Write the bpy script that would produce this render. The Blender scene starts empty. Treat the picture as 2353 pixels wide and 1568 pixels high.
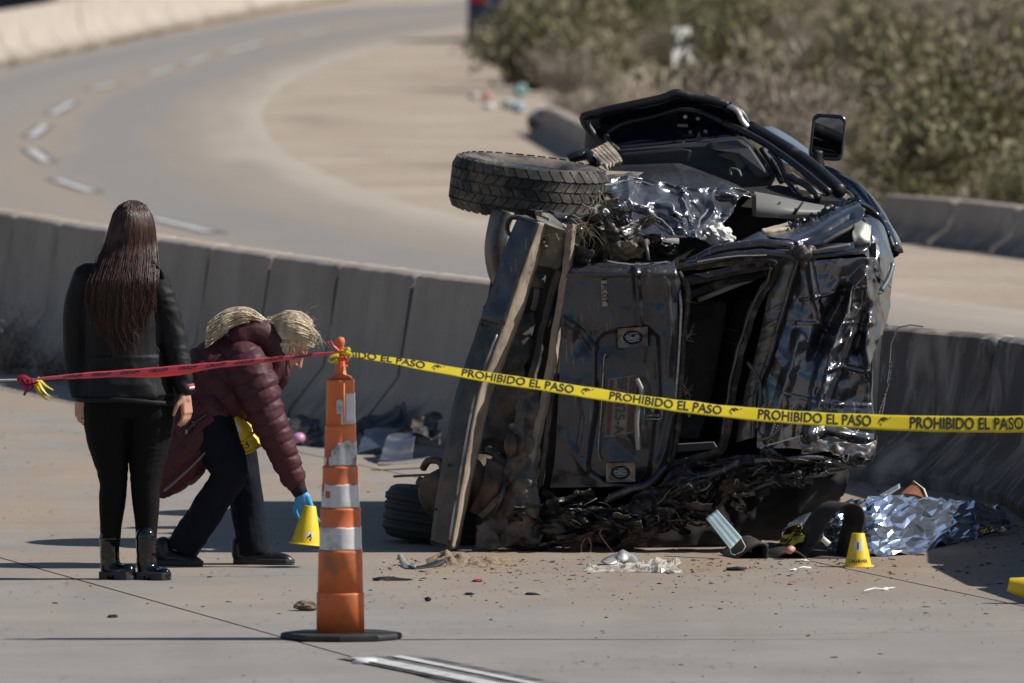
import bpy, bmesh, math, random
import numpy as np
from mathutils import Vector, Matrix, noise, Euler
from mathutils.geometry import tessellate_polygon
random.seed(11)
R = math.radians
scene = bpy.context.scene
COL = scene.collection

# ---------------------------------------------------------------- camera, sky, sun, exposure
F = 27440.0; CX = 1176.0; CY = 784.0; HORIZON = -292.0; CAMH = 3.2     # picture measured at 2352 x 1568
PITCH = math.atan((CY - HORIZON) / F)
cam_data = bpy.data.cameras.new('camera'); cam = bpy.data.objects.new('camera', cam_data); COL.objects.link(cam)
cam.location = (0, 0, CAMH); cam.rotation_euler = (math.pi / 2 - PITCH, 0, 0)
cam_data.sensor_width = 36.0; cam_data.lens = 36.0 * F / 2352.0
cam_data.clip_start = 0.5; cam_data.clip_end = 20000
cam_data.dof.use_dof = True; cam_data.dof.focus_distance = 54.6; cam_data.dof.aperture_fstop = 6.3
scene.camera = cam

SUN_EL = R(42.0); SUN_AZ = R(0.0)                  # the sun stands to the right of the picture (+X)
sun_dir = Vector((math.cos(SUN_EL) * math.cos(SUN_AZ), math.cos(SUN_EL) * math.sin(SUN_AZ), math.sin(SUN_EL)))
world = bpy.data.worlds.new('World'); scene.world = world; world.use_nodes = True
wn = world.node_tree.nodes; wl = world.node_tree.links; wn.clear()
sky = wn.new('ShaderNodeTexSky'); sky.sky_type = 'NISHITA'; sky.sun_disc = False
sky.sun_elevation = SUN_EL; sky.sun_rotation = math.pi / 2 - SUN_AZ
sky.air_density = 1.0; sky.dust_density = 0.6; sky.ozone_density = 1.5
bgn = wn.new('ShaderNodeBackground'); bgn.inputs[1].default_value = 0.055
wo = wn.new('ShaderNodeOutputWorld'); wl.new(sky.outputs[0], bgn.inputs[0]); wl.new(bgn.outputs[0], wo.inputs[0])
sl = bpy.data.lights.new('sun', 'SUN'); sl.energy = 4.2; sl.angle = R(0.53); sl.color = (1.0, 0.955, 0.89)
sun = bpy.data.objects.new('sun', sl); COL.objects.link(sun)
sun.rotation_euler = sun_dir.to_track_quat('Z', 'Y').to_euler(); sun.location = (30, 40, 30)
scene.view_settings.view_transform = 'Standard'; scene.view_settings.look = 'None'
scene.view_settings.exposure = 0.42; scene.view_settings.gamma = 1.0; scene.view_settings.use_curve_mapping = False
scene.cycles.use_denoising = True; scene.cycles.max_bounces = 6; scene.cycles.transparent_max_bounces = 12
scene.cycles.glossy_bounces = 3; scene.cycles.transmission_bounces = 4
scene.cycles.caustics_reflective = False; scene.cycles.caustics_refractive = False
scene.cycles.sample_clamp_indirect = 6.0

# ---------------------------------------------------------------- measuring
_c, _s = math.cos(PITCH), math.sin(PITCH)
def ray(x, y):
    a = (x - CX) / F; b = -(y - CY) / F
    return Vector((a, _c + _s * b, -_s + _c * b))
def at(x, y, Y=None, Z=None):
    """the place in the world seen at a point of the photograph, at a distance Y or a height Z"""
    d = ray(x, y)
    t = (Y / d.y) if Y is not None else ((Z - CAMH) / d.z)
    return Vector((d.x * t, d.y * t, CAMH + d.z * t))
def gr(x, y, z=0.0): return at(x, y, Z=z)

# ---------------------------------------------------------------- objects
def tag(o, label=None, cat=None, group=None, kind=None):
    if label: o['label'] = label
    if cat: o['category'] = cat
    if group: o['group'] = group
    if kind: o['kind'] = kind
    return o
def empty(name, loc, label=None, cat=None, group=None, rz=0):
    o = bpy.data.objects.new(name, None); COL.objects.link(o); o.location = loc; o.rotation_euler.z = rz
    o.empty_display_size = 0.1
    return tag(o, label, cat, group)
def put(name, mesh, parent=None):
    o = bpy.data.objects.new(name, mesh); COL.objects.link(o)
    if parent is not None:
        o.parent = parent
        p = parent; M = Matrix.Identity(4)
        chain = []
        while p is not None: chain.append(p); p = p.parent
        for q in reversed(chain): M = M @ q.matrix_parent_inverse @ Matrix.LocRotScale(q.location, q.rotation_euler, q.scale)
        o.matrix_parent_inverse = M.inverted()
    return o
def copy_tree(o, parent=None):
    c = o.copy(); COL.objects.link(c)
    if parent is not None: c.parent = parent
    for ch in list(o.children): copy_tree(ch, c)
    return c

class MB:
    """collects faces for one mesh object"""
    def __init__(s): s.v = []; s.f = []; s.m = []; s.uv = None
    def add(s, vs, fs, m=0):
        n = len(s.v); s.v += [tuple(p) for p in vs]; s.f += [tuple(i + n for i in f) for f in fs]; s.m += [m] * len(fs); return s
    def box(s, c, size, rot=None, m=0, taper=1.0):
        c = Vector(c); hx, hy, hz = size[0] / 2, size[1] / 2, size[2] / 2
        vs = []
        for z in (-1, 1):
            k = taper if z > 0 else 1.0
            for (x, y) in ((-1, -1), (1, -1), (1, 1), (-1, 1)):
                p = Vector((x * hx * k, y * hy * k, z * hz))
                if rot is not None: p = rot @ p
                vs.append(c + p)
        return s.add(vs, [(0, 3, 2, 1), (4, 5, 6, 7), (0, 1, 5, 4), (1, 2, 6, 5), (2, 3, 7, 6), (3, 0, 4, 7)], m)
    def tube(s, pts, rad, n=8, m=0, caps=True, flat=None):
        pts = [Vector(p) for p in pts]
        if not hasattr(rad, '__len__'): rad = [rad] * len(pts)
        up = None; vs = []; fs = []
        for i, p in enumerate(pts):
            t = (pts[min(i + 1, len(pts) - 1)] - pts[max(i - 1, 0)])
            if t.length < 1e-9: t = Vector((0, 0, 1))
            t.normalize()
            if up is None: up = t.orthogonal().normalized() if flat is None else (Vector(flat[0]) - t * Vector(flat[0]).dot(t)).normalized()
            else:
                up = up - t * up.dot(t)
                up = up.normalized() if up.length > 1e-6 else t.orthogonal().normalized()
            w = t.cross(up); r = rad[i]
            for k in range(n):
                a = 2 * math.pi * k / n
                ra = r if flat is None else r * flat[1]
                vs.append(p + up * (math.cos(a) * r) + w * (math.sin(a) * ra))
        for i in range(len(pts) - 1):
            for k in range(n):
                a = i * n + k; b = i * n + (k + 1) % n
                fs.append((a, b, b + n, a + n))
        if caps:
            fs.append(tuple(reversed(range(n)))); fs.append(tuple(range((len(pts) - 1) * n, len(pts) * n)))
        return s.add(vs, fs, m)
    def lathe(s, prof, n=24, origin=(0, 0, 0), mtx=None, m=0, cap=True):
        o = Vector(origin); vs = []; fs = []
        for (r, z) in prof:
            for k in range(n):
                a = 2 * math.pi * k / n; p = Vector((r * math.cos(a), r * math.sin(a), z))
                vs.append(o + ((mtx @ p) if mtx is not None else p))
        for i in range(len(prof) - 1):
            for k in range(n):
                a = i * n + k; b = i * n + (k + 1) % n
                fs.append((a, b, b + n, a + n))
        if cap:
            fs.append(tuple(reversed(range(n)))); fs.append(tuple(range((len(prof) - 1) * n, len(prof) * n)))
        return s.add(vs, fs, m)
    def ellipsoid(s, c, r, rot=None, nu=14, nv=10, m=0, fn=None):
        c = Vector(c); vs = []; fs = []
        for j in range(nv + 1):
            th = math.pi * j / nv
            for i in range(nu):
                ph = 2 * math.pi * i / nu
                p = Vector((math.sin(th) * math.cos(ph), math.sin(th) * math.sin(ph), math.cos(th)))
                k = fn(p) if fn else 1.0
                p = Vector((p.x * r[0] * k, p.y * r[1] * k, p.z * r[2] * k))
                if rot is not None: p = rot @ p
                vs.append(c + p)
        for j in range(nv):
            for i in range(nu):
                a = j * nu + i; b = j * nu + (i + 1) % nu
                fs.append((a, a + nu, b + nu, b))
        return s.add(vs, fs, m)
    def grid(s, fn, nu, nv, m=0, closed=False):
        vs = [fn(i / nu, j / nv) for j in range(nv + 1) for i in range(nu + 1)]
        fs = [(j * (nu + 1) + i, j * (nu + 1) + i + 1, (j + 1) * (nu + 1) + i + 1, (j + 1) * (nu + 1) + i) for j in range(nv) for i in range(nu)]
        return s.add(vs, fs, m)
    def prism(s, poly, off, m=0):
        """polygon (list of 3-D points) extruded by the vector off"""
        n = len(poly); off = Vector(off); P = [Vector(p) for p in poly]
        tri = tessellate_polygon([P])
        vs = P + [p + off for p in P]
        fs = [tuple(t) for t in tri] + [tuple(reversed([i + n for i in t])) for t in tri] + [(i, (i + 1) % n, (i + 1) % n + n, i + n) for i in range(n)]
        return s.add(vs, fs, m)
    def mesh(s, name, mats, smooth=False):
        me = bpy.data.meshes.new(name); me.from_pydata(s.v, [], s.f)
        for mt in (mats if isinstance(mats, (list, tuple)) else [mats]): me.materials.append(mt)
        if any(s.m): me.polygons.foreach_set('material_index', s.m)
        if smooth: me.polygons.foreach_set('use_smooth', [True] * len(s.f))
        me.update(); return me
    def build(s, name, mats, parent=None, smooth=False, fix=True, weld=False):
        me = s.mesh(name, mats, smooth)
        if fix or weld:
            bm = bmesh.new(); bm.from_mesh(me)
            if weld: bmesh.ops.remove_doubles(bm, verts=bm.verts, dist=1e-5)
            if fix: bmesh.ops.recalc_face_normals(bm, faces=bm.faces)
            bm.to_mesh(me); bm.free()
        return put(name, me, parent)
def bevel(o, w=0.01, seg=2, ang=40):
    b = o.modifiers.new('bevel', 'BEVEL'); b.width = w; b.segments = seg; b.limit_method = 'ANGLE'; b.angle_limit = R(ang); return o
def solid(o, t=0.004, off=0):
    b = o.modifiers.new('solid', 'SOLIDIFY'); b.thickness = t; b.offset = off; return o

def fbm(p, oct=4, lac=2.0, gain=0.5):
    a = 1.0; s = 0.0; p = Vector(p)
    for _ in range(oct):
        s += a * noise.noise(p); p = p * lac; a *= gain
    return s
def ridged(p, oct=3):
    a = 1.0; s = 0.0; p = Vector(p)
    for _ in range(oct):
        s += a * (1.0 - 2.0 * abs(noise.noise(p))); p = p * 2.03 + Vector((3.1, 1.7, 9.2)); a *= 0.5
    return s
def lerp(a, b, t): return a + (b - a) * t
def catmull(pts, n):
    """n+1 points evenly spread in parameter along a Catmull-Rom through pts"""
    P = [Vector(p) for p in pts]; out = []; m = len(P) - 1
    for i in range(n + 1):
        t = i / n * m; k = min(int(t), m - 1); u = t - k
        p0 = P[max(k - 1, 0)]; p1 = P[k]; p2 = P[k + 1]; p3 = P[min(k + 2, m)]
        out.append(0.5 * ((2 * p1) + (p2 - p0) * u + (2 * p0 - 5 * p1 + 4 * p2 - p3) * u * u + (3 * p1 - p0 - 3 * p2 + p3) * u ** 3))
    return out

# ---------------------------------------------------------------- materials
def new_mat(name):
    m = bpy.data.materials.new(name); m.use_nodes = True; nt = m.node_tree; nt.nodes.clear()
    o = nt.nodes.new('ShaderNodeOutputMaterial'); b = nt.nodes.new('ShaderNodeBsdfPrincipled'); nt.links.new(b.outputs[0], o.inputs[0])
    return m, nt, b
def N(nt, t, **kw):
    n = nt.nodes.new(t)
    for k, v in kw.items():
        if k.startswith('i_'):
            key = k[2:]; key = int(key) if key.isdigit() else key
            n.inputs[key].default_value = v
        else: setattr(n, k, v)
    return n
def L(nt, a, b): nt.links.new(a, b)
def c4(c): return (c[0], c[1], c[2], 1.0)
def texco(nt, kind='Object', scale=(1, 1, 1), rot=(0, 0, 0)):
    tc = N(nt, 'ShaderNodeTexCoord'); mp = N(nt, 'ShaderNodeMapping'); mp.inputs['Scale'].default_value = scale; mp.inputs['Rotation'].default_value = rot
    L(nt, tc.outputs[kind], mp.inputs[0]); return mp.outputs[0]
def noise_fac(nt, vec, scale, detail=4, rough=0.55, lo=0.4, hi=0.6, dist=0.0):
    n = N(nt, 'ShaderNodeTexNoise', i_Scale=scale, i_Detail=detail, i_Roughness=rough, i_Distortion=dist); L(nt, vec, n.inputs['Vector'])
    r = N(nt, 'ShaderNodeMapRange'); r.inputs[1].default_value = lo; r.inputs[2].default_value = hi; L(nt, n.outputs[0], r.inputs[0]); return r.outputs[0]
def mixc(nt, fac, a, b, mode='MIX'):
    m = N(nt, 'ShaderNodeMix', data_type='RGBA', blend_type=mode)
    for k, v in ((0, fac), (6, a), (7, b)):
        if hasattr(v, 'node'): L(nt, v, m.inputs[k])
        else: m.inputs[k].default_value = v if k == 0 else c4(v)
    return m.outputs[2]
def math_n(nt, op, a, b=0.0):
    m = N(nt, 'ShaderNodeMath', operation=op)
    for k, v in ((0, a), (1, b)):
        if hasattr(v, 'node'): L(nt, v, m.inputs[k])
        else: m.inputs[k].default_value = v
    return m.outputs[0]
def bump(nt, b, h, strength=0.3, dist=0.01):
    n = N(nt, 'ShaderNodeBump'); n.inputs['Strength'].default_value = strength; n.inputs['Distance'].default_value = dist
    L(nt, h, n.inputs['Height']); L(nt, n.outputs[0], b.inputs['Normal']); return n
def simple(name, col, rough=0.6, metal=0.0, var=0.25, vscale=6.0, dirt=None, dirt_amt=0.5, dscale=3.0, bumps=0.0, bscale=60.0, spec=0.5, coat=0.0, bdist=0.004, sheen=0.0):
    """plain procedural material: base colour with grain, optional dirt patches, optional relief"""
    m, nt, b = new_mat(name); v = texco(nt)
    f1 = noise_fac(nt, v, vscale, 5, 0.6, 0.3, 0.7)
    col_out = mixc(nt, f1, tuple(c * (1 - var) for c in col), tuple(min(1, c * (1 + var)) for c in col))
    b.inputs['Roughness'].default_value = rough
    if dirt:
        f2 = noise_fac(nt, v, dscale, 6, 0.65, 0.62 - dirt_amt * 0.3, 0.78 - dirt_amt * 0.3)
        col_out = mixc(nt, f2, col_out, dirt)
        rr = N(nt, 'ShaderNodeMapRange'); rr.inputs[3].default_value = rough; rr.inputs[4].default_value = max(rough, 0.85); L(nt, f2, rr.inputs[0]); L(nt, rr.outputs[0], b.inputs['Roughness'])
    L(nt, col_out, b.inputs['Base Color']); b.inputs['Metallic'].default_value = metal
    b.inputs['Specular IOR Level'].default_value = spec; b.inputs['Coat Weight'].default_value = coat; b.inputs['Coat Roughness'].default_value = 0.08
    b.inputs['Sheen Weight'].default_value = sheen
    if bumps:
        n = N(nt, 'ShaderNodeTexNoise', i_Scale=bscale, i_Detail=4.0); L(nt, v, n.inputs['Vector']); bump(nt, b, n.outputs[0], bumps, bdist)
    return m
# ================================================================ THE SETTING
def m_sand():
    m, nt, b = new_mat('sand'); v = texco(nt)
    f = noise_fac(nt, v, 0.35, 6, 0.6, 0.35, 0.65); c = mixc(nt, f, (0.34, 0.275, 0.215), (0.43, 0.365, 0.295))
    f2 = noise_fac(nt, v, 9.0, 4, 0.7, 0.5, 0.75); c = mixc(nt, f2, c, (0.24, 0.17, 0.12))
    f3 = noise_fac(nt, texco(nt, scale=(0.5, 0.12, 1)), 1.0, 3, 0.5, 0.55, 0.7); c = mixc(nt, math_n(nt, 'MULTIPLY', f3, 0.5), c, (0.21, 0.165, 0.125))
    L(nt, c, b.inputs['Base Color']); b.inputs['Roughness'].default_value = 0.95; b.inputs['Specular IOR Level'].default_value = 0.15
    n = N(nt, 'ShaderNodeTexNoise', i_Scale=25.0, i_Detail=6.0); L(nt, v, n.inputs['Vector']); bump(nt, b, n.outputs[0], 0.7, 0.03); return m
def m_ramp():
    m, nt, b = new_mat('ramp_concrete'); v = texco(nt)
    uv = N(nt, 'ShaderNodeUVMap'); sep = N(nt, 'ShaderNodeSeparateXYZ'); L(nt, uv.outputs[0], sep.inputs[0])
    st = N(nt, 'ShaderNodeMapping'); st.inputs['Scale'].default_value = (9.0, 0.9, 1); L(nt, uv.outputs[0], st.inputs[0])
    nz = N(nt, 'ShaderNodeTexNoise', i_Scale=1.0, i_Detail=4.0, i_Distortion=0.4); L(nt, st.outputs[0], nz.inputs['Vector'])
    u = math_n(nt, 'ADD', sep.outputs[0], math_n(nt, 'MULTIPLY', math_n(nt, 'SUBTRACT', nz.outputs[0], 0.5), 0.22))
    cr = N(nt, 'ShaderNodeValToRGB'); L(nt, u, cr.inputs[0]); e = cr.color_ramp.elements
    dust = (0.30, 0.245, 0.195, 1); grey = (0.225, 0.215, 0.205, 1)
    stops = [(0.0, (0.45, 0.39, 0.32, 1)), (0.06, (0.40, 0.345, 0.285, 1)), (0.13, (0.31, 0.265, 0.22, 1)), (0.21, (0.275, 0.235, 0.195, 1)), (0.3, grey), (0.38, grey), (0.47, dust), (0.56, (0.27, 0.235, 0.2, 1)), (0.66, (0.25, 0.235, 0.22, 1)), (0.8, (0.21, 0.2, 0.19, 1)), (1.0, (0.27, 0.25, 0.23, 1))]
    e[0].position, e[0].color = stops[0]; e[1].position, e[1].color = stops[-1]
    for p, c in stops[1:-1]:
        k = e.new(p); k.color = c
    f = noise_fac(nt, v, 0.6, 5, 0.6, 0.3, 0.7); c = mixc(nt, math_n(nt, 'MULTIPLY', f, 0.25), cr.outputs[0], (0.31, 0.27, 0.225))
    f2 = noise_fac(nt, v, 12.0, 5, 0.7, 0.3, 0.7); c = mixc(nt, math_n(nt, 'MULTIPLY', f2, 0.25), c, (0.18, 0.16, 0.145))
    L(nt, c, b.inputs['Base Color']); b.inputs['Roughness'].default_value = 0.8; b.inputs['Specular IOR Level'].default_value = 0.25
    n = N(nt, 'ShaderNodeTexNoise', i_Scale=40.0, i_Detail=4.0); L(nt, v, n.inputs['Vector']); bump(nt, b, n.outputs[0], 0.3, 0.01); return m
def m_slab():
    m, nt, b = new_mat('slab_concrete'); v = texco(nt)
    f = noise_fac(nt, v, 1.2, 6, 0.6, 0.35, 0.65); c = mixc(nt, f, (0.24, 0.226, 0.212), (0.295, 0.28, 0.263))
    g = noise_fac(nt, texco(nt, scale=(1.0, 1.0, 1)), 110.0, 3, 0.7, 0.35, 0.75); c = mixc(nt, math_n(nt, 'MULTIPLY', g, 0.5), c, (0.16, 0.15, 0.138)); st_n = noise_fac(nt, texco(nt, scale=(1.0, 0.12, 1), rot=(0, 0, R(15))), 1.6, 5, 0.6, 0.52, 0.75, 0.3); c = mixc(nt, math_n(nt, 'MULTIPLY', st_n, 0.35), c, (0.15, 0.142, 0.135))
    # tan dust lying in drifts, thickest towards the barrier
    tc = N(nt, 'ShaderNodeTexCoord'); sp = N(nt, 'ShaderNodeSeparateXYZ'); L(nt, tc.outputs['Object'], sp.inputs[0])
    near = N(nt, 'ShaderNodeMapRange'); near.inputs[1].default_value = 49.5; near.inputs[2].default_value = 56.0; L(nt, sp.outputs[1], near.inputs[0])
    d = noise_fac(nt, texco(nt, scale=(1.0, 0.35, 1)), 1.1, 6, 0.65, 0.38, 0.66, 0.5)
    d2 = noise_fac(nt, texco(nt, scale=(1.0, 0.3, 1)), 4.5, 5, 0.65, 0.5, 0.7, 0.6)
    amt = math_n(nt, 'MULTIPLY', d, math_n(nt, 'ADD', math_n(nt, 'MULTIPLY', near.outputs[0], 0.75), 0.12))
    c = mixc(nt, amt, c, (0.325, 0.25, 0.18)); c = mixc(nt, math_n(nt, 'MULTIPLY', math_n(nt, 'MULTIPLY', d2, near.outputs[0]), 0.7), c, (0.30, 0.215, 0.15))
    inx = N(nt, 'ShaderNodeMapRange'); inx.inputs[1].default_value = -0.6; inx.inputs[2].default_value = 0.3; L(nt, sp.outputs[0], inx.inputs[0]); iny = N(nt, 'ShaderNodeMapRange'); iny.inputs[1].default_value = 51.8; iny.inputs[2].default_value = 55.0; L(nt, sp.outputs[1], iny.inputs[0])
    c = mixc(nt, math_n(nt, 'MULTIPLY', math_n(nt, 'MULTIPLY', inx.outputs[0], iny.outputs[0]), noise_fac(nt, texco(nt, scale=(1, 0.3, 1)), 2.2, 6, 0.7, 0.36, 0.58, 0.4)), c, (0.27, 0.20, 0.14))
    # broom marks across the lane
    w = N(nt, 'ShaderNodeTexNoise', i_Scale=1.0, i_Detail=3.0); L(nt, texco(nt, scale=(28.0, 3.0, 1), rot=(0, 0, R(-20))), w.inputs['Vector'])
    wr = N(nt, 'ShaderNodeMapRange'); wr.inputs[1].default_value = 0.60; wr.inputs[2].default_value = 0.68; L(nt, w.outputs[0], wr.inputs[0])
    patch = noise_fac(nt, v, 0.8, 3, 0.5, 0.48, 0.6)
    c = mixc(nt, math_n(nt, 'MULTIPLY', math_n(nt, 'MULTIPLY', wr.outputs[0], patch), 0.6), c, (0.13, 0.12, 0.11))
    L(nt, c, b.inputs['Base Color']); b.inputs['Roughness'].default_value = 0.82; b.inputs['Specular IOR Level'].default_value = 0.25
    n = N(nt, 'ShaderNodeTexNoise', i_Scale=120.0, i_Detail=5.0, i_Roughness=0.7); L(nt, v, n.inputs['Vector']); bump(nt, b, n.outputs[0], 0.5, 0.006); return m
def m_barrier(name, scuff=0.0, warm=False):
    m, nt, b = new_mat(name); v = texco(nt)
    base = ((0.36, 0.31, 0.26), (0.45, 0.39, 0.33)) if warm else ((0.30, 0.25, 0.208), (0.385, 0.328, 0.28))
    f = noise_fac(nt, v, 1.7, 5, 0.6, 0.35, 0.65); c = mixc(nt, f, *base)
    st = noise_fac(nt, texco(nt, scale=(6, 6, 0.5)), 1.3, 4, 0.6, 0.5, 0.7); c = mixc(nt, math_n(nt, 'MULTIPLY', st, 0.22), c, (0.17, 0.15, 0.13))
    g = noise_fac(nt, v, 60.0, 3, 0.7, 0.5, 0.8); c = mixc(nt, math_n(nt, 'MULTIPLY', g, 0.3), c, (0.15, 0.14, 0.13))
    if scuff:
        q = noise_fac(nt, texco(nt, scale=(1.2, 1.2, 0.8)), 1.4, 5, 0.6, 0.36, 0.52, 0.8)
        c = mixc(nt, math_n(nt, 'MULTIPLY', q, scuff), c, (0.035, 0.036, 0.04))
        q2 = noise_fac(nt, texco(nt, scale=(5, 5, 1.0), rot=(0.3, 0.5, 0)), 2.0, 4, 0.6, 0.58, 0.66, 0.5)
        c = mixc(nt, math_n(nt, 'MULTIPLY', q2, 0.7), c, (0.30, 0.28, 0.25))
    else:
        tc = N(nt, 'ShaderNodeTexCoord'); sp = N(nt, 'ShaderNodeSeparateXYZ'); L(nt, tc.outputs['Object'], sp.inputs[0])
        mr = N(nt, 'ShaderNodeMapRange'); mr.inputs[1].default_value = 0.26; mr.inputs[2].default_value = 0.0; L(nt, sp.outputs[2], mr.inputs[0])
        q = noise_fac(nt, v, 4.0, 5, 0.6, 0.35, 0.6); c = mixc(nt, math_n(nt, 'MULTIPLY', math_n(nt, 'MULTIPLY', q, mr.outputs[0]), 0.9), c, (0.10, 0.085, 0.07))
    L(nt, c, b.inputs['Base Color']); b.inputs['Roughness'].default_value = 0.85; b.inputs['Specular IOR Level'].default_value = 0.2
    n = N(nt, 'ShaderNodeTexNoise', i_Scale=30.0, i_Detail=6.0); L(nt, v, n.inputs['Vector']); bump(nt, b, n.outputs[0], 0.4, 0.01); return m
M_SAND = m_sand(); M_RAMP = m_ramp(); M_SLAB = m_slab()
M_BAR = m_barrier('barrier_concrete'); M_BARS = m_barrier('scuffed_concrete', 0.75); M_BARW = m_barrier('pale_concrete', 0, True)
M_JOINT = simple('joint_filler', (0.035, 0.032, 0.03), 0.9)
M_PAINT = simple('road_paint', (0.52, 0.52, 0.51), 0.6, 0, 0.15, 20, dirt=(0.25, 0.23, 0.2), dirt_amt=0.35, dscale=9)
M_BLACKP = simple('black_road_paint', (0.075, 0.072, 0.068), 0.7, 0, 0.3, 12, dirt=(0.19, 0.175, 0.155), dirt_amt=0.6, dscale=5)

# ground reaching the horizon
g = MB()
xs = [-3000, -60, -20, 0, 20, 60, 3000]; ys = [-200, 40, 90, 200, 400, 5000]
def gz(x, y): return 0.0
g.grid(lambda u, v: (xs[round(u * 6)], ys[round(v * 5)], 0.0), 6, 5)
tag(g.build('ground', M_SAND), kind='structure')

# barrier centre line, from the photographed top edge
BTOP = 0.93
bl_px = [(-900, 365, 0.93), (-420, 420, 0.93), (0, 481, 0.93), (500, 561, 0.93), (1130, 643, 0.93), (1600, 699, 0.88), (2040, 748, 0.80), (2420, 786, 0.80), (2570, 850, 0.80), (2620, 912, 0.80), (2790, 958, 0.80), (3050, 1015, 0.80)]
bl = catmull([at(x, y, Z=z) for x, y, z in bl_px], 480)
bl = [Vector((p.x, p.y, 0)) for p in bl]
arc = [0.0]
for i in range(1, len(bl)): arc.append(arc[-1] + (bl[i] - bl[i - 1]).length)
def on_line(a):
    a = max(0.0, min(arc[-1] - 1e-4, a)); import bisect
    k = max(1, bisect.bisect_left(arc, a)); t = (a - arc[k - 1]) / (arc[k] - arc[k - 1])
    p = bl[k - 1].lerp(bl[k], t); d = (bl[min(k + 1, len(bl) - 1)] - bl[max(k - 2, 0)]).normalized(); return p, d
def arc_at_px(x):
    best = min(range(len(bl)), key=lambda i: abs((bl[i].x / bl[i].y) * F + CX - x)); return arc[best]

# the curved ramp beyond the barrier: strip from its inner to its outer edge
pairs = [((1260, 15), (1400, -60)), ((1080, 65), (1075, 0)), ((950, 95), (750, 20)), ((800, 135), (450, 65)), ((675, 185), (200, 115)), ((610, 240), (-150, 190)), ((607, 290), (-400, 290)), ((650, 345), (-700, 480)), ((750, 400), (-500, 695)), ((900, 455), (0, 796)), ((1050, 495), (500, 910)), ((1400, 560), (1130, 1026)), ((2050, 672), (2040, 1095)), ((2352, 715), (2352, 1135)), ((2800, 775), (2460, 1220)), ((3000, 800), (2520, 1320))]
ins = catmull([gr(*a) for a, b in pairs], 84); outs = catmull([gr(*b) for a, b in pairs], 84)
me = MB(); uvs = []
for j in range(85):
    for i in range(11):
        p = ins[j].lerp(outs[j], i / 10); me.v.append((p.x, p.y, 0.004)); uvs.append((i / 10, p.y * 0.1))
for j in range(84):
    for i in range(10):
        a = j * 11 + i; me.f.append((a, a + 1, a + 12, a + 11)); me.m.append(0)
ramp = me.build('curved_road', M_RAMP); tag(ramp, kind='structure')
ul = ramp.data.uv_layers.new(name='UVMap')
for lp in ramp.data.loops: ul.data[lp.index].uv = uvs[lp.vertex_index]
def strip_quad(p, q, w, z, ext=0.0):
    d = (q - p).normalized(); n = Vector((-d.y, d.x, 0)) * w / 2; p = p - d * ext; q = q + d * ext
    return [Vector((a.x, a.y, z)) for a in (p - n, q - n, q + n, p + n)]
dash = [((355, 503), (482, 534)), ((132, 414), (210, 441)), ((70, 344), (108, 372)), ((72, 314), (104, 289)), ((120, 262), (165, 237)), ((212, 205), (268, 192)), ((345, 172), (400, 156)), ((428, 146), (480, 130)), ((515, 122), (602, 99)), ((690, 82), (752, 70))]
for i, (a, b) in enumerate(dash):
    p, q = gr(*a), gr(*b); w = 0.13 if i > 4 else 0.115
    o = MB().add(strip_quad(p, q, w, 0.012), [(0, 1, 2, 3)]).build('lane_dash', M_PAINT, ramp)
    MB().add(strip_quad(p, q, w + 0.13, 0.008, 0.4), [(0, 1, 2, 3)]).build('dash_border', M_BLACKP, ramp)

# near roadway: slabs over a dark joint bed
front = [on_line(arc[-1] * i / 60)[0] for i in range(61)]
nr = MB().add([(p.x, p.y, 0.003) for p in front] + [(14, 12, 0.003), (-14, 12, 0.003), (-30, 120, 0.003)], [])
tri = tessellate_polygon([[Vector(p) for p in nr.v]]); nr.f = [tuple(t) for t in tri]; nr.m = [0] * len(nr.f)
near = nr.build('near_road', M_JOINT); tag(near, kind='structure')
J0, J1 = gr(0, 1285), gr(760, 1500)
jd = (J1 - J0).normalized(); jn = Vector((jd.y, -jd.x, 0))            # along the lane, and across it (towards the left of the picture when negative)
if jn.x > 0: jn = -jn
LW = 3.6
def lane_pt(s, t, z): p = J0 + jd * s + jn * t; return Vector((p.x, p.y, z))
def clip_slab(poly):
    # keep only what lies on the road's side of the barrier line
    out = []
    def side(p):
        k = min(range(0, len(bl), 4), key=lambda i: (bl[i] - Vector((p.x, p.y, 0))).length); d = (bl[min(k + 4, len(bl) - 1)] - bl[max(k - 4, 0)]).normalized()
        r = Vector((p.x, p.y, 0)) - bl[k]; return d.x * r.y - d.y * r.x
    n = len(poly); S = [side(p) for p in poly]
    for i in range(n):
        a, b = poly[i], poly[(i + 1) % n]; sa, sb = S[i], S[(i + 1) % n]
        if sa < 0: out.append(a)
        if (sa < 0) != (sb < 0): out.append(a.lerp(b, sa / (sa - sb)))
    return out
slabs = []
for k in range(-4, 4):
    t0 = -LW * 1.02 + LW * k; t1 = t0 + LW
    t0 -= -LW * 1.02; t1 -= -LW * 1.02      # a joint exactly on the photographed line
    for j in range(-16, 9):
        s0 = j * 4.6 + 1.7; s1 = s0 + 4.6; gp = 0.007
        nseg = 8
        poly = [lane_pt(lerp(s0 + 0.004, s1 - 0.004, i / nseg), t0 + gp, 0.009) for i in range(nseg + 1)] + [lane_pt(lerp(s1 - 0.004, s0 + 0.004, i / nseg), t1 - gp, 0.009) for i in range(nseg + 1)]
        poly = clip_slab(poly)
        if len(poly) < 3: continue
        c = sum(poly, Vector()) / len(poly)
        if c.y < 14 or c.y > 110: continue
        sm = MB().add(poly, [])
        sm.f = [tuple(t) for t in tessellate_polygon([poly])]; sm.m = [0] * len(sm.f)
        sm.build('slab', M_SLAB, near)
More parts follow.
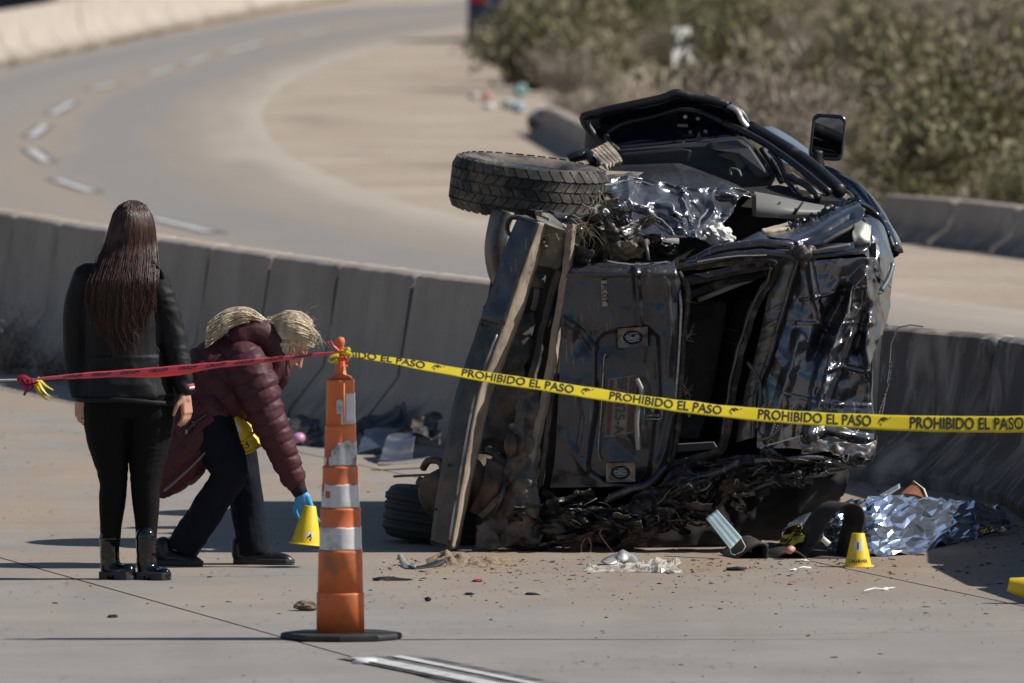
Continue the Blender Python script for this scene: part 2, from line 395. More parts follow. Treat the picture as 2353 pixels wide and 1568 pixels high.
# lane line at the foot of the picture with its black border and a raised marker
a, b2 = gr(832, 1521), gr(1180, 1592)
MB().add([Vector((p.x, p.y, 0.021)) for p in strip_quad(a, b2, 0.10, 0, 0.0)], [(0, 1, 2, 3)]).build('lane_dash', M_PAINT, near)
MB().add([Vector((p.x, p.y, 0.021)) for p in strip_quad(gr(908, 1517), gr(1230, 1582), 0.055, 0, 0.0)], [(0, 1, 2, 3)]).build('lane_dash', M_PAINT, near)
p0, p1 = gr(870, 1516), gr(1230, 1588)
MB().add([Vector((p.x, p.y, 0.016)) for p in strip_quad(p0, p1, 0.36, 0, 0.0)], [(0, 1, 2, 3)]).build('dash_border', M_BLACKP, near)
mk = gr(840, 1523, 0.01)
mb = MB(); mb.lathe([(0.055, 0.0), (0.053, 0.008), (0.04, 0.017), (0.02, 0.02), (0.004, 0.021)], 20, mk)
mo = mb.build('road_marker', simple('marker_white', (0.72, 0.71, 0.68), 0.4, 0, 0.1, 30), None, True); tag(mo, 'small white raised road marker at the tip of the near lane line', 'road marker')

# concrete barrier segments
prof = [(-0.385, 0.0), (-0.385, 0.075), (-0.175, 0.335), (-0.11, 0.86), (-0.095, 0.912), (-0.065, 0.93), (0.065, 0.93), (0.095, 0.912), (0.11, 0.86), (0.175, 0.335), (0.385, 0.075), (0.385, 0.0)]
def barrier_seg(p0, p1, name, mt, seed, h=1.0, wscale=1.0, chip=1.0, z0=0.0):
    d = (p1 - p0).normalized(); n = Vector((-d.y, d.x, 0)); Ln = (p1 - p0).length; ns = max(8, int(Ln / 0.12)); rows = []
    m = MB(); rnd = random.Random(seed); K = len(prof)
    ends = [rnd.uniform(0.01, 0.05) * chip, rnd.uniform(0.01, 0.05) * chip]
    ts = [0.0, 0.015, 0.04, 0.08] + [0.08 + 0.84 * i / ns for i in range(1, ns)] + [0.92, 0.96, 0.985, 1.0]
    for t in ts:
        for i, (x, z) in enumerate(prof):
            e = max(0, 1 - min(t, 1 - t) * Ln / 0.09) ** 1.5; k = ends[0] if t < 0.5 else ends[1]
            top = max(0, (z - 0.55) / 0.3)
            zz = z * h; xx = x * wscale
            pos = p0 + d * (Ln * t) + n * xx + Vector((0, 0, zz))
            w = noise.noise(pos * 6 + Vector((seed, 0, 0))) * 0.004 + noise.noise(pos * 22) * 0.003
            ch = e * top * k * (0.6 + 0.8 * abs(noise.noise(pos * 9 + Vector((0, seed, 0)))))
            pos = pos + n * (w - math.copysign(ch * 0.7, x)) - Vector((0, 0, ch * 0.6)) + Vector((0, 0, w if z > 0.1 else 0))
            pos.z = max(pos.z, 0.0) + z0
            m.v.append(tuple(pos))
    T = len(ts)
    for j in range(T - 1):
        for i in range(K):
            a = j * K + i; b = j * K + (i + 1) % K; m.f.append((a, b, b + K, a + K)); m.m.append(0)
    m.f.append(tuple(range(K))); m.f.append(tuple(reversed(range((T - 1) * K, T * K)))); m.m += [0, 0]
    o = m.build(name, mt, None, True)
    es = o.modifiers.new('es', 'EDGE_SPLIT'); es.split_angle = R(38)
    return o
a0 = arc_at_px(515); a1 = arc_at_px(985); SEG = (a1 - a0) / 3
nb = 0
k0 = int(math.floor(-a0 / SEG)) + 1
left_lab = ['leftmost concrete barrier segment of the near row, at the picture edge']
seg_objs = []
for k in range(k0, 60):
    s0, s1 = a0 + k * SEG + 0.021, a0 + (k + 1) * SEG - 0.021
    if s0 < 0 or s1 > arc[-1]: continue
    p0, _ = on_line(s0); p1, _ = on_line(s1)
    px0 = p0.x / p0.y * F + CX; px1 = p1.x / p1.y * F + CX
    if px1 < -420 or px0 > 3500: continue
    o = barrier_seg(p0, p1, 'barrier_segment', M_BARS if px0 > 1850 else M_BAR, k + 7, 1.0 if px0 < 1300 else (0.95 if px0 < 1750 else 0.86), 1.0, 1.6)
    seg_objs.append((px0, px1, o))
    if s1 + 0.042 < arc[-1]:                                       # dark block added so no sun shines through the open joint
        q1, dq = on_line(s1 - 0.02); q2, _ = on_line(s1 + 0.062); nq = Vector((-dq.y, dq.x, 0)); hq = (1.0 if px0 < 1300 else (0.95 if px0 < 1750 else 0.86)) * 0.93
        MB().prism([q1 + nq * (x * 0.9) + Vector((0, 0, z * hq)) for x, z in prof], q2 - q1).build('joint_light_block', M_JOINT, o)
seg_objs.sort(key=lambda t: t[0])
vis = [t for t in seg_objs if t[1] > 0 and t[0] < 2352]
names_l = ['first', 'second', 'third', 'fourth', 'fifth', 'sixth', 'seventh', 'eighth', 'ninth', 'tenth', 'eleventh', 'twelfth', 'thirteenth', 'fourteenth', 'fifteenth', 'sixteenth', 'seventeenth', 'eighteenth']
for i, (x0, x1, o) in enumerate(vis):
    tail = 'from the left in the near row'
    if x0 > 1900: lab = 'dark scuffed concrete barrier segment right of the wreck, %s in the near row' % names_l[i]
    else: lab = 'shaded grey concrete barrier segment, %s %s' % (names_l[i], tail)
    tag(o, lab, 'barrier', 'near row of concrete barrier segments')
for t in seg_objs:
    if t not in vis: tag(t[2], 'grey concrete barrier segment continuing the near row outside the picture', 'barrier', 'near row of concrete barrier segments beyond the picture')

# pale sunlit barrier at the far side of the ramp
fb = catmull([gr(*p) for p in [(-420, 225), (-200, 180), (0, 140), (200, 98), (400, 58), (560, 28), (760, -5), (1000, -38)]], 200)
fa = [0.0]
for i in range(1, len(fb)): fa.append(fa[-1] + (fb[i] - fb[i - 1]).length)
def on_far(a):
    import bisect
    k = min(len(fa) - 1, max(1, bisect.bisect_left(fa, a))); t = (a - fa[k - 1]) / (fa[k] - fa[k - 1]); return fb[k - 1].lerp(fb[k], t)
px_j = [-300, -190, -95, -20, 35, 95, 165, 232, 300, 372, 445, 548, 620, 690, 760, 830]
def far_px(x):
    return min(range(len(fb)), key=lambda i: abs(fb[i].x / fb[i].y * F + CX - x))
fi = 0
for i in range(len(px_j) - 1):
    p0 = fb[far_px(px_j[i])]; p1 = fb[far_px(px_j[i + 1])]
    if (p1 - p0).length < 0.5: continue
    d = (p1 - p0).normalized(); g = 0.10 if px_j[i] not in (548,) else 0.45
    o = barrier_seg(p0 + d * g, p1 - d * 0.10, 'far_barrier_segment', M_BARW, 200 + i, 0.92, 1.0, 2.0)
    inview = px_j[i + 1] > 0 and px_j[i] < 700
    if inview: fi += 1
    tag(o, ('pale sunlit concrete barrier segment beyond the curve, %s from the left' % names_l[fi - 1]) if inview else 'pale concrete barrier segment of the far row outside the picture', 'barrier', 'far row of pale barrier segments' + ('' if inview else ' beyond the picture'))

# low half-buried concrete blocks along the sand on the right, and one by the scrub
def low_block(pl, label, seed, h, mt=M_BAR, w=0.75):
    o = barrier_seg(pl[0], pl[1], 'concrete_block', mt, seed, h, w, 2.2); tag(o, label, 'concrete block', 'low concrete blocks along the sand')
low_block((gr(2040, 548), gr(2205, 562)), 'low grey concrete block right behind the wreck roof edge', 301, 0.42)
low_block((gr(2212, 563), gr(2352, 580)), 'low grey concrete block on the sand at the right picture edge', 302, 0.42)
low_block((gr(2358, 581), gr(2560, 606)), 'low grey concrete block outside the right picture edge', 303, 0.42)
low_block((gr(1268, 308), gr(1375, 368)), 'weathered concrete block by the scrub left of the raised door', 304, 0.36)
# ================================================================ VEGETATION
def m_leaf(name, a, b_, c_):
    m, nt, b = new_mat(name); v = texco(nt); oi = N(nt, 'ShaderNodeObjectInfo')
    f = noise_fac(nt, v, 3.5, 3, 0.6, 0.35, 0.65); c = mixc(nt, f, a, b_)
    c = mixc(nt, math_n(nt, 'MULTIPLY', oi.outputs['Random'], 0.55), c, c_)
    L(nt, c, b.inputs['Base Color']); b.inputs['Roughness'].default_value = 0.75; b.inputs['Specular IOR Level'].default_value = 0.2
    b.inputs['Subsurface Weight'].default_value = 0.0
    return m
LEAFS = [m_leaf('sage_leaf', (0.12, 0.122, 0.060), (0.25, 0.24, 0.12), (0.29, 0.24, 0.17)),
         m_leaf('olive_leaf', (0.068, 0.076, 0.032), (0.20, 0.195, 0.085), (0.17, 0.145, 0.08)),
         m_leaf('dry_leaf', (0.23, 0.19, 0.15), (0.40, 0.34, 0.28), (0.30, 0.255, 0.18))]
M_STEM = simple('stem_wood', (0.10, 0.08, 0.06), 0.9, 0, 0.3, 20)
def shrub_meshes(seed, kind, n=1500):
    rnd = random.Random(seed); cr = MB(); st = MB(); tips = []
    nb = 26
    for i in range(nb):
        az = rnd.uniform(0, 6.283); el = rnd.uniform(0.35, 1.5); Ln = rnd.uniform(0.5, 1.0)
        d = Vector((math.cos(az) * math.cos(el), math.sin(az) * math.cos(el), math.sin(el) * 1.05)); pts = [Vector((d.x * 0.06, d.y * 0.06, 0))]
        for k in range(1, 6):
            pts.append(pts[0] + d * (Ln * k / 5) + Vector((rnd.uniform(-1, 1), rnd.uniform(-1, 1), rnd.uniform(-0.3, 0.6))) * 0.05 * k * 0.5)
        st.tube(pts, [0.016, 0.013, 0.01, 0.008, 0.006, 0.003], 4)
        tips.append(pts)
    for i in range(n):
        pts = rnd.choice(tips); t = rnd.uniform(0.9, 5) ; k = min(int(t), 4); p = pts[k].lerp(pts[k + 1], t - k)
        p = p + Vector((rnd.gauss(0, 1), rnd.gauss(0, 1), rnd.gauss(0, 1))) * 0.085
        if p.z < 0.02: p.z = rnd.uniform(0.02, 0.12)
        if kind == 2: ln = rnd.uniform(0.06, 0.16); w = 0.010
        else: ln = rnd.uniform(0.05, 0.11); w = rnd.uniform(0.016, 0.03)
        d = Vector((rnd.gauss(0, 0.7), rnd.gauss(0, 0.7), rnd.uniform(0.2, 1.6))).normalized(); s = d.orthogonal().normalized()
        s = Matrix.Rotation(rnd.uniform(0, 6.28), 3, d) @ s
        cr.add([p, p + d * ln * 0.5 + s * w, p + d * ln, p + d * ln * 0.5 - s * w], [(0, 1, 2, 3)])
    return cr.mesh('shrub_crown', LEAFS[kind]), st.mesh('shrub_stems', M_STEM)
SHR = [shrub_meshes(50 + i, k) for i, k in enumerate([0, 0, 1, 1, 2, 2, 0, 1])]
KIN = [0, 0, 1, 1, 2, 2, 0, 1]
SHR_LAB = {0: ('grey green sage shrub in the blurred scrub beyond the wreck', 'grey green shrubs'), 1: ('dark olive shrub in the blurred scrub beyond the wreck', 'dark olive shrubs'), 2: ('dry brown twiggy shrub in the blurred scrub beyond the wreck', 'dry brown shrubs')}
def shrub(p, idx, sc, rz, label=None, group=None):
    e = empty('shrub', p, rz=rz); e.scale = sc
    for nm, me in (('crown', SHR[idx][0]), ('stems', SHR[idx][1])):
        o = bpy.data.objects.new(nm, me); COL.objects.link(o); o.parent = e
    l, g = SHR_LAB[KIN[idx]]; tag(e, label or l, 'shrub', group or g); return e
rs = random.Random(5)
# left limit and near limit of the scrub on the photograph, as ground points
def scrub_ok(x, y):
    if x > 1990: lim = 545 + (x - 1990) * 0.075; left = True
    left_edge = [(0, 1130), (70, 1150), (130, 1160), (200, 1215), (260, 1270), (330, 1370), (420, 1750), (470, 2000), (520, 2060), (560, 2300)]
    for (y0, x0), (y1, x1) in zip(left_edge, left_edge[1:]):
        if y0 <= y <= y1: return x > lerp(x0, x1, (y - y0) / (y1 - y0))
    return False
placed = []; tries = 0
while len(placed) < 265 and tries < 60000:
    tries += 1
    y = rs.uniform(1, 556) if rs.random() < 0.8 else rs.uniform(-60, 60); x = rs.uniform(1130, 2480)
    if y < 1:
        if x < 1180: continue
    elif not scrub_ok(x, y): continue
    if x < 1250 and y < 122: continue
    if 1520 < x < 1690 and 178 < y < 235: continue                      # keeps the kilometre sign clear
    p = gr(x, y)
    if 1430 < x < 1710 and 172 < y < 345 : continue
    if any((p.x - q.x) ** 2 + ((p.y - q.y) * 0.45) ** 2 < 0.42 ** 2 for q in placed): continue
    s = (0.35 + 1.25 * rs.random() ** 1.8) * (1.15 if y < 250 else 0.95)
    if y > 470: s *= 0.75
    h = s * rs.uniform(0.7, 1.2)
    r = 0.5 + 0.75 * noise.noise(Vector((p.x * 0.5, p.y * 0.05, 3.0))) + rs.gauss(0, 0.16); kind_ids = [0, 1, 6] if r < 0.40 else ([2, 3, 7] if r < 0.56 else [4, 5])
    shrub(p, rs.choice(kind_ids), (s, s, h), rs.uniform(0, 6.28)); placed.append(p)
# bushes that stand out
shrub(gr(1180, 118), 2, (0.5, 0.5, 0.75), 1.0, 'green bush at the roadside in front of the parked blue car', 'roadside bush')
shrub(gr(1262, 112), 3, (0.8, 0.8, 1.0), 2.0, 'olive bush hiding the right half of the parked blue car', 'bush by the parked car')
shrub(gr(1130, 150), 5, (0.35, 0.35, 0.35), 0.4, 'small dry bush on the sand below the parked blue car', 'dry bush on the sand')
for i, (x, y, s, h) in enumerate([(35, 872, 0.40, 0.34), (-50, 850, 0.5, 0.45), (110, 888, 0.34, 0.22)]):
    shrub(gr(x, y - 12), [5, 4, 5][i], (s, s, h), i * 1.3, ['dark weeds at the barrier foot at the left picture edge', 'dark weeds at the barrier foot outside the left edge', 'low dry weeds at the barrier foot behind the standing person'][i], 'weeds at the near barrier foot %d' % i)

# dry grass and litter mat under the scrub: nobody could count it
gm = MB(); rg = random.Random(3)
for i in range(9000):
    y = rg.uniform(2, 560); x = rg.uniform(1120, 2420)
    if not scrub_ok(x - 12, y): continue
    p = gr(x, y); h = rg.uniform(0.08, 0.3); d = Vector((rg.gauss(0, 0.4), rg.gauss(0, 0.4), 1)) * h; w = rg.uniform(0.006, 0.014)
    gm.add([p + Vector((-w, 0, 0)), p + Vector((w, 0, 0)), p + d], [(0, 1, 2)])
tag(gm.build('dry_grass', simple('dry_grass', (0.20, 0.16, 0.10), 0.9, 0, 0.4, 3), None, False, False), 'thin dry grass between the shrubs', 'dry grass', kind='stuff')
gm = MB()
for i in range(1500):
    a = rg.uniform(0, fa[-1]); p = on_far(a) + Vector((rg.uniform(0.28, 0.75), 0, 0)); h = rg.uniform(0.03, 0.16) * (1 if noise.noise(Vector((a * 0.13, 0, 0))) > -0.1 else 0.4)
    d = Vector((rg.gauss(0, 0.5), rg.gauss(0, 0.5), 1)) * h; w = rg.uniform(0.006, 0.02)
    gm.add([p + Vector((-w, 0, 0)), p + Vector((w, 0, 0)), p + d], [(0, 1, 2)])
tag(gm.build('dry_grass', simple('straw', (0.28, 0.20, 0.11), 0.9, 0, 0.4, 3), None, False, False), 'dry straw along the foot of the far pale barrier', 'dry grass', kind='stuff')
# ================================================================ THE WRECK
D0 = 56.2                                                     # distance of the wreck's rear face
def px(x, y, c=0.0): return at(x, y, Y=D0 + c)
def m_paint(name='navy_paint', METAL=0.45, dark=(0.034, 0.036, 0.046), light=(0.060, 0.062, 0.076), BUMP=0.10):
    m, nt, b = new_mat(name); v = texco(nt)
    c = mixc(nt, noise_fac(nt, v, 2.0, 3), dark, light)
    d = noise_fac(nt, v, 6.0, 8, 0.75, 0.45, 0.85); d2 = noise_fac(nt, v, 26.0, 5, 0.7, 0.60, 0.74)
    dm = math_n(nt, 'MAXIMUM', math_n(nt, 'MULTIPLY', d, 0.30), math_n(nt, 'MULTIPLY', d2, 0.36))
    c = mixc(nt, dm, c, (0.15, 0.13, 0.11)); b.inputs['Metallic'].default_value = METAL
    sc = noise_fac(nt, texco(nt, scale=(60, 60, 3.0), rot=(0.5, 0.7, 0.2)), 1.0, 3, 0.6, 0.62, 0.68); sm_ = noise_fac(nt, v, 3.0, 2, 0.5, 0.48, 0.6)
    scr = math_n(nt, 'MULTIPLY', math_n(nt, 'MULTIPLY', sc, sm_), 0.75); c = mixc(nt, scr, c, (0.30, 0.30, 0.31))
    L(nt, c, b.inputs['Base Color'])
    rr = N(nt, 'ShaderNodeMapRange'); rr.inputs[3].default_value = 0.26; rr.inputs[4].default_value = 0.75; L(nt, math_n(nt, 'MAXIMUM', dm, scr), rr.inputs[0]); L(nt, rr.outputs[0], b.inputs['Roughness'])
    b.inputs['Specular IOR Level'].default_value = 0.5; b.inputs['Coat Weight'].default_value = 0.3; b.inputs['Coat Roughness'].default_value = 0.1
    n = N(nt, 'ShaderNodeTexNoise', i_Scale=14.0, i_Detail=4.0); L(nt, v, n.inputs['Vector']); bump(nt, b, n.outputs[0], BUMP, 0.02)
    return m
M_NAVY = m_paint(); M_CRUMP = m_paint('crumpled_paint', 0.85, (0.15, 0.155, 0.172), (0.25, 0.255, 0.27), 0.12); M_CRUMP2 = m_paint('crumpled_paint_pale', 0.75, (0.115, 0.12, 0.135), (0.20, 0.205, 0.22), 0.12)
M_BLACK = simple('black_plastic', (0.010, 0.010, 0.012), 0.42, 0, 0.3, 8, dirt=(0.10, 0.085, 0.07), dirt_amt=0.25, dscale=6)
M_GLOSSB = simple('glossy_black', (0.005, 0.006, 0.010), 0.12, 0, 0.3, 8, spec=0.7, coat=0.5)
M_DARKIN = simple('dark_interior', (0.012, 0.011, 0.011), 0.85, 0, 0.3, 5)
M_TRIM = simple('charcoal_trim', (0.022, 0.023, 0.026), 0.62, 0, 0.2, 40, bumps=0.1, bscale=200)
M_GREYP = simple('grey_plastic', (0.17, 0.165, 0.155), 0.55, 0, 0.12, 6, dirt=(0.2, 0.17, 0.14), dirt_amt=0.2)
M_SEAT = simple('seat_cloth', (0.035, 0.033, 0.031), 0.9, 0, 0.2, 30)
M_UNDER = simple('underbody', (0.028, 0.026, 0.024), 0.7, 0, 0.4, 6, dirt=(0.13, 0.105, 0.08), dirt_amt=0.6, dscale=4, bumps=0.3, bscale=30)
M_DUSTY = simple('dusty_steel', (0.085, 0.076, 0.068), 0.5, 0.5, 0.45, 12, dirt=(0.23, 0.185, 0.14), dirt_amt=0.4, dscale=8, bumps=0.3, bscale=40)
M_BAREMETAL = simple('bare_steel', (0.42, 0.41, 0.40), 0.35, 0.85, 0.3, 12, dirt=(0.18, 0.15, 0.12), dirt_amt=0.5, dscale=7)
M_OLIVE = simple('primer_bracket', (0.115, 0.115, 0.10), 0.6, 0.2, 0.3, 9, dirt=(0.22, 0.18, 0.13), dirt_amt=0.5, dscale=8)
M_RUST = simple('rusty_steel', (0.10, 0.068, 0.048), 0.6, 0.4, 0.45, 12, dirt=(0.20, 0.145, 0.105), dirt_amt=0.45, dscale=5, bumps=0.3)
M_CHROME = simple('chrome', (0.36, 0.34, 0.31), 0.22, 1.0, 0.2, 14, dirt=(0.20, 0.165, 0.125), dirt_amt=0.5, dscale=16)
M_RUBBER = simple('tyre_rubber', (0.026, 0.025, 0.024), 0.8, 0, 0.35, 8, dirt=(0.15, 0.125, 0.10), dirt_amt=0.6, dscale=4.5, bumps=0.2, bscale=90)
M_RUBBERD = simple('tyre_rubber_dark', (0.013, 0.013, 0.013), 0.7, 0, 0.3, 8, bumps=0.2, bscale=90)
M_SEAL = simple('dirty_seal', (0.016, 0.015, 0.014), 0.6, 0, 0.4, 12, dirt=(0.15, 0.10, 0.06), dirt_amt=0.45, dscale=14, bumps=0.5, bscale=60)
M_WHITEF = simple('white_foam', (0.70, 0.68, 0.64), 0.85, 0, 0.2, 18, bumps=0.5, bscale=40)
M_ALLOY = simple('alloy', (0.60, 0.60, 0.60), 0.28, 0.9, 0.15, 20, dirt=(0.25, 0.2, 0.15), dirt_amt=0.4, dscale=9)

wreck = empty('wrecked_car', px(1500, 1268, 1.5), 'crushed black sport utility vehicle lying on its side against the barrier, rear towards the camera', 'wrecked car')

def panel(name, rows, nu, nv, mt, parent, amp=0.0, freq=4.0, seed=0, ridges=(), thick=0.004, smooth=True, rag=0.0, sharp=1.0, relief=None, lateral=0.3, crease=0.0):
    """a sheet through rows of (x, y, depth) read off the photograph, folded and crumpled in depth"""
    R_ = [catmull([Vector(p) for p in r], nu) for r in rows]
    G = [[None] * (nu + 1) for _ in range(nv + 1)]
    for i in range(nu + 1):
        colp = catmull([r[i] for r in R_], nv)
        for j in range(nv + 1): G[j][i] = colp[j]
    m = MB(); off = Vector((seed * 7.3, seed * 3.1, seed * 1.7))
    for j in range(nv + 1):
        for i in range(nu + 1):
            p = G[j][i].copy(); dc = 0.0
            for pts, hh, ww in ridges:
                best = 1e9
                for a, b in zip(pts, pts[1:]):
                    ax, ay = a; bx, by = b; dx, dy = bx - ax, by - ay; LL = dx * dx + dy * dy
                    t = max(0, min(1, ((p.x - ax) * dx + (p.y - ay) * dy) / LL)); q = math.hypot(p.x - ax - dx * t, p.y - ay - dy * t); best = min(best, q)
                if best < ww: dc -= hh * (1 - best / ww) ** 1.3
            if relief: dc += relief(p.x, p.y)
            w = px(p.x, p.y, p.z + dc)
            if amp:
                q = w * freq + off
                r = (0.65 * (1 - 2.2 * abs(noise.noise(q))) + 0.3 * (1 - 2.2 * abs(noise.noise(q * 2.1 + Vector((5, 1, 3))))) + 0.25 * noise.noise(q * 0.6) + 0.10 * noise.noise(q * 5.0)) * sharp
                if crease:
                    vd_ = noise.voronoi(Vector((q.x, q.y * 0.5, q.z)) * 0.9 + Vector((noise.noise(q * 0.8), 0, noise.noise(q * 0.8 + Vector((2, 2, 2))))) * 0.5)[0]; r += crease * (1.2 * min(vd_[1] - vd_[0], 0.7) - 0.3); vd_ = noise.voronoi(q * 2.3)[0]; r += crease * 0.35 * (1.2 * min(vd_[1] - vd_[0], 0.6) - 0.3)
                w = w + Vector((noise.noise(q + Vector((9, 9, 9))) * amp * lateral, -r * amp, noise.noise(q + Vector((19, 2, 7))) * amp * lateral))
            if rag and (j in (0, nv) or i in (0, nu)):
                w = w + Vector((noise.noise(w * 23 + off), 0, noise.noise(w * 19 - off))) * rag
            if w.z < 0.012: w.z = 0.012 + 0.004 * noise.noise(w * 9)
            m.v.append(tuple(w))
    for j in range(nv):
        for i in range(nu):
            a = j * (nu + 1) + i; m.f.append((a, a + 1, a + nu + 2, a + nu + 1)); m.m.append(0)
    o = m.build(name, mt, parent, smooth, False)
    if thick: solid(o, thick)
    return o
def bar(name, pts, r, mt, parent, n=8, flat=None, smooth=True, jit=0.0, sub=4):
    P = catmull([px(*p) for p in pts], (len(pts) - 1) * sub) if len(pts) > 2 else [px(*p) for p in pts]
    if jit: P = [p + Vector((noise.noise(p * 17), noise.noise(p * 13 + Vector((3, 3, 3))), noise.noise(p * 15 + Vector((7, 1, 1))))) * jit for p in P]
    rr = r if not hasattr(r, '__len__') else [lerp(r[0], r[1], i / (len(P) - 1)) for i in range(len(P))]
    return MB().tube(P, rr, n, flat=flat).build(name, mt, parent, smooth)
def plate(name, poly, c, th, mt, parent, bev=0.004):
    """flat plate: outline in the photograph's plane at depth c (or per-point depth), th metres thick"""
    P = [px(p[0], p[1], p[2] if len(p) > 2 else c) for p in poly]
    o = MB().prism(P, (0, th, 0)).build(name, mt, parent)
    if bev: bevel(o, bev, 2)
    return o
def text_geo(s, size=1.0, extrude=0.0, bold=0.0, align='CENTER'):
    cu = bpy.data.curves.new('t', 'FONT'); cu.body = s; cu.size = size; cu.extrude = extrude; cu.offset = bold; cu.align_x = align; cu.align_y = 'CENTER'; cu.resolution_u = 3
    ob = bpy.data.objects.new('t', cu); COL.objects.link(ob); dg = bpy.context.evaluated_depsgraph_get()
    me = bpy.data.meshes.new_from_object(ob.evaluated_get(dg)); vs = [v.co.copy() for v in me.vertices]; fs = [tuple(p.vertices) for p in me.polygons]
    bpy.data.objects.remove(ob); bpy.data.curves.remove(cu); bpy.data.meshes.remove(me); return vs, fs
def text_on(name, s, size, o, u, v, mt, parent, bold=0.0, ext=0.0015, lift=0.002):
    """lettering lying on the plane through o spanned by u (reading direction) and v (up)"""
    vs, fs = text_geo(s, size, ext, bold); u = Vector(u).normalized(); v = Vector(v).normalized(); n = u.cross(v); o = Vector(o)
    return MB().add([o + u * p.x + v * p.y + n * (p.z + lift + ext) for p in vs], fs).build(name, mt, parent, False, False)

def tyre(name, center, axis, mt, parent, Rr=0.372, W=0.25, tread=True, rim=True, seed=1):
    """tyre with its rim; axis points out of the wheel's outer face"""
    q = Vector(axis).normalized().to_track_quat('Z', 'Y').to_matrix(); C = Vector(center); h = W / 2
    wh = MB(); prof_t = [(0.215, -h * 0.72), (0.235, -h * 0.86), (0.29, -h), (0.33, -h * 0.99), (0.352, -h * 0.9), (Rr - 0.010, -h * 0.74), (Rr - 0.006, -h * 0.4), (Rr - 0.005, 0), (Rr - 0.006, h * 0.4), (Rr - 0.010, h * 0.74), (0.352, h * 0.9), (0.33, h * 0.99), (0.29, h), (0.235, h * 0.86), (0.215, h * 0.72)]
    wh.lathe(prof_t, 64, C, q, cap=False); t = wh.build(name, mt, parent, True)
    if tread:
        tb = MB(); n = 40
        rows = [(-0.40, 0.17), (-0.2, 0.16), (0.0, 0.16), (0.2, 0.16), (0.40, 0.17)]
        for ri, (zc, hh) in enumerate(rows):
            for k in range(n):
                a0 = 2 * math.pi * (k + (0.5 if ri % 2 else 0)) / n; da = 2 * math.pi / n
                skew = 0.75 if ri % 2 else -0.75
                pts = []
                for (u, w_) in ((0.06, -1), (0.52, -1.12), (0.94, -0.86), (0.94, 1), (0.52, 0.88), (0.06, 1.14)):
                    ang = a0 + da * (u + skew * w_ * 0.30); z = (zc + w_ * hh * 0.5) * W * 0.98
                    pts.append((ang, z))
                vs = []
                for rad in (Rr - 0.012, Rr + 0.003):
                    for ang, z in pts:
                        rr = rad - (0.012 if abs(z) > W * 0.42 else 0) - (0.006 if abs(z) > W * 0.36 else 0)
                        vs.append(C + q @ Vector((rr * math.cos(ang), rr * math.sin(ang), z)))
                tb.add(vs, [(6, 7, 8, 9), (6, 9, 10, 11)] + [(i, (i + 1) % 6, (i + 1) % 6 + 6, i + 6) for i in range(6)])
        for k in range(n * 1):                                    # shoulder lugs
            for sgn in (-1, 1):
                a0 = 2 * math.pi * k / n; a1 = a0 + 2 * math.pi / n * 0.72; vs = []
                for (rad, z) in ((Rr - 0.006, 0.80), (Rr - 0.022, 0.955), (0.335, 1.03)):
                    for ang in (a0, a1): vs.append(C + q @ Vector((rad * math.cos(ang), rad * math.sin(ang), sgn * z * h)))
                tb.add(vs, [(0, 1, 3, 2), (2, 3, 5, 4)])
        tr = tb.build('tread', mt, t); tr['kind'] = 'stuff'
    if rim:
        r = MB(); r.lathe([(0.222, h * 0.74), (0.218, h * 0.6), (0.19, h * 0.35), (0.185, -h * 0.6), (0.222, -h * 0.75)], 48, C, q, cap=False)
        r.lathe([(0.0, h * 0.36), (0.03, h * 0.5), (0.07, h * 0.52), (0.08, h * 0.4)], 24, C, q, cap=False)
        for k in range(5):
            a = 2 * math.pi * k / 5 + 0.3; ca, sa = math.cos(a), math.sin(a); vs = []
            for (rad, wd, z) in ((0.05, 0.035, h * 0.52), (0.13, 0.03, h * 0.62), (0.212, 0.05, h * 0.58)):
                for sg in (-1, 1): vs.append(C + q @ Vector((rad * ca - sg * wd * sa, rad * sa + sg * wd * ca, z)))
                for sg in (-1, 1): vs.append(C + q @ Vector((rad * ca - sg * wd * sa, rad * sa + sg * wd * ca, z - 0.05)))
            r.add(vs, [(0, 1, 5, 4), (4, 5, 9, 8), (1, 3, 7, 5), (5, 7, 11, 9), (0, 4, 6, 2), (4, 8, 10, 6)])
        r.build('rim', M_ALLOY, t, True)
        MB().lathe([(0.18, -h * 0.3), (0.17, -h * 0.28), (0.0, -h * 0.2)], 32, C, q, cap=False).build('brake_disc', M_RUST, t, True)
    return t
# ---- hull: the crushed cabin running back from the rear face, open at the rear
hm = MB(); secs = []
rear = [(1128, 560), (1300, 575), (1560, 605), (1800, 600), (1985, 580), (2028, 640), (2006, 800), (1990, 1020), (1750, 1118), (1500, 1215), (1120, 1250), (1085, 1120), (1105, 800)]
for c, top, rsh in ((0.35, 0, 0), (1.0, 10, 0), (1.8, 20, 2), (2.5, 40, -5), (2.9, 60, -150), (3.6, 75, -300), (4.4, 90, -330), (4.45, 110, -360)):
    ring = []
    for i, (x, y) in enumerate(rear):
        p = px(x, y, 0.0); p.y += c; p.x += 0.05 * c
        if i <= 5: p.z -= top / 488.0 * 0.25
        if x > 1700: p.x += rsh / 488.0 * (0.5 + 0.5 * (x - 1700) / 330)
        w = noise.noise(p * 2.3) * 0.05; p.x += w; p.z = max(0.03, p.z + noise.noise(p * 2.9) * 0.03)
        ring.append(p)
    secs.append(ring)
K = len(rear)
for r_ in secs: hm.v += [tuple(p) for p in r_]
for j in range(len(secs) - 1):
    for i in range(K):
        a = j * K + i; b = j * K + (i + 1) % K; hm.f.append((a, b, b + K, a + K)); hm.m.append(0)
hm.f.append(tuple(range((len(secs) - 1) * K, len(secs) * K))); hm.m.append(0)
body = hm.build('body', M_NAVY, wreck, False); solid(body, 0.01, -1)
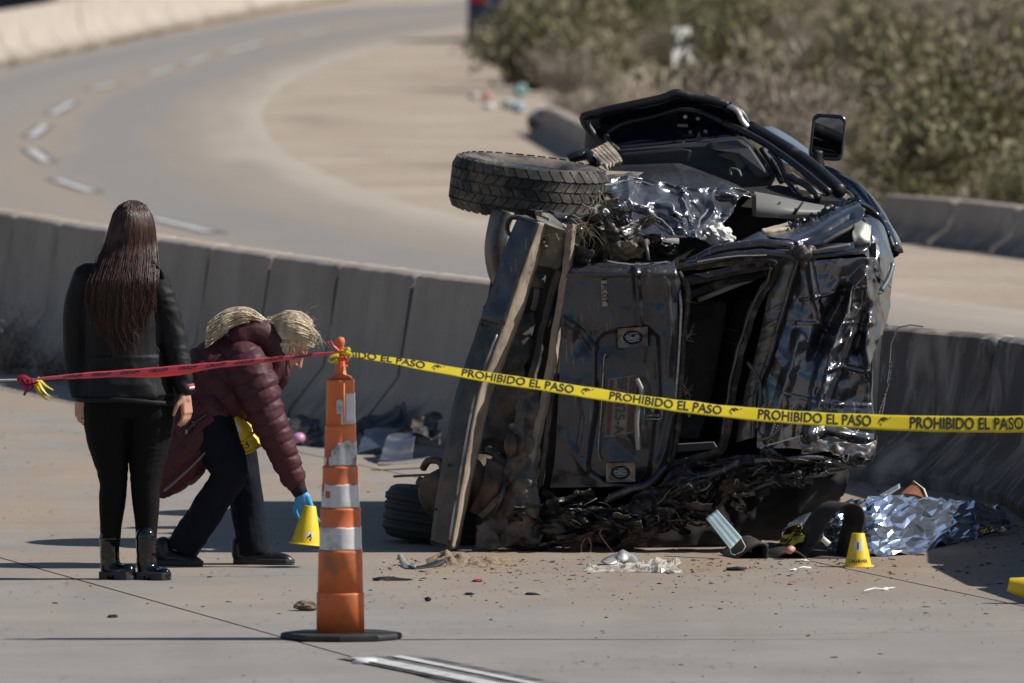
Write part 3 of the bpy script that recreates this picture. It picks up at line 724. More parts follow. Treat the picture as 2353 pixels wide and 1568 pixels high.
ss = body.modifiers.new('sub', 'SUBSURF'); ss.levels = ss.render_levels = 2; ss.subdivision_type = 'SIMPLE'
# dark lining behind the opened rear
plate('cabin_lining', [(1545, 610), (1800, 600), (1960, 600), (1940, 1030), (1690, 1080), (1530, 1080), (1540, 800)], 0.95, 0.02, M_DARKIN, wreck, 0)
plate('underbody_pan', [(1190, 520, 0.22), (1310, 540, 0.2), (1300, 760, 0.22), (1275, 1120, 0.2), (1245, 1240, 0.2), (1090, 1245, 0.25), (1105, 1000, 0.28), (1120, 800, 0.3)], 0.2, 0.05, M_UNDER, wreck, 0)

# ---- wheels
wt = tyre('rear_wheel', px(1214, 431, 0.72), (0.115, -0.065, 1.0), M_RUBBER, wreck)
wl_ = tyre('rear_wheel', px(1060, 1188, 0.80), (-0.11, -0.01, -1.0), M_RUBBERD, wreck, tread=False, rim=True)
wf = tyre('front_wheel', px(1512, 332, 3.35), (0.10, 0.0, 1.0), M_RUBBERD, wreck, tread=False)
gv = MB()
qd = Vector((-0.11, -0.01, -1.0)).normalized().to_track_quat('Z', 'Y').to_matrix()
for z in (-0.07, -0.025, 0.025, 0.07):
    gv.lathe([(0.364, z - 0.018), (0.374, z - 0.014), (0.374, z + 0.014), (0.364, z + 0.018)], 64, px(1060, 1188, 0.80), qd, cap=False)
gv.build('tread_rib', M_RUBBERD, wl_, True)

# ---- rear bumper beam leaning across the wreck
bpath = [(1190, 497), (1150, 600), (1112, 712), (1082, 800), (1050, 899), (1022, 1031), (1002, 1150), (990, 1246)]
wid = [48, 52, 52, 50, 47, 50, 50, 46]; side = [70, 80, 84, 82, 76, 74, 68, 60]
lf = catmull([px(x, y, -0.06) for x, y in bpath], 56); md = catmull([px(x + w_, y + 12, -0.12) for (x, y), w_ in zip(bpath, wid)], 56)
rt = catmull([px(x + s_, y + 16, 0.02) for (x, y), s_ in zip(bpath, side)], 56); bk = catmull([px(x + s_ - 6, y + 14, 0.03) for (x, y), s_ in zip(bpath, side)], 56)
def bump_strip(name, A, B, mt, seed, rows=5, amp=0.006):
    m = MB(); n = len(A)
    for i in range(n):
        for k in range(rows + 1):
            p = A[i].lerp(B[i], k / rows); d = noise.noise(p * 9 + Vector((seed, 0, 0))) * amp + noise.noise(p * 30) * amp * 0.35; m.v.append((p.x + d * 0.4, p.y - d, p.z))
    for i in range(n - 1):
        for k in range(rows):
            a = i * (rows + 1) + k; m.f.append((a, a + 1, a + rows + 2, a + rows + 1)); m.m.append(0)
    o = m.build(name, mt, wreck, True, False); solid(o, 0.012, 0); return o
M_BEAM = simple('beam_steel', (0.030, 0.028, 0.030), 0.38, 0.2, 0.4, 7, dirt=(0.13, 0.105, 0.085), dirt_amt=0.5, dscale=5, coat=0.3)
M_BEAML = simple('beam_edge', (0.22, 0.18, 0.145), 0.6, 0.1, 0.35, 9, dirt=(0.36, 0.29, 0.22), dirt_amt=0.7, dscale=4)  # muddy tan, with the sunlit look of the flanges put into the colour
k1 = 17
bump_strip('bumper_beam', lf[k1:], md[k1:], M_BEAM, 1); bump_strip('bumper_cover', [p + Vector((0, -0.008, 0)) for p in lf[:k1 + 2]], [p + Vector((0, -0.008, 0)) for p in md[:k1 + 2]], M_NAVY, 3, 6, 0.014)
bump_strip('beam_flange', md, rt, M_BEAML, 5, 5, 0.008)
MB().tube([md[i].lerp(lf[i], 0.12) + Vector((0, -0.004, 0)) for i in range(20, 56, 2)], 0.0085, 6).build('beam_edge', M_BAREMETAL, wreck, True)
top = MB(); top.add([lf[0], md[0], rt[0], lf[0] + Vector((0.03, 0.1, 0.0))], [(0, 1, 2, 3)]); solid(top.build('beam_cap', M_DUSTY, wreck, False, False), 0.01)
bot = MB(); bot.add([lf[-1], md[-1], rt[-1], lf[-1] + Vector((0.03, 0.1, 0.0))], [(0, 1, 2, 3)]); solid(bot.build('beam_cap', M_DUSTY, wreck, False, False), 0.01)
for x, y in ((1115, 745), (1040, 1068), (1010, 1170)):
    p = px(x - 8, y, -0.105); MB().lathe([(0.008, 0), (0.007, 0.004), (0.0, 0.004)], 10, p, Matrix.Rotation(R(90), 3, 'X'), cap=False).build('bolt_hole', M_DARKIN, wreck)
# flanges between beam and tailgate
bar('sill_flange', [(1312, 515, 0.02), (1298, 640, 0.02), (1278, 760, 0.03), (1254, 899, 0.02), (1233, 1000, 0.02), (1212, 1100, 0.0)], 0.026, M_BEAML, wreck, 5, ((1, 0, 0), 1.5), False, 0.007, 7)
bar('sill_seam', [(1330, 540, 0.05), (1296, 660, 0.05), (1284, 800, 0.06), (1262, 960, 0.05), (1236, 1140, 0.03)], 0.016, M_DUSTY, wreck, 5, None, False, 0.006, 6)
bar('sill_seam', [(1285, 620, 0.08), (1252, 740, 0.1), (1225, 860, 0.1), (1200, 980, 0.1)], 0.022, M_UNDER, wreck, 5, None, False, 0.008, 6)
panel('rear_valance', [[(1190, 880, 0.12), (1215, 880, 0.05), (1240, 890, 0.02)], [(1178, 1000, 0.1), (1205, 1000, 0.02), (1236, 1000, 0.0)], [(1152, 1090, 0.08), (1195, 1095, -0.02), (1238, 1095, -0.02)], [(1118, 1170, 0.05), (1175, 1180, -0.06), (1240, 1185, -0.03)], [(1092, 1262, 0.05), (1165, 1255, -0.04), (1242, 1250, -0.02)]], 40, 90, M_DUSTY, wreck, 0.028, 7.0, 2, rag=0.02, crease=1.4)
panel('wheel_arch_liner', [[(1118, 700, 0.3), (1160, 720, 0.2), (1230, 720, 0.2)], [(1105, 860, 0.25), (1150, 880, 0.16), (1200, 890, 0.15)], [(1085, 1000, 0.25), (1130, 1010, 0.16), (1180, 1010, 0.14)]], 30, 40, M_UNDER, wreck, 0.05, 4.0, 9, rag=0.02, crease=1.2)
# exhaust: muffler drum, heat shields, broken hanger
qm = Vector((0.55, 0.6, 0.22)).normalized().to_track_quat('Z', 'Y').to_matrix()
MB().lathe([(0.02, -0.17), (0.085, -0.17), (0.115, -0.15), (0.12, -0.05), (0.12, 0.1), (0.10, 0.14), (0.03, 0.15)], 28, px(1050, 1120, 0.22), qm).build('muffler', M_RUST, wreck, True)
MB().lathe([(0.02, -0.14), (0.105, -0.13), (0.125, -0.11), (0.127, 0.1), (0.11, 0.13), (0.02, 0.14)], 28, px(1102, 1098, 0.26), qm).build('resonator', M_RUST, wreck, True)
panel('heat_shield', [[(1118, 1052, 0.12), (1150, 1062, 0.10), (1168, 1075, 0.1)], [(1108, 1110, 0.02), (1135, 1120, 0.0), (1150, 1130, 0.03)], [(1078, 1175, 0.1), (1105, 1185, 0.06), (1120, 1190, 0.08)]], 12, 20, M_RUST, wreck, 0.012, 5, 4)
panel('heat_shield', [[(1160, 1078, 0.08), (1167, 1082, 0.08)], [(1150, 1130, 0.0), (1160, 1135, 0.0)], [(1118, 1192, 0.02), (1128, 1196, 0.03)]], 6, 20, M_DUSTY, wreck, 0.006, 5, 5)
bar('exhaust_hanger', [(972, 1075, 0.2), (985, 1058, 0.15), (1010, 1060, 0.1), (1020, 1085, 0.1)], 0.018, M_RUST, wreck, 8)
bar('exhaust_hanger', [(968, 1098, 0.2), (962, 1112, 0.18), (985, 1100, 0.15), (1012, 1110, 0.12)], 0.016, M_RUST, wreck, 8)
bar('tail_pipe', [(905, 1094, 0.5), (940, 1092, 0.4), (985, 1090, 0.25)], 0.006, M_RUST, wreck, 6)
bar('control_arm', [(1120, 1030, 0.15), (1140, 1045, 0.1), (1160, 1062, 0.1), (1172, 1060, 0.12)], [0.018, 0.028], M_UNDER, wreck, 8, None, True, 0.01)
m = MB(); m.ellipsoid(px(1177, 1022, 0.05), (0.040, 0.04, 0.058), fn=lambda p: 1 + 0.15 * noise.noise(p * 3)); m.build('rubber_mount', M_RUST, wreck, True)
panel('torn_bracket', [[(1098, 1205, -0.02), (1140, 1190, 0.0), (1165, 1150, 0.03)], [(1095, 1235, -0.04), (1135, 1225, -0.03), (1150, 1200, 0.0)], [(1080, 1262, -0.03), (1125, 1262, -0.03), (1160, 1255, 0.0)]], 20, 16, M_DUSTY, wreck, 0.025, 8, 6, rag=0.015, crease=1.3)
bar('cross_member', [(1105, 1190, 0.02), (1130, 1165, 0.0), (1160, 1130, 0.02), (1190, 1080, 0.05)], 0.024, M_DUSTY, wreck, 5, ((1, 0, 0), 0.5), False, 0.008)
# suspension and brackets at the upper corner
panel('trailing_arm', [[(1134, 480, 0.4), (1158, 484, 0.25), (1180, 490, 0.25)], [(1118, 560, 0.35), (1135, 560, 0.2), (1162, 560, 0.2)], [(1123, 620, 0.35), (1140, 622, 0.2), (1155, 620, 0.2)], [(1138, 660, 0.35), (1150, 655, 0.22), (1160, 640, 0.2)]], 12, 24, M_DUSTY, wreck, 0.01, 6, 3, thick=0.02)
hk = MB(); P = []
for k in range(15):
    a = R(20) + k / 14 * R(300); P.append(px(1186 + 22 * math.cos(a), 521 - 24 * math.sin(a), 0.05))
hk.tube(P, 0.011, 8); hk.build('tow_hook', M_DUSTY, wreck, True)
panel('bracket', [[(1231, 486, 0.05), (1262, 492, 0.1), (1298, 520, 0.12)], [(1232, 512, -0.02), (1265, 522, 0.0), (1300, 535, 0.03)], [(1236, 560, 0.02), (1266, 575, 0.02), (1292, 590, 0.05)], [(1218, 605, 0.05), (1250, 612, 0.05), (1282, 622, 0.08)]], 18, 26, M_OLIVE, wreck, 0.016, 8, 7, ridges=[([(1232, 505), (1300, 530)], 0.05, 9)], rag=0.006)
plate('bracket_tab', [(1228, 484), (1246, 483), (1246, 494), (1262, 500), (1262, 512), (1230, 510)], 0.0, 0.03, M_OLIVE, wreck)
bar('shock_absorber', [(1240, 630, 0.15), (1236, 660, 0.15)], 0.030, M_UNDER, wreck, 12); bar('shock_rod', [(1236, 660, 0.15), (1232, 690, 0.16), (1225, 712, 0.17)], 0.018, M_DUSTY, wreck, 10)
bar('brake_line', [(1205, 560, 0.0), (1210, 600, 0.0), (1226, 625, 0.02)], 0.004, M_DUSTY, wreck, 6)
for i, (x, y, s) in enumerate(((1247, 556, 0.016), (1252, 566, 0.014), (1256, 545, 0.012))):
    m = MB(); m.ellipsoid(px(x, y, -0.02), (s, s, s * 0.8)); m.build('bolt', M_DUSTY, wreck, True)
gs = MB(); rg2 = random.Random(8)
for i in range(70):
    x0, y0 = rg2.choice([(1250, 525), (1330, 515), (1345, 520), (1375, 445), (1260, 540)]); p = px(x0 + rg2.gauss(0, 8), y0 + rg2.gauss(0, 5), 0.0 + rg2.uniform(-0.05, 0.05))
    d = Vector((rg2.gauss(0, 1), rg2.gauss(0, 0.3), rg2.gauss(-0.4, 1))).normalized() * rg2.uniform(0.03, 0.12)
    gs.tube([p, p + d * 0.5 + Vector((rg2.gauss(0, 0.01), 0, rg2.gauss(0, 0.01))), p + d], 0.0014, 4)
g_ = gs.build('caught_straw', simple('straw_caught', (0.34, 0.28, 0.16), 0.9), wreck); g_['kind'] = 'stuff'

# ---- tailgate
tg_l = [(1318, 606), (1298, 641), (1291, 704), (1288, 770), (1286, 835), (1281, 941), (1274, 1050), (1262, 1120)]
tg_r = [(1546, 600), (1562, 650), (1571, 700), (1569, 800), (1560, 880), (1550, 970), (1536, 1050), (1484, 1118)]
basin = [(1366, 815), (1370, 778), (1388, 762), (1424, 754), (1488, 748), (1516, 770), (1521, 905), (1507, 970), (1494, 1090), (1470, 1112), (1388, 1106), (1352, 1082), (1348, 1068), (1366, 941)]
def pdist(poly, x, y):
    """signed distance in picture units, negative inside"""
    ins = False; best = 1e9; n = len(poly)
    for i in range(n):
        ax, ay = poly[i]; bx, by = poly[(i + 1) % n]; dx, dy = bx - ax, by - ay; t = max(0, min(1, ((x - ax) * dx + (y - ay) * dy) / (dx * dx + dy * dy)))
        best = min(best, math.hypot(x - ax - dx * t, y - ay - dy * t))
        if (ay > y) != (by > y) and x < (bx - ax) * (y - ay) / (by - ay) + ax: ins = not ins
    return -best if ins else best
def sstep(a, b, x): t = max(0, min(1, (x - a) / (b - a))); return t * t * (3 - 2 * t)
def tg_relief(x, y):
    d = pdist(basin, x, y); z = 0.050 * sstep(4, -9, d)
    z += 0.045 * math.exp(-(((x - 1345) / 30) ** 2 + ((y - 775) / 34) ** 2))            # dent left of the lamp
    z -= 0.03 * math.exp(-(((x - 1312) / 14) ** 2 + ((y - 757) / 30) ** 2))
    z -= 0.035 * sstep(1452, 1466, x) * sstep(700, 640, y) + 0.02 * sstep(1470, 1500, x)
    z += 0.05 * sstep(618, 604, y)                                                     # rolled top edge
    z -= 0.02 * math.exp(-((y - 628) / 8) ** 2)
    z += 0.05 * sstep(1548, 1572, x)
    z += 0.03 * sstep(1060, 1120, y)
    return z
tgate = panel('tailgate', [[(a[0], a[1], 0.0), ((a[0] * 2 + b[0]) / 3, (a[1] * 2 + b[1]) / 3, -0.03), ((a[0] + 2 * b[0]) / 3, (a[1] + 2 * b[1]) / 3, -0.03), (b[0], b[1], 0.0)] for a, b in zip(tg_l, tg_r)], 90, 150, M_NAVY, wreck, 0.012, 4.0, 1, relief=tg_relief, thick=0.006, crease=0.8, ridges=[([(1458, 606), (1466, 680), (1470, 750)], 0.022, 12), ([(1296, 735), (1335, 760), (1366, 802)], 0.025, 12), ([(1285, 990), (1320, 1040), (1345, 1080)], 0.02, 14), ([(1500, 1100), (1525, 1040), (1545, 950)], 0.025, 12), ([(1330, 880), (1345, 960), (1335, 1040)], 0.012, 14), ([(1530, 640), (1540, 740), (1535, 860)], 0.016, 10)])
plate('number_plate_recess', [(1389, 815), (1410, 800), (1430, 790), (1482, 772), (1479, 880), (1468, 1000), (1456, 1068), (1400, 1088), (1374, 1060), (1380, 960)], 0.012, 0.02, simple('recess_plastic', (0.045, 0.043, 0.042), 0.6, 0, 0.15, 20, dirt=(0.12, 0.10, 0.08), dirt_amt=0.25), tgate, 0.002)
bar('chrome_strip', [(1392, 812, -0.035), (1387, 830, -0.035), (1382, 930, -0.035), (1374, 1035, -0.03), (1381, 1058, -0.03)], 0.0045, M_CHROME, tgate, 6)
def lamp(x0, y0, x1, y1, c, tilt, lower):
    fr = MB(); a = [(x0, y0 + tilt), (x1, y0), (x1 - 1, y1 - tilt), (x0 + 1, y1)]
    cx, cy = (x0 + x1) / 2, (y0 + y1) / 2
    outer = [px(*p, c) for p in a]; inner = []
    n = 24; oring = []
    for k in range(n):
        t = 2 * math.pi * k / n; ux, uy = math.cos(t), math.sin(t); e = max(abs(ux), abs(uy)); sx, sy = ux / e, uy / e
        oring.append(px(cx + sx * (x1 - x0) / 2, cy + sy * (y1 - y0) / 2 - sx * tilt / 2, c))
    iring = [px(cx + math.cos(2 * math.pi * k / n) * (x1 - x0) * 0.33, cy + math.sin(2 * math.pi * k / n) * (y1 - y0) * 0.36, c + 0.004) for k in range(n)]
    iring2 = [p + Vector((0, 0.03, 0)) for p in iring]; oback = [p + Vector((0, 0.03, 0)) for p in oring]
    fr.add(oring + iring + iring2 + oback, [(k, (k + 1) % n, (k + 1) % n + n, k + n) for k in range(n)] + [(k + n, (k + 1) % n + n, (k + 1) % n + 2 * n, k + 2 * n) for k in range(n)] + [(k, k + 3 * n, (k + 1) % n + 3 * n, (k + 1) % n) for k in range(n)])
    f = fr.build('plate_lamp', simple('dull_chrome', (0.17, 0.155, 0.135), 0.32, 0.9, 0.3, 14, dirt=(0.12, 0.095, 0.07), dirt_amt=0.5, dscale=16), tgate, False)
    ln = MB(); ln.ellipsoid(px(cx, cy, c + 0.026), ((x1 - x0) * 0.32 / 488, 0.012, (y1 - y0) * 0.35 / 488)); ln.build('lens', simple('lamp_lens', (0.20, 0.21, 0.25), 0.12, 0.6, 0.3, 60), f, True)
    for k in (-1, 0, 1):
        bar('lens_rib', [(cx - 14, cy + k * 9 + 1, c + 0.01), (cx + 15, cy + k * 9 - 2, c + 0.01)], 0.004, M_CHROME, f, 6)
    if not lower: MB().lathe([(0.009, 0), (0.0, 0.001)], 12, px(cx + 1, cy - 4, c + 0.004), Matrix.Rotation(R(90), 3, 'X'), cap=False).build('lamp_hole', M_DARKIN, f)
lamp(1419, 752, 1488, 797, -0.042, 5, False); lamp(1392, 1063, 1459, 1107, -0.028, 2, True)
# number plate, written downwards
A, B, C_, D_ = px(1397, 870, -0.004), px(1464, 859, -0.004), px(1454, 994, -0.004), px(1388, 1005, -0.004)
pl = MB().prism([A, B, C_, D_], (0, 0.004, 0)).build('number_plate', simple('plate_face', (0.20, 0.18, 0.155), 0.5, 0, 0.25, 14, dirt=(0.18, 0.13, 0.10), dirt_amt=0.4, dscale=9), tgate); bevel(pl, 0.006, 3, 60)
def on_plate(u, v, l=0.0): return A.lerp(B, u).lerp(D_.lerp(C_, u), v) + Vector((0, -0.004 - l, 0))
M_PLRED = simple('plate_red', (0.10, 0.045, 0.038), 0.55, 0, 0.3, 12)
for u0, u1 in ((0.05, 0.20), (0.76, 0.96)):
    MB().add([on_plate(u0, 0.03), on_plate(u1, 0.03), on_plate(u1, 0.97), on_plate(u0, 0.97)], [(0, 1, 2, 3)]).build('plate_band', M_PLRED, pl)
vd = (D_ - A).normalized(); ud = (B - A).normalized()
text_on('plate_lettering', 'BFJ-025-A', 0.066, on_plate(0.48, 0.5, 0.001), vd, ud, simple('plate_ink', (0.05, 0.05, 0.055), 0.6), pl, 0.0006, 0.001, 0.0005)
# emblem: rounded square ring with an upright letter form lying on its side
ec = px(1500, 941, -0.045); er = []
def rr_sq(hw, hh, r, n=6):
    pts = []
    for (sx, sy, a0) in ((1, 1, 0), (-1, 1, 90), (-1, -1, 180), (1, -1, 270)):
        for k in range(n + 1):
            a = R(a0 + 90 * k / n); pts.append((sx * (hw - r) + r * math.cos(a), sy * (hh - r) + r * math.sin(a)))
    return pts
o1 = rr_sq(0.041, 0.043, 0.014); em = MB()
em.tube([ec + Vector((x, 0, z)) for x, z in o1] + [ec + Vector((o1[0][0], 0, o1[0][1]))], 0.0042, 8)
for zz in (-0.028, 0.028):
    em.tube([ec + Vector((-0.033, 0, zz * 1.05)), ec + Vector((0, -0.002, zz * 0.82)), ec + Vector((0.033, 0, zz * 1.05))], [0.009, 0.007, 0.009], 8)
em.box(ec, (0.016, 0.010, 0.05)); em.build('emblem', M_CHROME, tgate, True)
bd = plate('model_badge', [(1380, 644), (1394, 642), (1396, 703), (1383, 705)], -0.05, 0.006, simple('badge_base', (0.34, 0.30, 0.25), 0.4, 0.7, 0.3, 20, dirt=(0.25, 0.2, 0.15), dirt_amt=0.5), tgate, 0.003)
text_on('badge_lettering', 'PILOT', 0.034, px(1388, 673, -0.052), (0.02, 0, -1), (1, 0, 0), M_DARKIN, bd, 0.0006, 0.001, 0.0)
bar('loose_trim_strip', [(1462, 870, -0.06), (1474, 897, -0.07), (1469, 918, -0.075), (1462, 965, -0.08), (1464, 1010, -0.08), (1466, 1034, -0.08)], 0.012, simple('pale_trim', (0.27, 0.25, 0.22), 0.45, 0.2, 0.2, 14), wreck, 6, ((1, 0, 0), 0.35))
bar('loose_trim_strip', [(1444, 1000, -0.05), (1455, 1018, -0.06), (1463, 1035, -0.07)], 0.008, M_TRIM, wreck, 6, ((1, 0, 0), 0.4))
bar('window_seal', [(1556, 622, -0.01), (1580, 672, 0.0), (1572, 760, 0.0), (1564, 870, 0.0), (1557, 960, 0.0), (1549, 1030, 0.0), (1532, 1070, 0.02)], 0.016, M_SEAL, wreck, 8, None, True, 0.008)
bar('glass_channel', [(1546, 610, 0.0), (1563, 690, -0.02), (1560, 800, -0.02), (1548, 950, -0.02), (1533, 1060, -0.01)], 0.008, M_BAREMETAL, wreck, 6, None, True, 0.003)
bar('wiper_wire', [(1566, 880, -0.02), (1582, 900, -0.03), (1584, 920, -0.03), (1578, 935, -0.02)], 0.003, M_DUSTY, wreck, 6)
m = MB(); m.ellipsoid(px(1579, 925, -0.03), (0.022, 0.02, 0.014)); m.ellipsoid(px(1583, 945, -0.03), (0.01, 0.01, 0.028)); m.build('wiper_pivot', M_GREYP, wreck, True)

# ---- rear window opening and what shows inside
frame_pts = [(1550, 617, 0.02), (1660, 600, 0.0), (1766, 596, -0.02), (1782, 610, -0.02), (1772, 640, 0.0), (1747, 676, 0.0), (1719, 746, 0.0), (1698, 817, 0.0), (1680, 905, 0.0), (1668, 993, 0.0), (1650, 1036, 0.0), (1592, 1056, 0.02), (1520, 1074, 0.04)]
bar('window_frame', frame_pts, 0.030, M_SEAL, wreck, 6, ((0, 1, 0), 0.8), False, 0.007, 7)
bar('window_frame_lip', [(x - 9, y + 6, c - 0.03) for x, y, c in frame_pts[3:10]], 0.007, M_DUSTY, wreck, 5, None, False, 0.006)
bar('window_frame_rail', [(1560, 650, 0.05), (1640, 630, 0.06), (1720, 615, 0.05), (1770, 606, 0.03)], 0.026, M_NAVY, wreck, 5, None, False, 0.010)
bar('window_frame_rail', [(1575, 680, 0.08), (1640, 655, 0.1), (1700, 640, 0.1), (1755, 625, 0.1)], 0.02, M_BLACK, wreck, 5, None, False, 0.010)
bar('grey_pole', [(1603, 689, 0.1), (1762, 626, 0.12)], 0.0125, M_GREYP, wreck, 12)
plate('seat_back', [(1578, 690, 0.4), (1672, 690, 0.45), (1662, 764, 0.45), (1632, 923, 0.45), (1604, 1012, 0.42), (1553, 1004, 0.4), (1562, 850, 0.4)], 0.4, 0.12, M_SEAT, wreck, 0.02)
plate('headrest_panel', [(1583, 700, 0.36), (1640, 698, 0.36), (1636, 728, 0.36), (1592, 735, 0.36)], 0.36, 0.05, M_DARKIN, wreck, 0.01)
plate('roof_lining', [(1690, 690, 0.5), (1730, 690, 0.4), (1690, 850, 0.4), (1650, 1020, 0.45), (1615, 1020, 0.6), (1650, 850, 0.6)], 0.5, 0.04, M_DARKIN, wreck, 0.01)
for y in (752, 782, 915): bar('lining_seam', [(1660, y, 0.44), (1710, y + 12, 0.42)], 0.004, M_TRIM, wreck, 6)
plate('sill_plate', [(1555, 1020, 0.3), (1640, 1015, 0.3), (1650, 1030, 0.3), (1555, 1038, 0.3)], 0.3, 0.05, M_GREYP, wreck)
tw = MB(); rg3 = random.Random(4)
for (x, y) in ((1578, 770), (1576, 780), (1570, 895), (1572, 905), (1577, 690)):
    for k in range(4):
        p = px(x, y, -0.02); d = Vector((rg3.uniform(-0.2, 1), rg3.uniform(-0.3, 0.3), rg3.gauss(0.1, 0.6))) * 0.05; tw.tube([p, p + d], [0.002, 0.001], 4)
t_ = tw.build('caught_twigs', simple('twig', (0.2, 0.14, 0.09), 0.9), wreck); t_['kind'] = 'stuff'
# ---- ribbed inner pillar
pl_l = [(1786, 595), (1765, 676), (1747, 764), (1730, 835), (1705, 926), (1692, 1015)]
pl_r = [(1838, 598), (1818, 658), (1796, 736), (1768, 828), (1740, 905), (1733, 1004)]
ribs = []
for k, t in enumerate((0.30, 0.38, 0.47, 0.55, 0.62, 0.70, 0.8)):
    f = t * 5; i = min(int(f), 4); u = f - i
    a = (lerp(pl_l[i][0], pl_l[i + 1][0], u), lerp(pl_l[i][1], pl_l[i + 1][1], u)); b = (lerp(pl_r[i][0], pl_r[i + 1][0], u), lerp(pl_r[i][1], pl_r[i + 1][1], u)); ribs.append(([a, b], 0.014, 5))
ribs.append(([(x - 5, y) for x, y in pl_r], 0.03, 7))
panel('rear_pillar', [[(a[0], a[1], 0.03), ((a[0] + b[0]) / 2, (a[1] + b[1]) / 2, -0.01), (b[0], b[1], -0.01)] for a, b in zip(pl_l, pl_r)], 30, 110, simple('pillar_metal', (0.16, 0.155, 0.15), 0.4, 0.7, 0.4, 7, dirt=(0.27, 0.22, 0.17), dirt_amt=0.45, dscale=6), wreck, 0.014, 9.0, 3, ridges=ribs)
plate('pillar_window', [(1772, 684), (1803, 686), (1800, 722), (1768, 728)], -0.012, 0.004, M_GREYP, wreck, 0.002)
bar('pillar_gap', [(1838, 600, 0.0), (1822, 662, 0.0), (1800, 738, 0.0), (1772, 832, 0.0), (1745, 908, 0.0), (1737, 985, 0.0)], 0.012, M_DARKIN, wreck, 6)
# ---- crumpled roof skin
rl = [(1842, 598), (1826, 662), (1804, 738), (1776, 832), (1748, 908), (1738, 1030)]
rr_ = [(2050, 590), (2045, 676), (2034, 746), (2000, 832), (2003, 930), (2010, 1040)]
ridg = [([(1984, 634), (1963, 658), (1941, 729), (1910, 800), (1889, 905), (1860, 997)], 0.085, 24), ([(1966, 711), (1950, 780), (1920, 849), (1896, 905), (1875, 1000)], 0.05, 16),
        ([(1862, 600), (1872, 690), (1890, 750), (1908, 770)], 0.035, 14), ([(1905, 770), (1885, 830), (1868, 900), (1858, 990)], 0.045, 14), ([(1910, 800), (1955, 770), (2000, 740)], 0.03, 12),
        ([(1835, 770), (1815, 850), (1790, 940), (1770, 1010)], 0.04, 20), ([(1985, 630), (1995, 720), (1990, 800), (2000, 860)], 0.045, 16), ([(2010, 640), (2030, 720), (2020, 780)], 0.03, 14),
        ([(1900, 850), (1930, 838), (1990, 850)], 0.03, 9), ([(1850, 1010), (1900, 985), (1960, 1000), (2005, 1010)], 0.04, 14),
        ([(1840, 690), (1930, 668), (1985, 660)], 0.012, 5), ([(1830, 740), (1900, 745), (1990, 740)], 0.012, 5), ([(1800, 905), (1900, 925), (2000, 930)], 0.010, 5)]
def roof_relief(x, y):
    z = 0.11 * math.exp(-(((x - 1925 + (y - 700) * 0.45) / 20) ** 2)) * sstep(640, 680, y) * sstep(860, 780, y)      # deep valley
    z += 0.07 * math.exp(-(((x - 1985 + (y - 740) * 0.3) / 12) ** 2)) * sstep(680, 720, y) * sstep(830, 790, y)
    z += 0.30 * sstep(1985, 2055, x) ** 1.5
    return z
panel('roof_skin', [[(a[0], a[1], 0.0), (lerp(a[0], b[0], 0.33), lerp(a[1], b[1], 0.33), -0.04), (lerp(a[0], b[0], 0.7), lerp(a[1], b[1], 0.7), -0.02), (b[0], b[1], 0.02)] for a, b in zip(rl, rr_)], 110, 170, M_CRUMP, wreck, 0.026, 4.2, 5, ridges=ridg, relief=roof_relief, rag=0.006, crease=1.2)
panel('torn_edge', [[(1846, 1030, -0.04), (1880, 1010, -0.06), (1930, 1015, -0.06), (1985, 1020, -0.04), (2010, 1010, 0.0)], [(1840, 1048, -0.03), (1890, 1038, -0.06), (1940, 1044, -0.06), (1985, 1052, -0.04), (2008, 1040, 0.0)]], 60, 10, M_BAREMETAL, wreck, 0.02, 14, 8, rag=0.01)
bar('pillar_flap', [(1716, 830, -0.05), (1745, 880, -0.06), (1742, 950, -0.07), (1738, 985, -0.06)], 0.010, M_NAVY, wreck, 6)
bar('drip_rail', [(1740, 1010, -0.04), (1775, 1000, -0.07), (1815, 950, -0.08), (1838, 930, -0.06)], 0.008, M_GREYP, wreck, 6)
bar('bent_strap', [(1822, 1005, -0.06), (1826, 960, -0.08), (1840, 938, -0.08), (1852, 950, -0.07)], 0.008, M_DUSTY, wreck, 6)
# ---- upper right: folded side rail, trim, torn corner
panel('side_rail', [[(1751, 532, 0.5), (1823, 524, 0.55), (1895, 492, 0.6), (1963, 458, 0.6)], [(1775, 545, 0.25), (1850, 535, 0.25), (1920, 497, 0.3), (1976, 470, 0.35)], [(1815, 549, 0.12), (1860, 548, 0.12), (1930, 515, 0.16), (1985, 488, 0.2)], [(1835, 562, 0.1), (1880, 561, 0.1), (1935, 532, 0.12), (1976, 508, 0.15)]], 70, 40, M_CRUMP, wreck, 0.016, 6.0, 2, ridges=[([(1845, 556), (1905, 530), (1955, 500)], -0.04, 12), ([(1830, 540), (1900, 510), (1968, 475)], 0.03, 12)])
bar('rail_seam', [(1886, 562, 0.05), (1930, 536, 0.06), (1976, 512, 0.1)], 0.010, M_GREYP, wreck, 6); bar('rail_seam', [(1875, 566, 0.06), (1920, 545, 0.06), (1970, 520, 0.1)], 0.008, M_RUST, wreck, 6)
panel('pillar_trim', [[(1731, 444, 1.0), (1790, 455, 1.0), (1850, 468, 1.0), (1893, 476, 1.0)], [(1730, 472, 0.82), (1790, 476, 0.82), (1840, 484, 0.85), (1880, 488, 0.9)], [(1731, 498, 0.8), (1780, 500, 0.8), (1825, 500, 0.85), (1850, 498, 0.9)]], 30, 16, M_GREYP, wreck, 0.006, 4, 3, thick=0.02)
for x in (1786, 1838): bar('trim_slot', [(x + 6, 464, 0.83), (x - 14, 492, 0.80)], 0.006, M_DARKIN, wreck, 6)
plate('trim_clip', [(1727, 447), (1737, 446), (1738, 498), (1728, 497)], 0.76, 0.06, M_DUSTY, wreck, 0.004)
gl = MB(); rgl = random.Random(6)
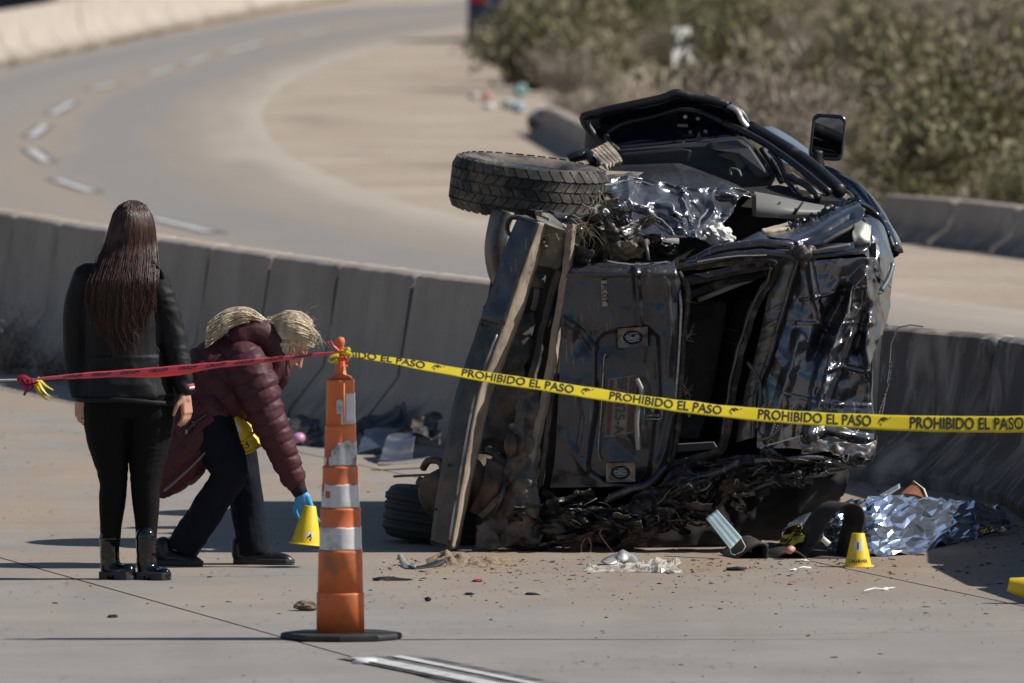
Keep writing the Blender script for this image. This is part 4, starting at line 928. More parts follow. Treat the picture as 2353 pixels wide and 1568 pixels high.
for i in range(160):
    t = rgl.random(); x = lerp(1800, 1965, t) + rgl.gauss(0, 4); y = lerp(528, 456, t) + rgl.gauss(0, 4); p = px(x, y, 0.55 + rgl.uniform(-0.1, 0.1)); s = rgl.uniform(0.006, 0.022)
    d = Vector((rgl.gauss(0, 1), rgl.gauss(0, 1), rgl.gauss(0, 1))).normalized(); e = d.orthogonal().normalized(); gl.add([p + d * s, p - d * s * 0.5 + e * s, p - d * s * 0.6 - e * s * 0.8], [(0, 1, 2)])
gg = gl.build('shattered_edge', M_GLOSSB, wreck, False, False); gg['kind'] = 'stuff'
panel('panel_fold', [[(1650, 580, 0.3), (1720, 545, 0.4), (1751, 532, 0.5), (1800, 540, 0.4)], [(1645, 590, 0.2), (1715, 562, 0.2), (1760, 556, 0.2), (1815, 558, 0.15)], [(1640, 600, 0.08), (1715, 580, 0.06), (1765, 575, 0.05), (1820, 580, 0.05)]], 40, 20, M_CRUMP, wreck, 0.02, 6, 6)
bar('hatch_rail', [(1578, 606, 0.05), (1648, 573, 0.0), (1731, 560, -0.02), (1790, 560, -0.02), (1820, 566, 0.0)], 0.022, M_NAVY, wreck, 8, None, True, 0.006)
bar('hatch_rail', [(1566, 612, 0.02), (1650, 592, -0.02), (1730, 580, -0.03), (1800, 584, -0.03), (1836, 598, -0.02)], 0.020, M_NAVY, wreck, 8, None, True, 0.006)
panel('torn_corner', [[(1810, 565, 0.0), (1832, 560, -0.04), (1860, 562, -0.04), (1885, 575, 0.0)], [(1812, 585, -0.02), (1838, 590, -0.08), (1855, 590, -0.08), (1880, 590, -0.02)], [(1822, 600, 0.0), (1842, 615, -0.04), (1850, 620, -0.04), (1868, 606, -0.02)]], 30, 20, M_DUSTY, wreck, 0.03, 9, 4, rag=0.015, crease=1.4, smooth=False)
panel('corner_shelf', [[(1855, 572, 0.1), (1910, 560, 0.15), (1975, 556, 0.2), (1992, 552, 0.2)], [(1860, 582, -0.04), (1910, 576, -0.04), (1970, 572, -0.02), (1990, 566, 0.0)], [(1858, 592, -0.06), (1910, 590, -0.06), (1970, 584, -0.05), (1990, 580, -0.02)]], 40, 14, M_NAVY, wreck, 0.008, 6, 8, rag=0.006)
bar('corner_tube', [(1868, 580, -0.06), (1900, 571, -0.07), (1930, 566, -0.06), (1952, 562, -0.05)], 0.009, M_GREYP, wreck, 6)
panel('corner_bracket', [[(1960, 515, 0.1), (1985, 512, 0.1), (2000, 520, 0.12)], [(1958, 545, 0.02), (1982, 548, 0.02), (2000, 552, 0.05)], [(1965, 565, 0.05), (1985, 568, 0.05), (1998, 566, 0.08)]], 12, 16, simple('pale_green_bracket', (0.30, 0.31, 0.27), 0.55, 0.2, 0.3, 10, dirt=(0.3, 0.24, 0.17), dirt_amt=0.4), wreck, 0.018, 12, 2, rag=0.008)
panel('corner_shell', [[(1985, 500, 0.4), (2015, 505, 0.4), (2030, 520, 0.45)], [(1990, 530, 0.12), (2020, 545, 0.15), (2046, 575, 0.3)], [(1995, 570, 0.04), (2025, 585, 0.08), (2054, 608, 0.25)], [(2000, 625, 0.02), (2020, 640, 0.05), (2048, 660, 0.25)]], 30, 50, M_CRUMP, wreck, 0.026, 6, 4, crease=1.2)
plate('corner_block', [(2000, 560), (2012, 556), (2014, 590), (2002, 594)], 0.0, 0.05, M_BLACK, wreck, 0.003)
plate('corner_block', [(2002, 596), (2022, 590), (2018, 640), (2006, 640)], 0.02, 0.05, M_TRIM, wreck, 0.003)
bar('roof_rack_tube', [(2051, 604, 0.06), (2040, 640, 0.02), (2023, 668, -0.02)], 0.013, simple('blue_grey_tube', (0.16, 0.19, 0.22), 0.4, 0.5, 0.2, 8), wreck, 10)
bar('tube_end', [(2023, 668, -0.02), (2017, 676, -0.02)], [0.014, 0.004], M_BAREMETAL, wreck, 8)
panel('sun_visor', [[(2028, 510, 1.3), (2040, 515, 1.3)], [(2046, 545, 1.2), (2062, 550, 1.2)], [(2058, 578, 1.1), (2074, 574, 1.1)]], 8, 16, M_GREYP, wreck, 0.0, thick=0.03)
bar('roof_bow', [(1990, 480, 1.0), (2015, 500, 1.0), (2036, 535, 0.95), (2050, 570, 0.9)], 0.02, M_BLACK, wreck, 8)
m = MB(); m.ellipsoid(px(1650, 540, 0.45), (0.075, 0.06, 0.05), rot=Matrix.Rotation(R(20), 3, 'Y'), nu=22, nv=16, fn=lambda p: 1 + 0.35 * noise.noise(p * 2.2) + 0.18 * noise.noise(p * 6)); m.build('foam_block', M_WHITEF, wreck)
panel('foam_wedge', [[(1750, 530, 0.5), (1790, 520, 0.55), (1815, 512, 0.6)], [(1752, 536, 0.42), (1795, 530, 0.45), (1822, 522, 0.5)]], 16, 6, simple('tan_foam', (0.45, 0.37, 0.27), 0.8, 0, 0.25, 14), wreck, 0.012, 14, 2, thick=0.02, rag=0.006)

# ---- crumpled left quarter panel on top
qrid = [([(1387, 424), (1446, 414), (1520, 424), (1637, 436), (1715, 448)], 0.05, 12), ([(1455, 422), (1470, 470), (1520, 500), (1560, 540)], 0.06, 14), ([(1558, 436), (1570, 480), (1590, 520), (1585, 552)], 0.06, 12),
        ([(1640, 436), (1628, 480), (1600, 520)], 0.05, 13), ([(1345, 440), (1380, 480), (1440, 470), (1470, 440)], 0.05, 10), ([(1300, 500), (1350, 470), (1390, 500), (1440, 530)], 0.05, 10), ([(1500, 460), (1540, 470), (1560, 500), (1545, 530)], 0.05, 10)]
qp = panel('quarter_panel', [[(1300, 428, 0.85), (1390, 420, 0.85), (1470, 417, 0.85), (1558, 432, 0.85), (1640, 433, 0.85), (1724, 449, 0.95)], [(1262, 466, 0.55), (1350, 474, 0.55), (1440, 466, 0.55), (1540, 484, 0.55), (1620, 486, 0.6), (1723, 457, 0.85)], [(1272, 488, 0.38), (1365, 500, 0.35), (1445, 502, 0.35), (1535, 520, 0.35), (1605, 528, 0.4), (1690, 480, 0.7)], [(1305, 512, 0.25), (1380, 520, 0.2), (1450, 532, 0.2), (1530, 548, 0.2), (1588, 558, 0.25), (1640, 522, 0.5)]], 190, 100, M_CRUMP2, wreck, 0.085, 3.9, 11, ridges=qrid, rag=0.014, lateral=0.6, crease=1.3)
panel('quarter_panel_upper', [[(1458, 410, 1.35), (1495, 388, 1.5), (1558, 376, 1.55), (1631, 399, 1.5), (1690, 424, 1.4), (1728, 448, 1.2)], [(1458, 421, 1.0), (1500, 408, 1.15), (1558, 404, 1.2), (1631, 414, 1.15), (1690, 434, 1.1), (1727, 450, 1.05)], [(1462, 424, 0.85), (1500, 424, 0.86), (1558, 438, 0.86), (1631, 438, 0.86), (1690, 445, 0.9), (1726, 453, 0.95)]], 70, 40, M_CRUMP, wreck, 0.02, 3, 12, ridges=[([(1548, 378), (1570, 405), (1575, 428)], 0.03, 8), ([(1493, 420), (1500, 404), (1560, 430)], 0.03, 9)])
def torn(name, cx, cy, c, w, h, mt, seed, amp=0.03):
    rt_ = random.Random(seed); a = rt_.uniform(-0.6, 0.6)
    def q(u, v): X = (u - 0.5) * w; Y = (v - 0.5) * h; return (cx + X * math.cos(a) - Y * math.sin(a), cy + X * math.sin(a) + Y * math.cos(a), c + 0.08 * (v - 0.5) + 0.04 * math.sin(3 * u + seed))
    return panel(name, [[q(u / 4, v / 3) for u in range(5)] for v in range(4)], 18, 14, mt, wreck, amp, 12, seed, rag=0.02, crease=1.2, smooth=False)
for i, (x, y, c, w, h, mt) in enumerate(((1395, 560, 0.12, 60, 70, M_DUSTY), (1440, 575, 0.1, 70, 40, M_OLIVE), (1345, 545, 0.1, 50, 60, M_NAVY), (1380, 480, 0.12, 60, 26, M_GREYP), (1420, 500, 0.1, 70, 50, M_CRUMP), (1492, 560, 0.15, 60, 34, M_CRUMP), (1335, 585, 0.05, 50, 40, M_UNDER), (1398, 470, 0.2, 50, 24, M_OLIVE), (1530, 575, 0.2, 50, 30, M_BLACK), (1465, 520, 0.1, 80, 26, M_BAREMETAL), (1505, 590, 0.2, 60, 24, M_UNDER), (1360, 510, 0.1, 46, 30, M_DUSTY))):
    torn('torn_sheet', x, y, c, w, h, mt, 40 + i)
plate('vent_frame', [(1352, 452), (1395, 446), (1404, 466), (1368, 482)], 0.25, 0.06, M_DARKIN, wreck)
for i in range(5): bar('vent_slat', [(1358 + i * 9, 452 - i, 0.22), (1366 + i * 9, 478 - i * 3, 0.2)], 0.006, M_DUSTY, wreck, 5)
plate('inner_wing', [(1300, 545, 0.25), (1400, 540, 0.25), (1560, 560, 0.25), (1560, 606, 0.2), (1310, 612, 0.2)], 0.25, 0.03, M_DARKIN, wreck, 0)
panel('mud_flap_liner', [[(1310, 400, 1.0), (1390, 402, 1.0), (1470, 396, 1.2)], [(1306, 415, 0.95), (1390, 418, 0.92), (1462, 412, 1.05)], [(1296, 436, 0.75), (1380, 428, 0.8), (1450, 424, 0.9)]], 30, 14, M_DUSTY, wreck, 0.015, 6, 3, rag=0.008)
bar('strut_pin', [(1481, 555, 0.05), (1486, 575, 0.0), (1490, 600, 0.0)], [0.013, 0.007], M_DUSTY, wreck, 8); bar('strut_pin', [(1474, 560, 0.08), (1486, 556, 0.05)], 0.018, M_RUST, wreck, 8)
for x, y, r in ((1316, 588, 0.02), (1392, 600, 0.015), (1410, 602, 0.016), (1404, 520, 0.02), (1350, 600, 0.012)):
    m = MB(); m.lathe([(r, 0), (r, 0.01), (r * 0.6, 0.018), (0, 0.02)], 14, px(x, y, 0.08), Matrix.Rotation(R(90), 3, 'X'), cap=False); m.build('bolt', M_DUSTY, wreck, True)

# ---- the door standing open on top
M_DOORIN = simple('door_paint', (0.007, 0.010, 0.022), 0.14, 0, 0.3, 3, spec=0.7, coat=0.6)
door_out = [(1339, 277), (1352, 264), (1436, 244), (1520, 226), (1549, 215), (1573, 218), (1620, 227), (1667, 239), (1696, 253), (1722, 292), (1708, 318), (1623, 322), (1500, 336), (1411, 344), (1409, 376), (1382, 339)]
top_r = [(1341, 277, 2.05), (1352, 265, 2.0), (1440, 244, 1.95), (1520, 227, 1.95), (1549, 216, 1.95), (1580, 219, 1.95), (1640, 232, 1.95), (1696, 254, 1.95), (1722, 292, 1.95)]
mid_r = [(1368, 315, 2.12), (1382, 300, 2.12), (1450, 288, 2.12), (1520, 274, 2.12), (1550, 270, 2.12), (1590, 272, 2.12), (1640, 280, 2.1), (1690, 290, 2.05), (1722, 300, 2.0)]
low_r = [(1409, 376, 2.0), (1412, 350, 1.95), (1460, 342, 1.92), (1520, 336, 1.92), (1555, 332, 1.92), (1600, 328, 1.92), (1650, 322, 1.92), (1695, 318, 1.92), (1722, 308, 1.95)]
dsh = panel('door', [top_r, mid_r, low_r], 80, 40, M_DOORIN, wreck, 0.012, 4, 21, thick=0.05, ridges=[([(1545, 225), (1555, 300), (1560, 330)], 0.03, 10), ([(1620, 235), (1640, 300), (1640, 320)], 0.03, 10)])
bar('door_seal', [(1409, 374, 1.9), (1384, 338, 1.95), (1342, 277, 1.95), (1356, 263, 1.93), (1440, 243, 1.9), (1520, 226, 1.9), (1550, 214, 1.9), (1580, 219, 1.9), (1640, 231, 1.9), (1672, 242, 1.9)], 0.022, M_BLACK, dsh, 8, None, True, 0.0)
bar('door_seal', [(1420, 345, 1.86), (1398, 325, 1.9), (1396, 305, 1.95), (1430, 284, 1.98), (1500, 268, 1.98), (1560, 252, 1.95), (1620, 262, 1.92), (1690, 300, 1.88)], 0.014, M_BLACK, dsh, 8)
bar('door_edge', [(1672, 242, 1.88), (1694, 254, 1.86), (1704, 275, 1.85), (1718, 292, 1.85)], 0.016, M_BAREMETAL, dsh, 6, ((1, 0, 0), 0.5))
bar('door_edge', [(1672, 244, 1.90), (1700, 262, 1.9), (1716, 290, 1.9), (1728, 310, 1.9)], 0.03, M_BLACK, dsh, 8)
lp = plate('lock_plate', [(1556, 284), (1580, 285), (1580, 292), (1556, 291)], 1.98, 0.02, M_GREYP, dsh, 0.002)
for x, y in ((1586, 303), (1620, 302), (1620, 318), (1574, 268), (1603, 272)):
    MB().lathe([(0.010, 0), (0.010, 0.008), (0.005, 0.01), (0, 0.01)], 12, px(x, y, 1.96), Matrix.Rotation(R(90), 3, 'X'), cap=False).build('screw', M_BAREMETAL, dsh)
plate('latch', [(1598, 318), (1606, 300), (1612, 320), (1604, 330)], 1.9, 0.04, M_RUST, dsh, 0.003)
tp = plate('door_trim', [(1412, 344, 1.82), (1500, 336, 1.8), (1600, 326, 1.78), (1622, 320, 1.78), (1708, 313, 1.74), (1728, 330, 1.72), (1783, 402, 1.62), (1772, 428, 1.62), (1700, 440, 1.66), (1640, 408, 1.7), (1560, 380, 1.76), (1500, 386, 1.8), (1418, 384, 1.84)], 1.8, 0.10, M_TRIM, dsh, 0.02)
plate('map_pocket', [(1425, 352, 1.80), (1560, 340, 1.76), (1590, 345, 1.75), (1585, 372, 1.75), (1500, 376, 1.78), (1428, 378, 1.81)], 1.78, 0.03, M_TRIM, dsh, 0.012)
plate('arm_rest', [(1625, 326, 1.72), (1700, 318, 1.68), (1722, 334, 1.66), (1770, 405, 1.56), (1740, 412, 1.58), (1690, 352, 1.64), (1630, 344, 1.7)], 1.66, 0.05, simple('trim_upper', (0.04, 0.041, 0.045), 0.6, 0, 0.15, 40), dsh, 0.015)
bar('door_handle', [(1679, 402, 1.6), (1678, 387, 1.6), (1696, 391, 1.58), (1702, 405, 1.57)], 0.006, M_GREYP, dsh, 6)
bar('window_rail', [(1722, 292, 1.9), (1780, 327, 1.8), (1843, 366, 1.65), (1900, 412, 1.5), (1930, 440, 1.4)], 0.036, M_BLACK, dsh, 10)
bar('window_rail', [(1661, 283, 1.88), (1700, 298, 1.82), (1755, 328, 1.72), (1800, 358, 1.6), (1850, 396, 1.45), (1905, 442, 1.3)], 0.018, M_BLACK, dsh, 8)
bar('window_rail', [(1748, 340, 1.75), (1775, 380, 1.7), (1795, 418, 1.6)], 0.014, M_BLACK, dsh, 8)
bar('window_rail', [(1768, 345, 1.7), (1790, 370, 1.65), (1806, 408, 1.55), (1826, 440, 1.45), (1850, 458, 1.4)], 0.014, M_GLOSSB, dsh, 8)
bar('window_rail', [(1800, 400, 1.5), (1850, 425, 1.4), (1880, 455, 1.3)], 0.016, M_BLACK, dsh, 8)
plate('dash_fragment', [(1790, 405, 2.2), (1820, 395, 2.2), (1846, 415, 2.2), (1846, 425, 2.2), (1806, 424, 2.2)], 2.2, 0.05, M_GREYP, wreck, 0.004)
plate('lower_body_dark', [(1700, 432, 1.5), (1790, 425, 1.5), (1900, 448, 1.4), (1935, 462, 1.3), (1890, 478, 1.3), (1735, 452, 1.4)], 1.4, 0.05, M_DARKIN, wreck, 0)
plate('door_sill', [(1395, 380, 1.75), (1560, 374, 1.7), (1640, 402, 1.65), (1560, 392, 1.6), (1462, 392, 1.6), (1398, 392, 1.7)], 1.7, 0.05, M_NAVY, wreck, 0.004)
# bonnet with the sky's reflection put into its pale blue colour, the running board
panel('bonnet', [[(1736, 297, 3.6), (1770, 292, 3.7), (1814, 314, 3.7), (1856, 344, 3.6)], [(1745, 325, 3.2), (1780, 322, 3.2), (1818, 340, 3.2), (1858, 362, 3.2)], [(1760, 358, 2.8), (1795, 372, 2.8), (1825, 385, 2.8), (1858, 392, 2.8)]], 30, 24, simple('bonnet_sky_sheen', (0.30, 0.34, 0.40), 0.22, 0.75, 0.2, 2.5), wreck, 0.03, 2.5, 6)
panel('running_board', [[(1356, 352, 1.55), (1385, 338, 1.6), (1398, 330, 1.62)], [(1376, 372, 1.3), (1400, 362, 1.35), (1418, 356, 1.4)], [(1392, 384, 1.2), (1410, 378, 1.25), (1428, 372, 1.3)]], 24, 20, M_BEAML, wreck, 0.0, ridges=[([(1358 + 8 * k, 350 - 4 * k), (1394 + 7 * k, 384 - 3 * k)], 0.02, 3) for k in range(5)], thick=0.03)
bar('board_end', [(1306, 366, 1.5), (1325, 358, 1.5), (1352, 356, 1.5), (1368, 372, 1.4)], 0.028, M_BLACK, wreck, 8, ((0, 0, 1), 1.2))
# mirror
mc = px(1901, 315, 2.3); ml = MB(); mw, mh = 0.083, 0.112
o_out = [(x, z) for x, z in rr_sq(mw, mh, 0.035, 5)]
def mring(sc, dy): return [mc + Vector((x * sc + z * 0.09, dy, z * sc - x * 0.06)) for x, z in o_out]
rings = [mring(1.0, -0.02), mring(1.02, 0.0), mring(0.95, 0.05), mring(0.7, 0.10), mring(0.3, 0.125)]; n = len(o_out)
inner = mring(0.86, -0.022); inner2 = mring(0.84, -0.006)
for r_ in [inner2, inner] + rings: ml.v += [tuple(p) for p in r_]
for j in range(len(rings) + 1):
    for i in range(n): ml.f.append((j * n + i, j * n + (i + 1) % n, (j + 1) * n + (i + 1) % n, (j + 1) * n + i)); ml.m.append(0)
ml.f.append(tuple(range((len(rings) + 1) * n, (len(rings) + 2) * n))); ml.m.append(0)
mir = ml.build('mirror_housing', M_GLOSSB, wreck, True)
gm_ = MB(); gp = mring(0.85, -0.010); gm_.add(gp, [tuple(range(n))]); mg = gm_.build('mirror_glass', simple('mirror_glass', (0.16, 0.17, 0.19), 0.03, 1.0, 0.02, 3), mir)
for v_ in mg.data.vertices: v_.co.y += (v_.co.x - mc.x) * -0.10 - (v_.co.z - mc.z) * 0.08
bar('mirror_stalk', [(1880, 345, 2.3), (1876, 372, 2.3), (1884, 398, 2.3), (1900, 420, 2.2)], [0.030, 0.05], M_BLACK, mir, 10)
bar('front_pillar', [(1868, 392, 2.3), (1905, 402, 2.2), (1968, 440, 2.0), (2010, 490, 1.6), (2030, 525, 1.3), (2050, 575, 1.0)], 0.040, M_GLOSSB, wreck, 10)
bar('front_pillar_seam', [(1890, 392, 2.2), (1935, 405, 2.1), (1985, 440, 1.9), (2016, 480, 1.5), (2022, 498, 1.4)], 0.010, M_BLACK, wreck, 6)
bar('front_pillar_lower', [(1850, 400, 2.2), (1900, 440, 1.8), (1960, 480, 1.3), (2010, 515, 0.8)], 0.022, M_BLACK, wreck, 8)
bar('roof_side_strip', [(1968, 462, 0.7), (2000, 480, 0.8), (2022, 505, 0.8), (2040, 540, 0.7)], 0.014, M_GLOSSB, wreck, 8)
m = MB(); m.ellipsoid(px(1862, 452, 1.2), (0.014, 0.014, 0.012)); m.ellipsoid(px(1832, 431, 1.25), (0.009, 0.009, 0.009)); m.build('trim_clip', M_GREYP, wreck, True)

# ---- crushed lower side along the ground
low = panel('crushed_side', [[(1244, 1120, 0.05), (1330, 1150, 0.0), (1420, 1165, -0.03), (1500, 1112, -0.02), (1560, 1066, 0.0), (1690, 1042, 0.0), (1850, 1052, -0.02), (2004, 1046, 0.05)], [(1225, 1190, 0.0), (1330, 1195, -0.08), (1440, 1195, -0.08), (1540, 1150, -0.04), (1640, 1100, 0.0), (1740, 1080, 0.0), (1860, 1075, 0.05), (1985, 1062, 0.12)], [(1190, 1252, 0.05), (1320, 1240, 0.0), (1440, 1235, 0.0), (1560, 1200, 0.05), (1660, 1150, 0.15), (1760, 1118, 0.2), (1870, 1090, 0.25), (1970, 1072, 0.3)]], 150, 40, simple('crushed_metal', (0.030, 0.029, 0.030), 0.35, 0.35, 0.5, 7, dirt=(0.13, 0.11, 0.09), dirt_amt=0.35, dscale=7), wreck, 0.05, 8.0, 31, rag=0.02, lateral=0.6, crease=1.5)
M_CRUSH = simple('crushed_dark', (0.05, 0.047, 0.045), 0.4, 0.4, 0.5, 9, dirt=(0.16, 0.13, 0.105), dirt_amt=0.3, dscale=9)
for i, (x, y, c, w, h, mt) in enumerate(((1310, 1150, -0.06, 110, 30, M_CRUSH), (1360, 1180, -0.1, 130, 26, M_NAVY), (1270, 1215, -0.05, 80, 44, M_UNDER), (1420, 1215, -0.08, 110, 34, M_CRUSH), (1500, 1175, -0.06, 90, 30, M_NAVY), (1580, 1130, -0.03, 100, 30, M_CRUSH), (1560, 1170, 0.0, 90, 30, M_UNDER), (1650, 1105, 0.0, 110, 28, M_NAVY), (1700, 1085, -0.02, 120, 22, M_CRUSH), (1880, 1075, 0.0, 110, 24, M_NAVY), (1950, 1062, 0.0, 70, 20, M_CRUSH), (1470, 1235, 0.0, 120, 24, M_UNDER), (1340, 1238, -0.02, 110, 24, M_UNDER), (1800, 1060, -0.05, 110, 20, M_NAVY), (1620, 1070, -0.05, 90, 24, M_NAVY), (1180, 1245, -0.03, 90, 24, M_UNDER), (1250, 1255, -0.02, 110, 14, M_CRUSH))):
    torn('crushed_strip', x, y, c, w, h, mt, 80 + i, 0.035)
rk = random.Random(77)
for i in range(46):
    t = rk.random(); x = lerp(1170, 1960, t); yl = 1235 - max(0, x - 1480) * 0.36; x += rk.gauss(0, 15); y = yl - rk.random() * (90 if x < 1500 else 50) + 8
    torn('crushed_strip', x, min(y, 1258), rk.uniform(-0.09, 0.0), rk.uniform(30, 80), rk.uniform(8, 22), rk.choice([M_NAVY, M_NAVY, M_CRUSH, M_UNDER, M_BLACK]), 200 + i, 0.025)
for i in range(30):  # thin bright wires added as glints on the dark crushed edges
    t = rk.random(); x = lerp(1200, 1950, t); y = 1225 - max(0, x - 1480) * 0.34 - rk.random() * 80; c = rk.uniform(-0.12, -0.05); a = rk.gauss(0.0, 0.5); ln = rk.uniform(14, 40)
    bar('edge_glint', [(x, y, c), (x + math.cos(a) * ln * 0.5, y - math.sin(a) * ln * 0.5 + rk.gauss(0, 4), c - 0.01), (x + math.cos(a) * ln, y - math.sin(a) * ln + rk.gauss(0, 5), c)], 0.0032, rk.choice([M_BAREMETAL, M_DUSTY, M_GREYP]), wreck, 4, None, True, 0.008)
bar('chrome_side_strip', [(1733, 1057, -0.05), (1800, 1054, -0.07), (1874, 1050, -0.08), (1920, 1062, -0.06), (1960, 1075, -0.04)], 0.012, M_GREYP, wreck, 6, ((0, 0, 1), 0.5), True, 0.004)
bar('chrome_side_strip', [(1720, 1133, 0.0), (1765, 1110, -0.02), (1825, 1082, -0.02)], 0.010, M_GREYP, wreck, 6, None, True, 0.004)
bar('bent_rail', [(1545, 1110, -0.02), (1630, 1090, -0.04), (1700, 1060, -0.05)], 0.022, M_NAVY, wreck, 8, None, True, 0.01)
bar('bent_rail', [(1390, 1150, -0.04), (1440, 1128, -0.07), (1485, 1112, -0.07), (1530, 1070, -0.03)], 0.018, M_NAVY, wreck, 8, None, True, 0.01)
plate('tail_lamp_shard', [(1462, 1155), (1500, 1147), (1504, 1166), (1468, 1172)], -0.06, 0.02, simple('lamp_pink', (0.42, 0.22, 0.22), 0.3, 0, 0.3, 20, dirt=(0.2, 0.15, 0.13), dirt_amt=0.4), wreck, 0.003)
m = MB(); m.ellipsoid(px(1680, 1115, 0.0), (0.06, 0.05, 0.035), fn=lambda p: 1 + 0.4 * noise.noise(p * 3), nu=18, nv=12); m.build('torn_lining', M_RUST, wreck)
for pts in ([(1345, 1235, -0.1), (1335, 1255, -0.12), (1338, 1276, -0.13)], [(1352, 1232, -0.1), (1358, 1255, -0.12), (1352, 1278, -0.13)], [(1395, 1200, -0.08), (1378, 1222, -0.1), (1390, 1245, -0.12), (1412, 1272, -0.13)]):
    bar('wiring', pts, 0.0035, simple('wire', (0.30, 0.16, 0.16), 0.6, 0, 0.3, 20), wreck, 6)
for x, y in ((1342, 1280), (1356, 1281), (1418, 1274)):
    m = MB(); m.ellipsoid(px(x, y, -0.14), (0.022, 0.012, 0.012), fn=lambda p: 1 + 0.3 * noise.noise(p * 4 + Vector((x, 0, 0)))); m.build('wire_plug', M_WHITEF, wreck, True)

plate('dark_backing', [(1560, 500, 1.0), (1640, 470, 1.0), (1735, 455, 1.05), (1900, 490, 1.0), (1975, 500, 0.9), (1985, 600, 0.9), (1560, 612, 0.9)], 1.0, 0.03, M_DARKIN, wreck, 0)  # dark sheets added as shade behind gaps that showed bright sand
plate('dark_backing', [(1600, 440, 1.15), (1735, 440, 1.15), (1900, 478, 1.1), (1900, 520, 1.1), (1600, 520, 1.1)], 1.15, 0.03, M_DARKIN, wreck, 0)

# thin bright wires added along the folds as their highlights
M_EDGE = simple('crease_highlight_metal', (0.62, 0.60, 0.57), 0.35, 0.7, 0.3, 12)
rke = random.Random(12)
for pts in ([(1392, 424), (1440, 414), (1500, 422)], [(1470, 470), (1500, 492), (1530, 510), (1545, 535)], [(1562, 450), (1572, 480), (1586, 512)], [(1625, 480), (1610, 505), (1596, 524)], [(1500, 462), (1530, 468), (1550, 484), (1560, 500)], [(1340, 470), (1365, 485), (1395, 478)], [(1300, 500), (1340, 512), (1385, 522)], [(1440, 530), (1490, 545), (1540, 556)], [(1400, 600), (1450, 606), (1540, 600)]):
    bar('crease_highlight', [(x + rke.gauss(0, 3), y + rke.gauss(0, 2), lerp(0.62, 0.12, (y - 420) / 140) if y < 590 else -0.03) for x, y in pts], 0.0045, M_EDGE, wreck, 4, None, False, 0.012, 6)
for pts in ([(1984, 634), (1963, 660), (1945, 720)], [(1868, 905), (1862, 950), (1856, 990)], [(1905, 880), (1892, 930), (1880, 990)], [(1990, 600), (1996, 640), (1990, 680)], [(2003, 850), (2000, 900), (2006, 960)], [(1745, 1030), (1790, 1015), (1840, 1000)], [(1600, 600), (1680, 588), (1760, 584)]):
    bar('crease_highlight', [(x + rke.gauss(0, 2), y, -0.10 if x < 1975 else -0.02) for x, y in pts], 0.0035, M_EDGE, wreck, 4, None, False, 0.006, 6)

panel('underside_shade_sheet', [[(1440, 1180, 0.35), (1560, 1130, 0.4), (1690, 1075, 0.45), (1830, 1065, 0.5), (1960, 1060, 0.55)], [(1440, 1225, 0.30), (1570, 1190, 0.32), (1700, 1160, 0.35), (1830, 1140, 0.45), (1940, 1120, 0.6)], [(1440, 1262, 0.25), (1570, 1256, 0.3), (1700, 1246, 0.4), (1810, 1236, 0.6), (1900, 1222, 0.9)]], 60, 30, M_DARKIN, wreck, 0.05, 4.0, 51, rag=0.02, crease=0.8)  # dark sheet added to keep sunlight out of the void under the wreck
# ================================================================ TRAFFIC CONE, TAPES, EVIDENCE MARKERS
YC = gr(782, 1473).y
def cpx(x, y, dy=0.0): return at(x, y, Y=YC + dy)
SC = F / YC
M_ORANGE = simple('cone_orange', (0.66, 0.155, 0.045), 0.55, 0, 0.14, 4, dirt=(0.36, 0.14, 0.075), dirt_amt=0.30, dscale=7, bumps=0.06, bscale=25)
M_ORANGE2 = simple('cone_orange_pale', (0.66, 0.19, 0.07), 0.5, 0, 0.12, 9)
M_SLEEVE = simple('reflective_sleeve', (0.62, 0.60, 0.60), 0.42, 0, 0.12, 10, dirt=(0.30, 0.27, 0.25), dirt_amt=0.35, dscale=8)
M_SLEEVED = simple('worn_sleeve', (0.58, 0.57, 0.55), 0.55, 0, 0.2, 10, dirt=(0.20, 0.185, 0.17), dirt_amt=0.5, dscale=14)
base_c = gr(782, 1472)
cone = empty('traffic_cone', base_c, 'tall stepped orange traffic cone with torn white bands on a black rubber base', 'traffic cone')
def rz(y): return cpx(782, y).z
secs = [(871, 976, 31.5, 33.5), (976, 1070, 35, 37.5), (1070, 1166, 40.5, 43), (1166, 1263, 46, 47.5), (1263, 1360, 50.5, 52.5), (1360, 1466, 54.5, 55.5)]
prof_c = []
for (y0, y1, a, b) in reversed(secs):
    prof_c += [(b / SC, rz(y1)), (lerp(a, b, 0.1) / SC, rz(y0 + 8)), ((a + 1.0) / SC, rz(y0 + 5)), ((a + 0.6) / SC, rz(y0 + 2)), ((a - 2.2) / SC, rz(y0))]
prof_c += [(30 / SC, rz(872)), (24 / SC, rz(864)), (14.5 / SC, rz(860)), (12.5 / SC, rz(850)), (10.5 / SC, rz(825)), (7 / SC, rz(806)), (6.3 / SC, rz(800)), (8.5 / SC, rz(795)), (10.8 / SC, rz(788)), (10.6 / SC, rz(781)), (7.5 / SC, rz(775.5)), (1.0 / SC, rz(774))]
prof_c[0] = (prof_c[0][0], 0.03)
MB().lathe(prof_c, 48, (base_c.x, base_c.y, 0)).build('cone_body', M_ORANGE, cone, True)
bm_ = MB(); bp = []
for a, r in ((20, 0.245), (50, 0.25), (90, 0.23), (130, 0.25), (165, 0.235), (180, 0.25), (200, 0.235), (235, 0.25), (270, 0.23), (310, 0.25), (340, 0.25), (0, 0.258)):
    bp.append((a, r))
bp.sort(); poly = [base_c + Vector((math.cos(R(a)) * r, math.sin(R(a)) * r, 0.009)) for a, r in bp]
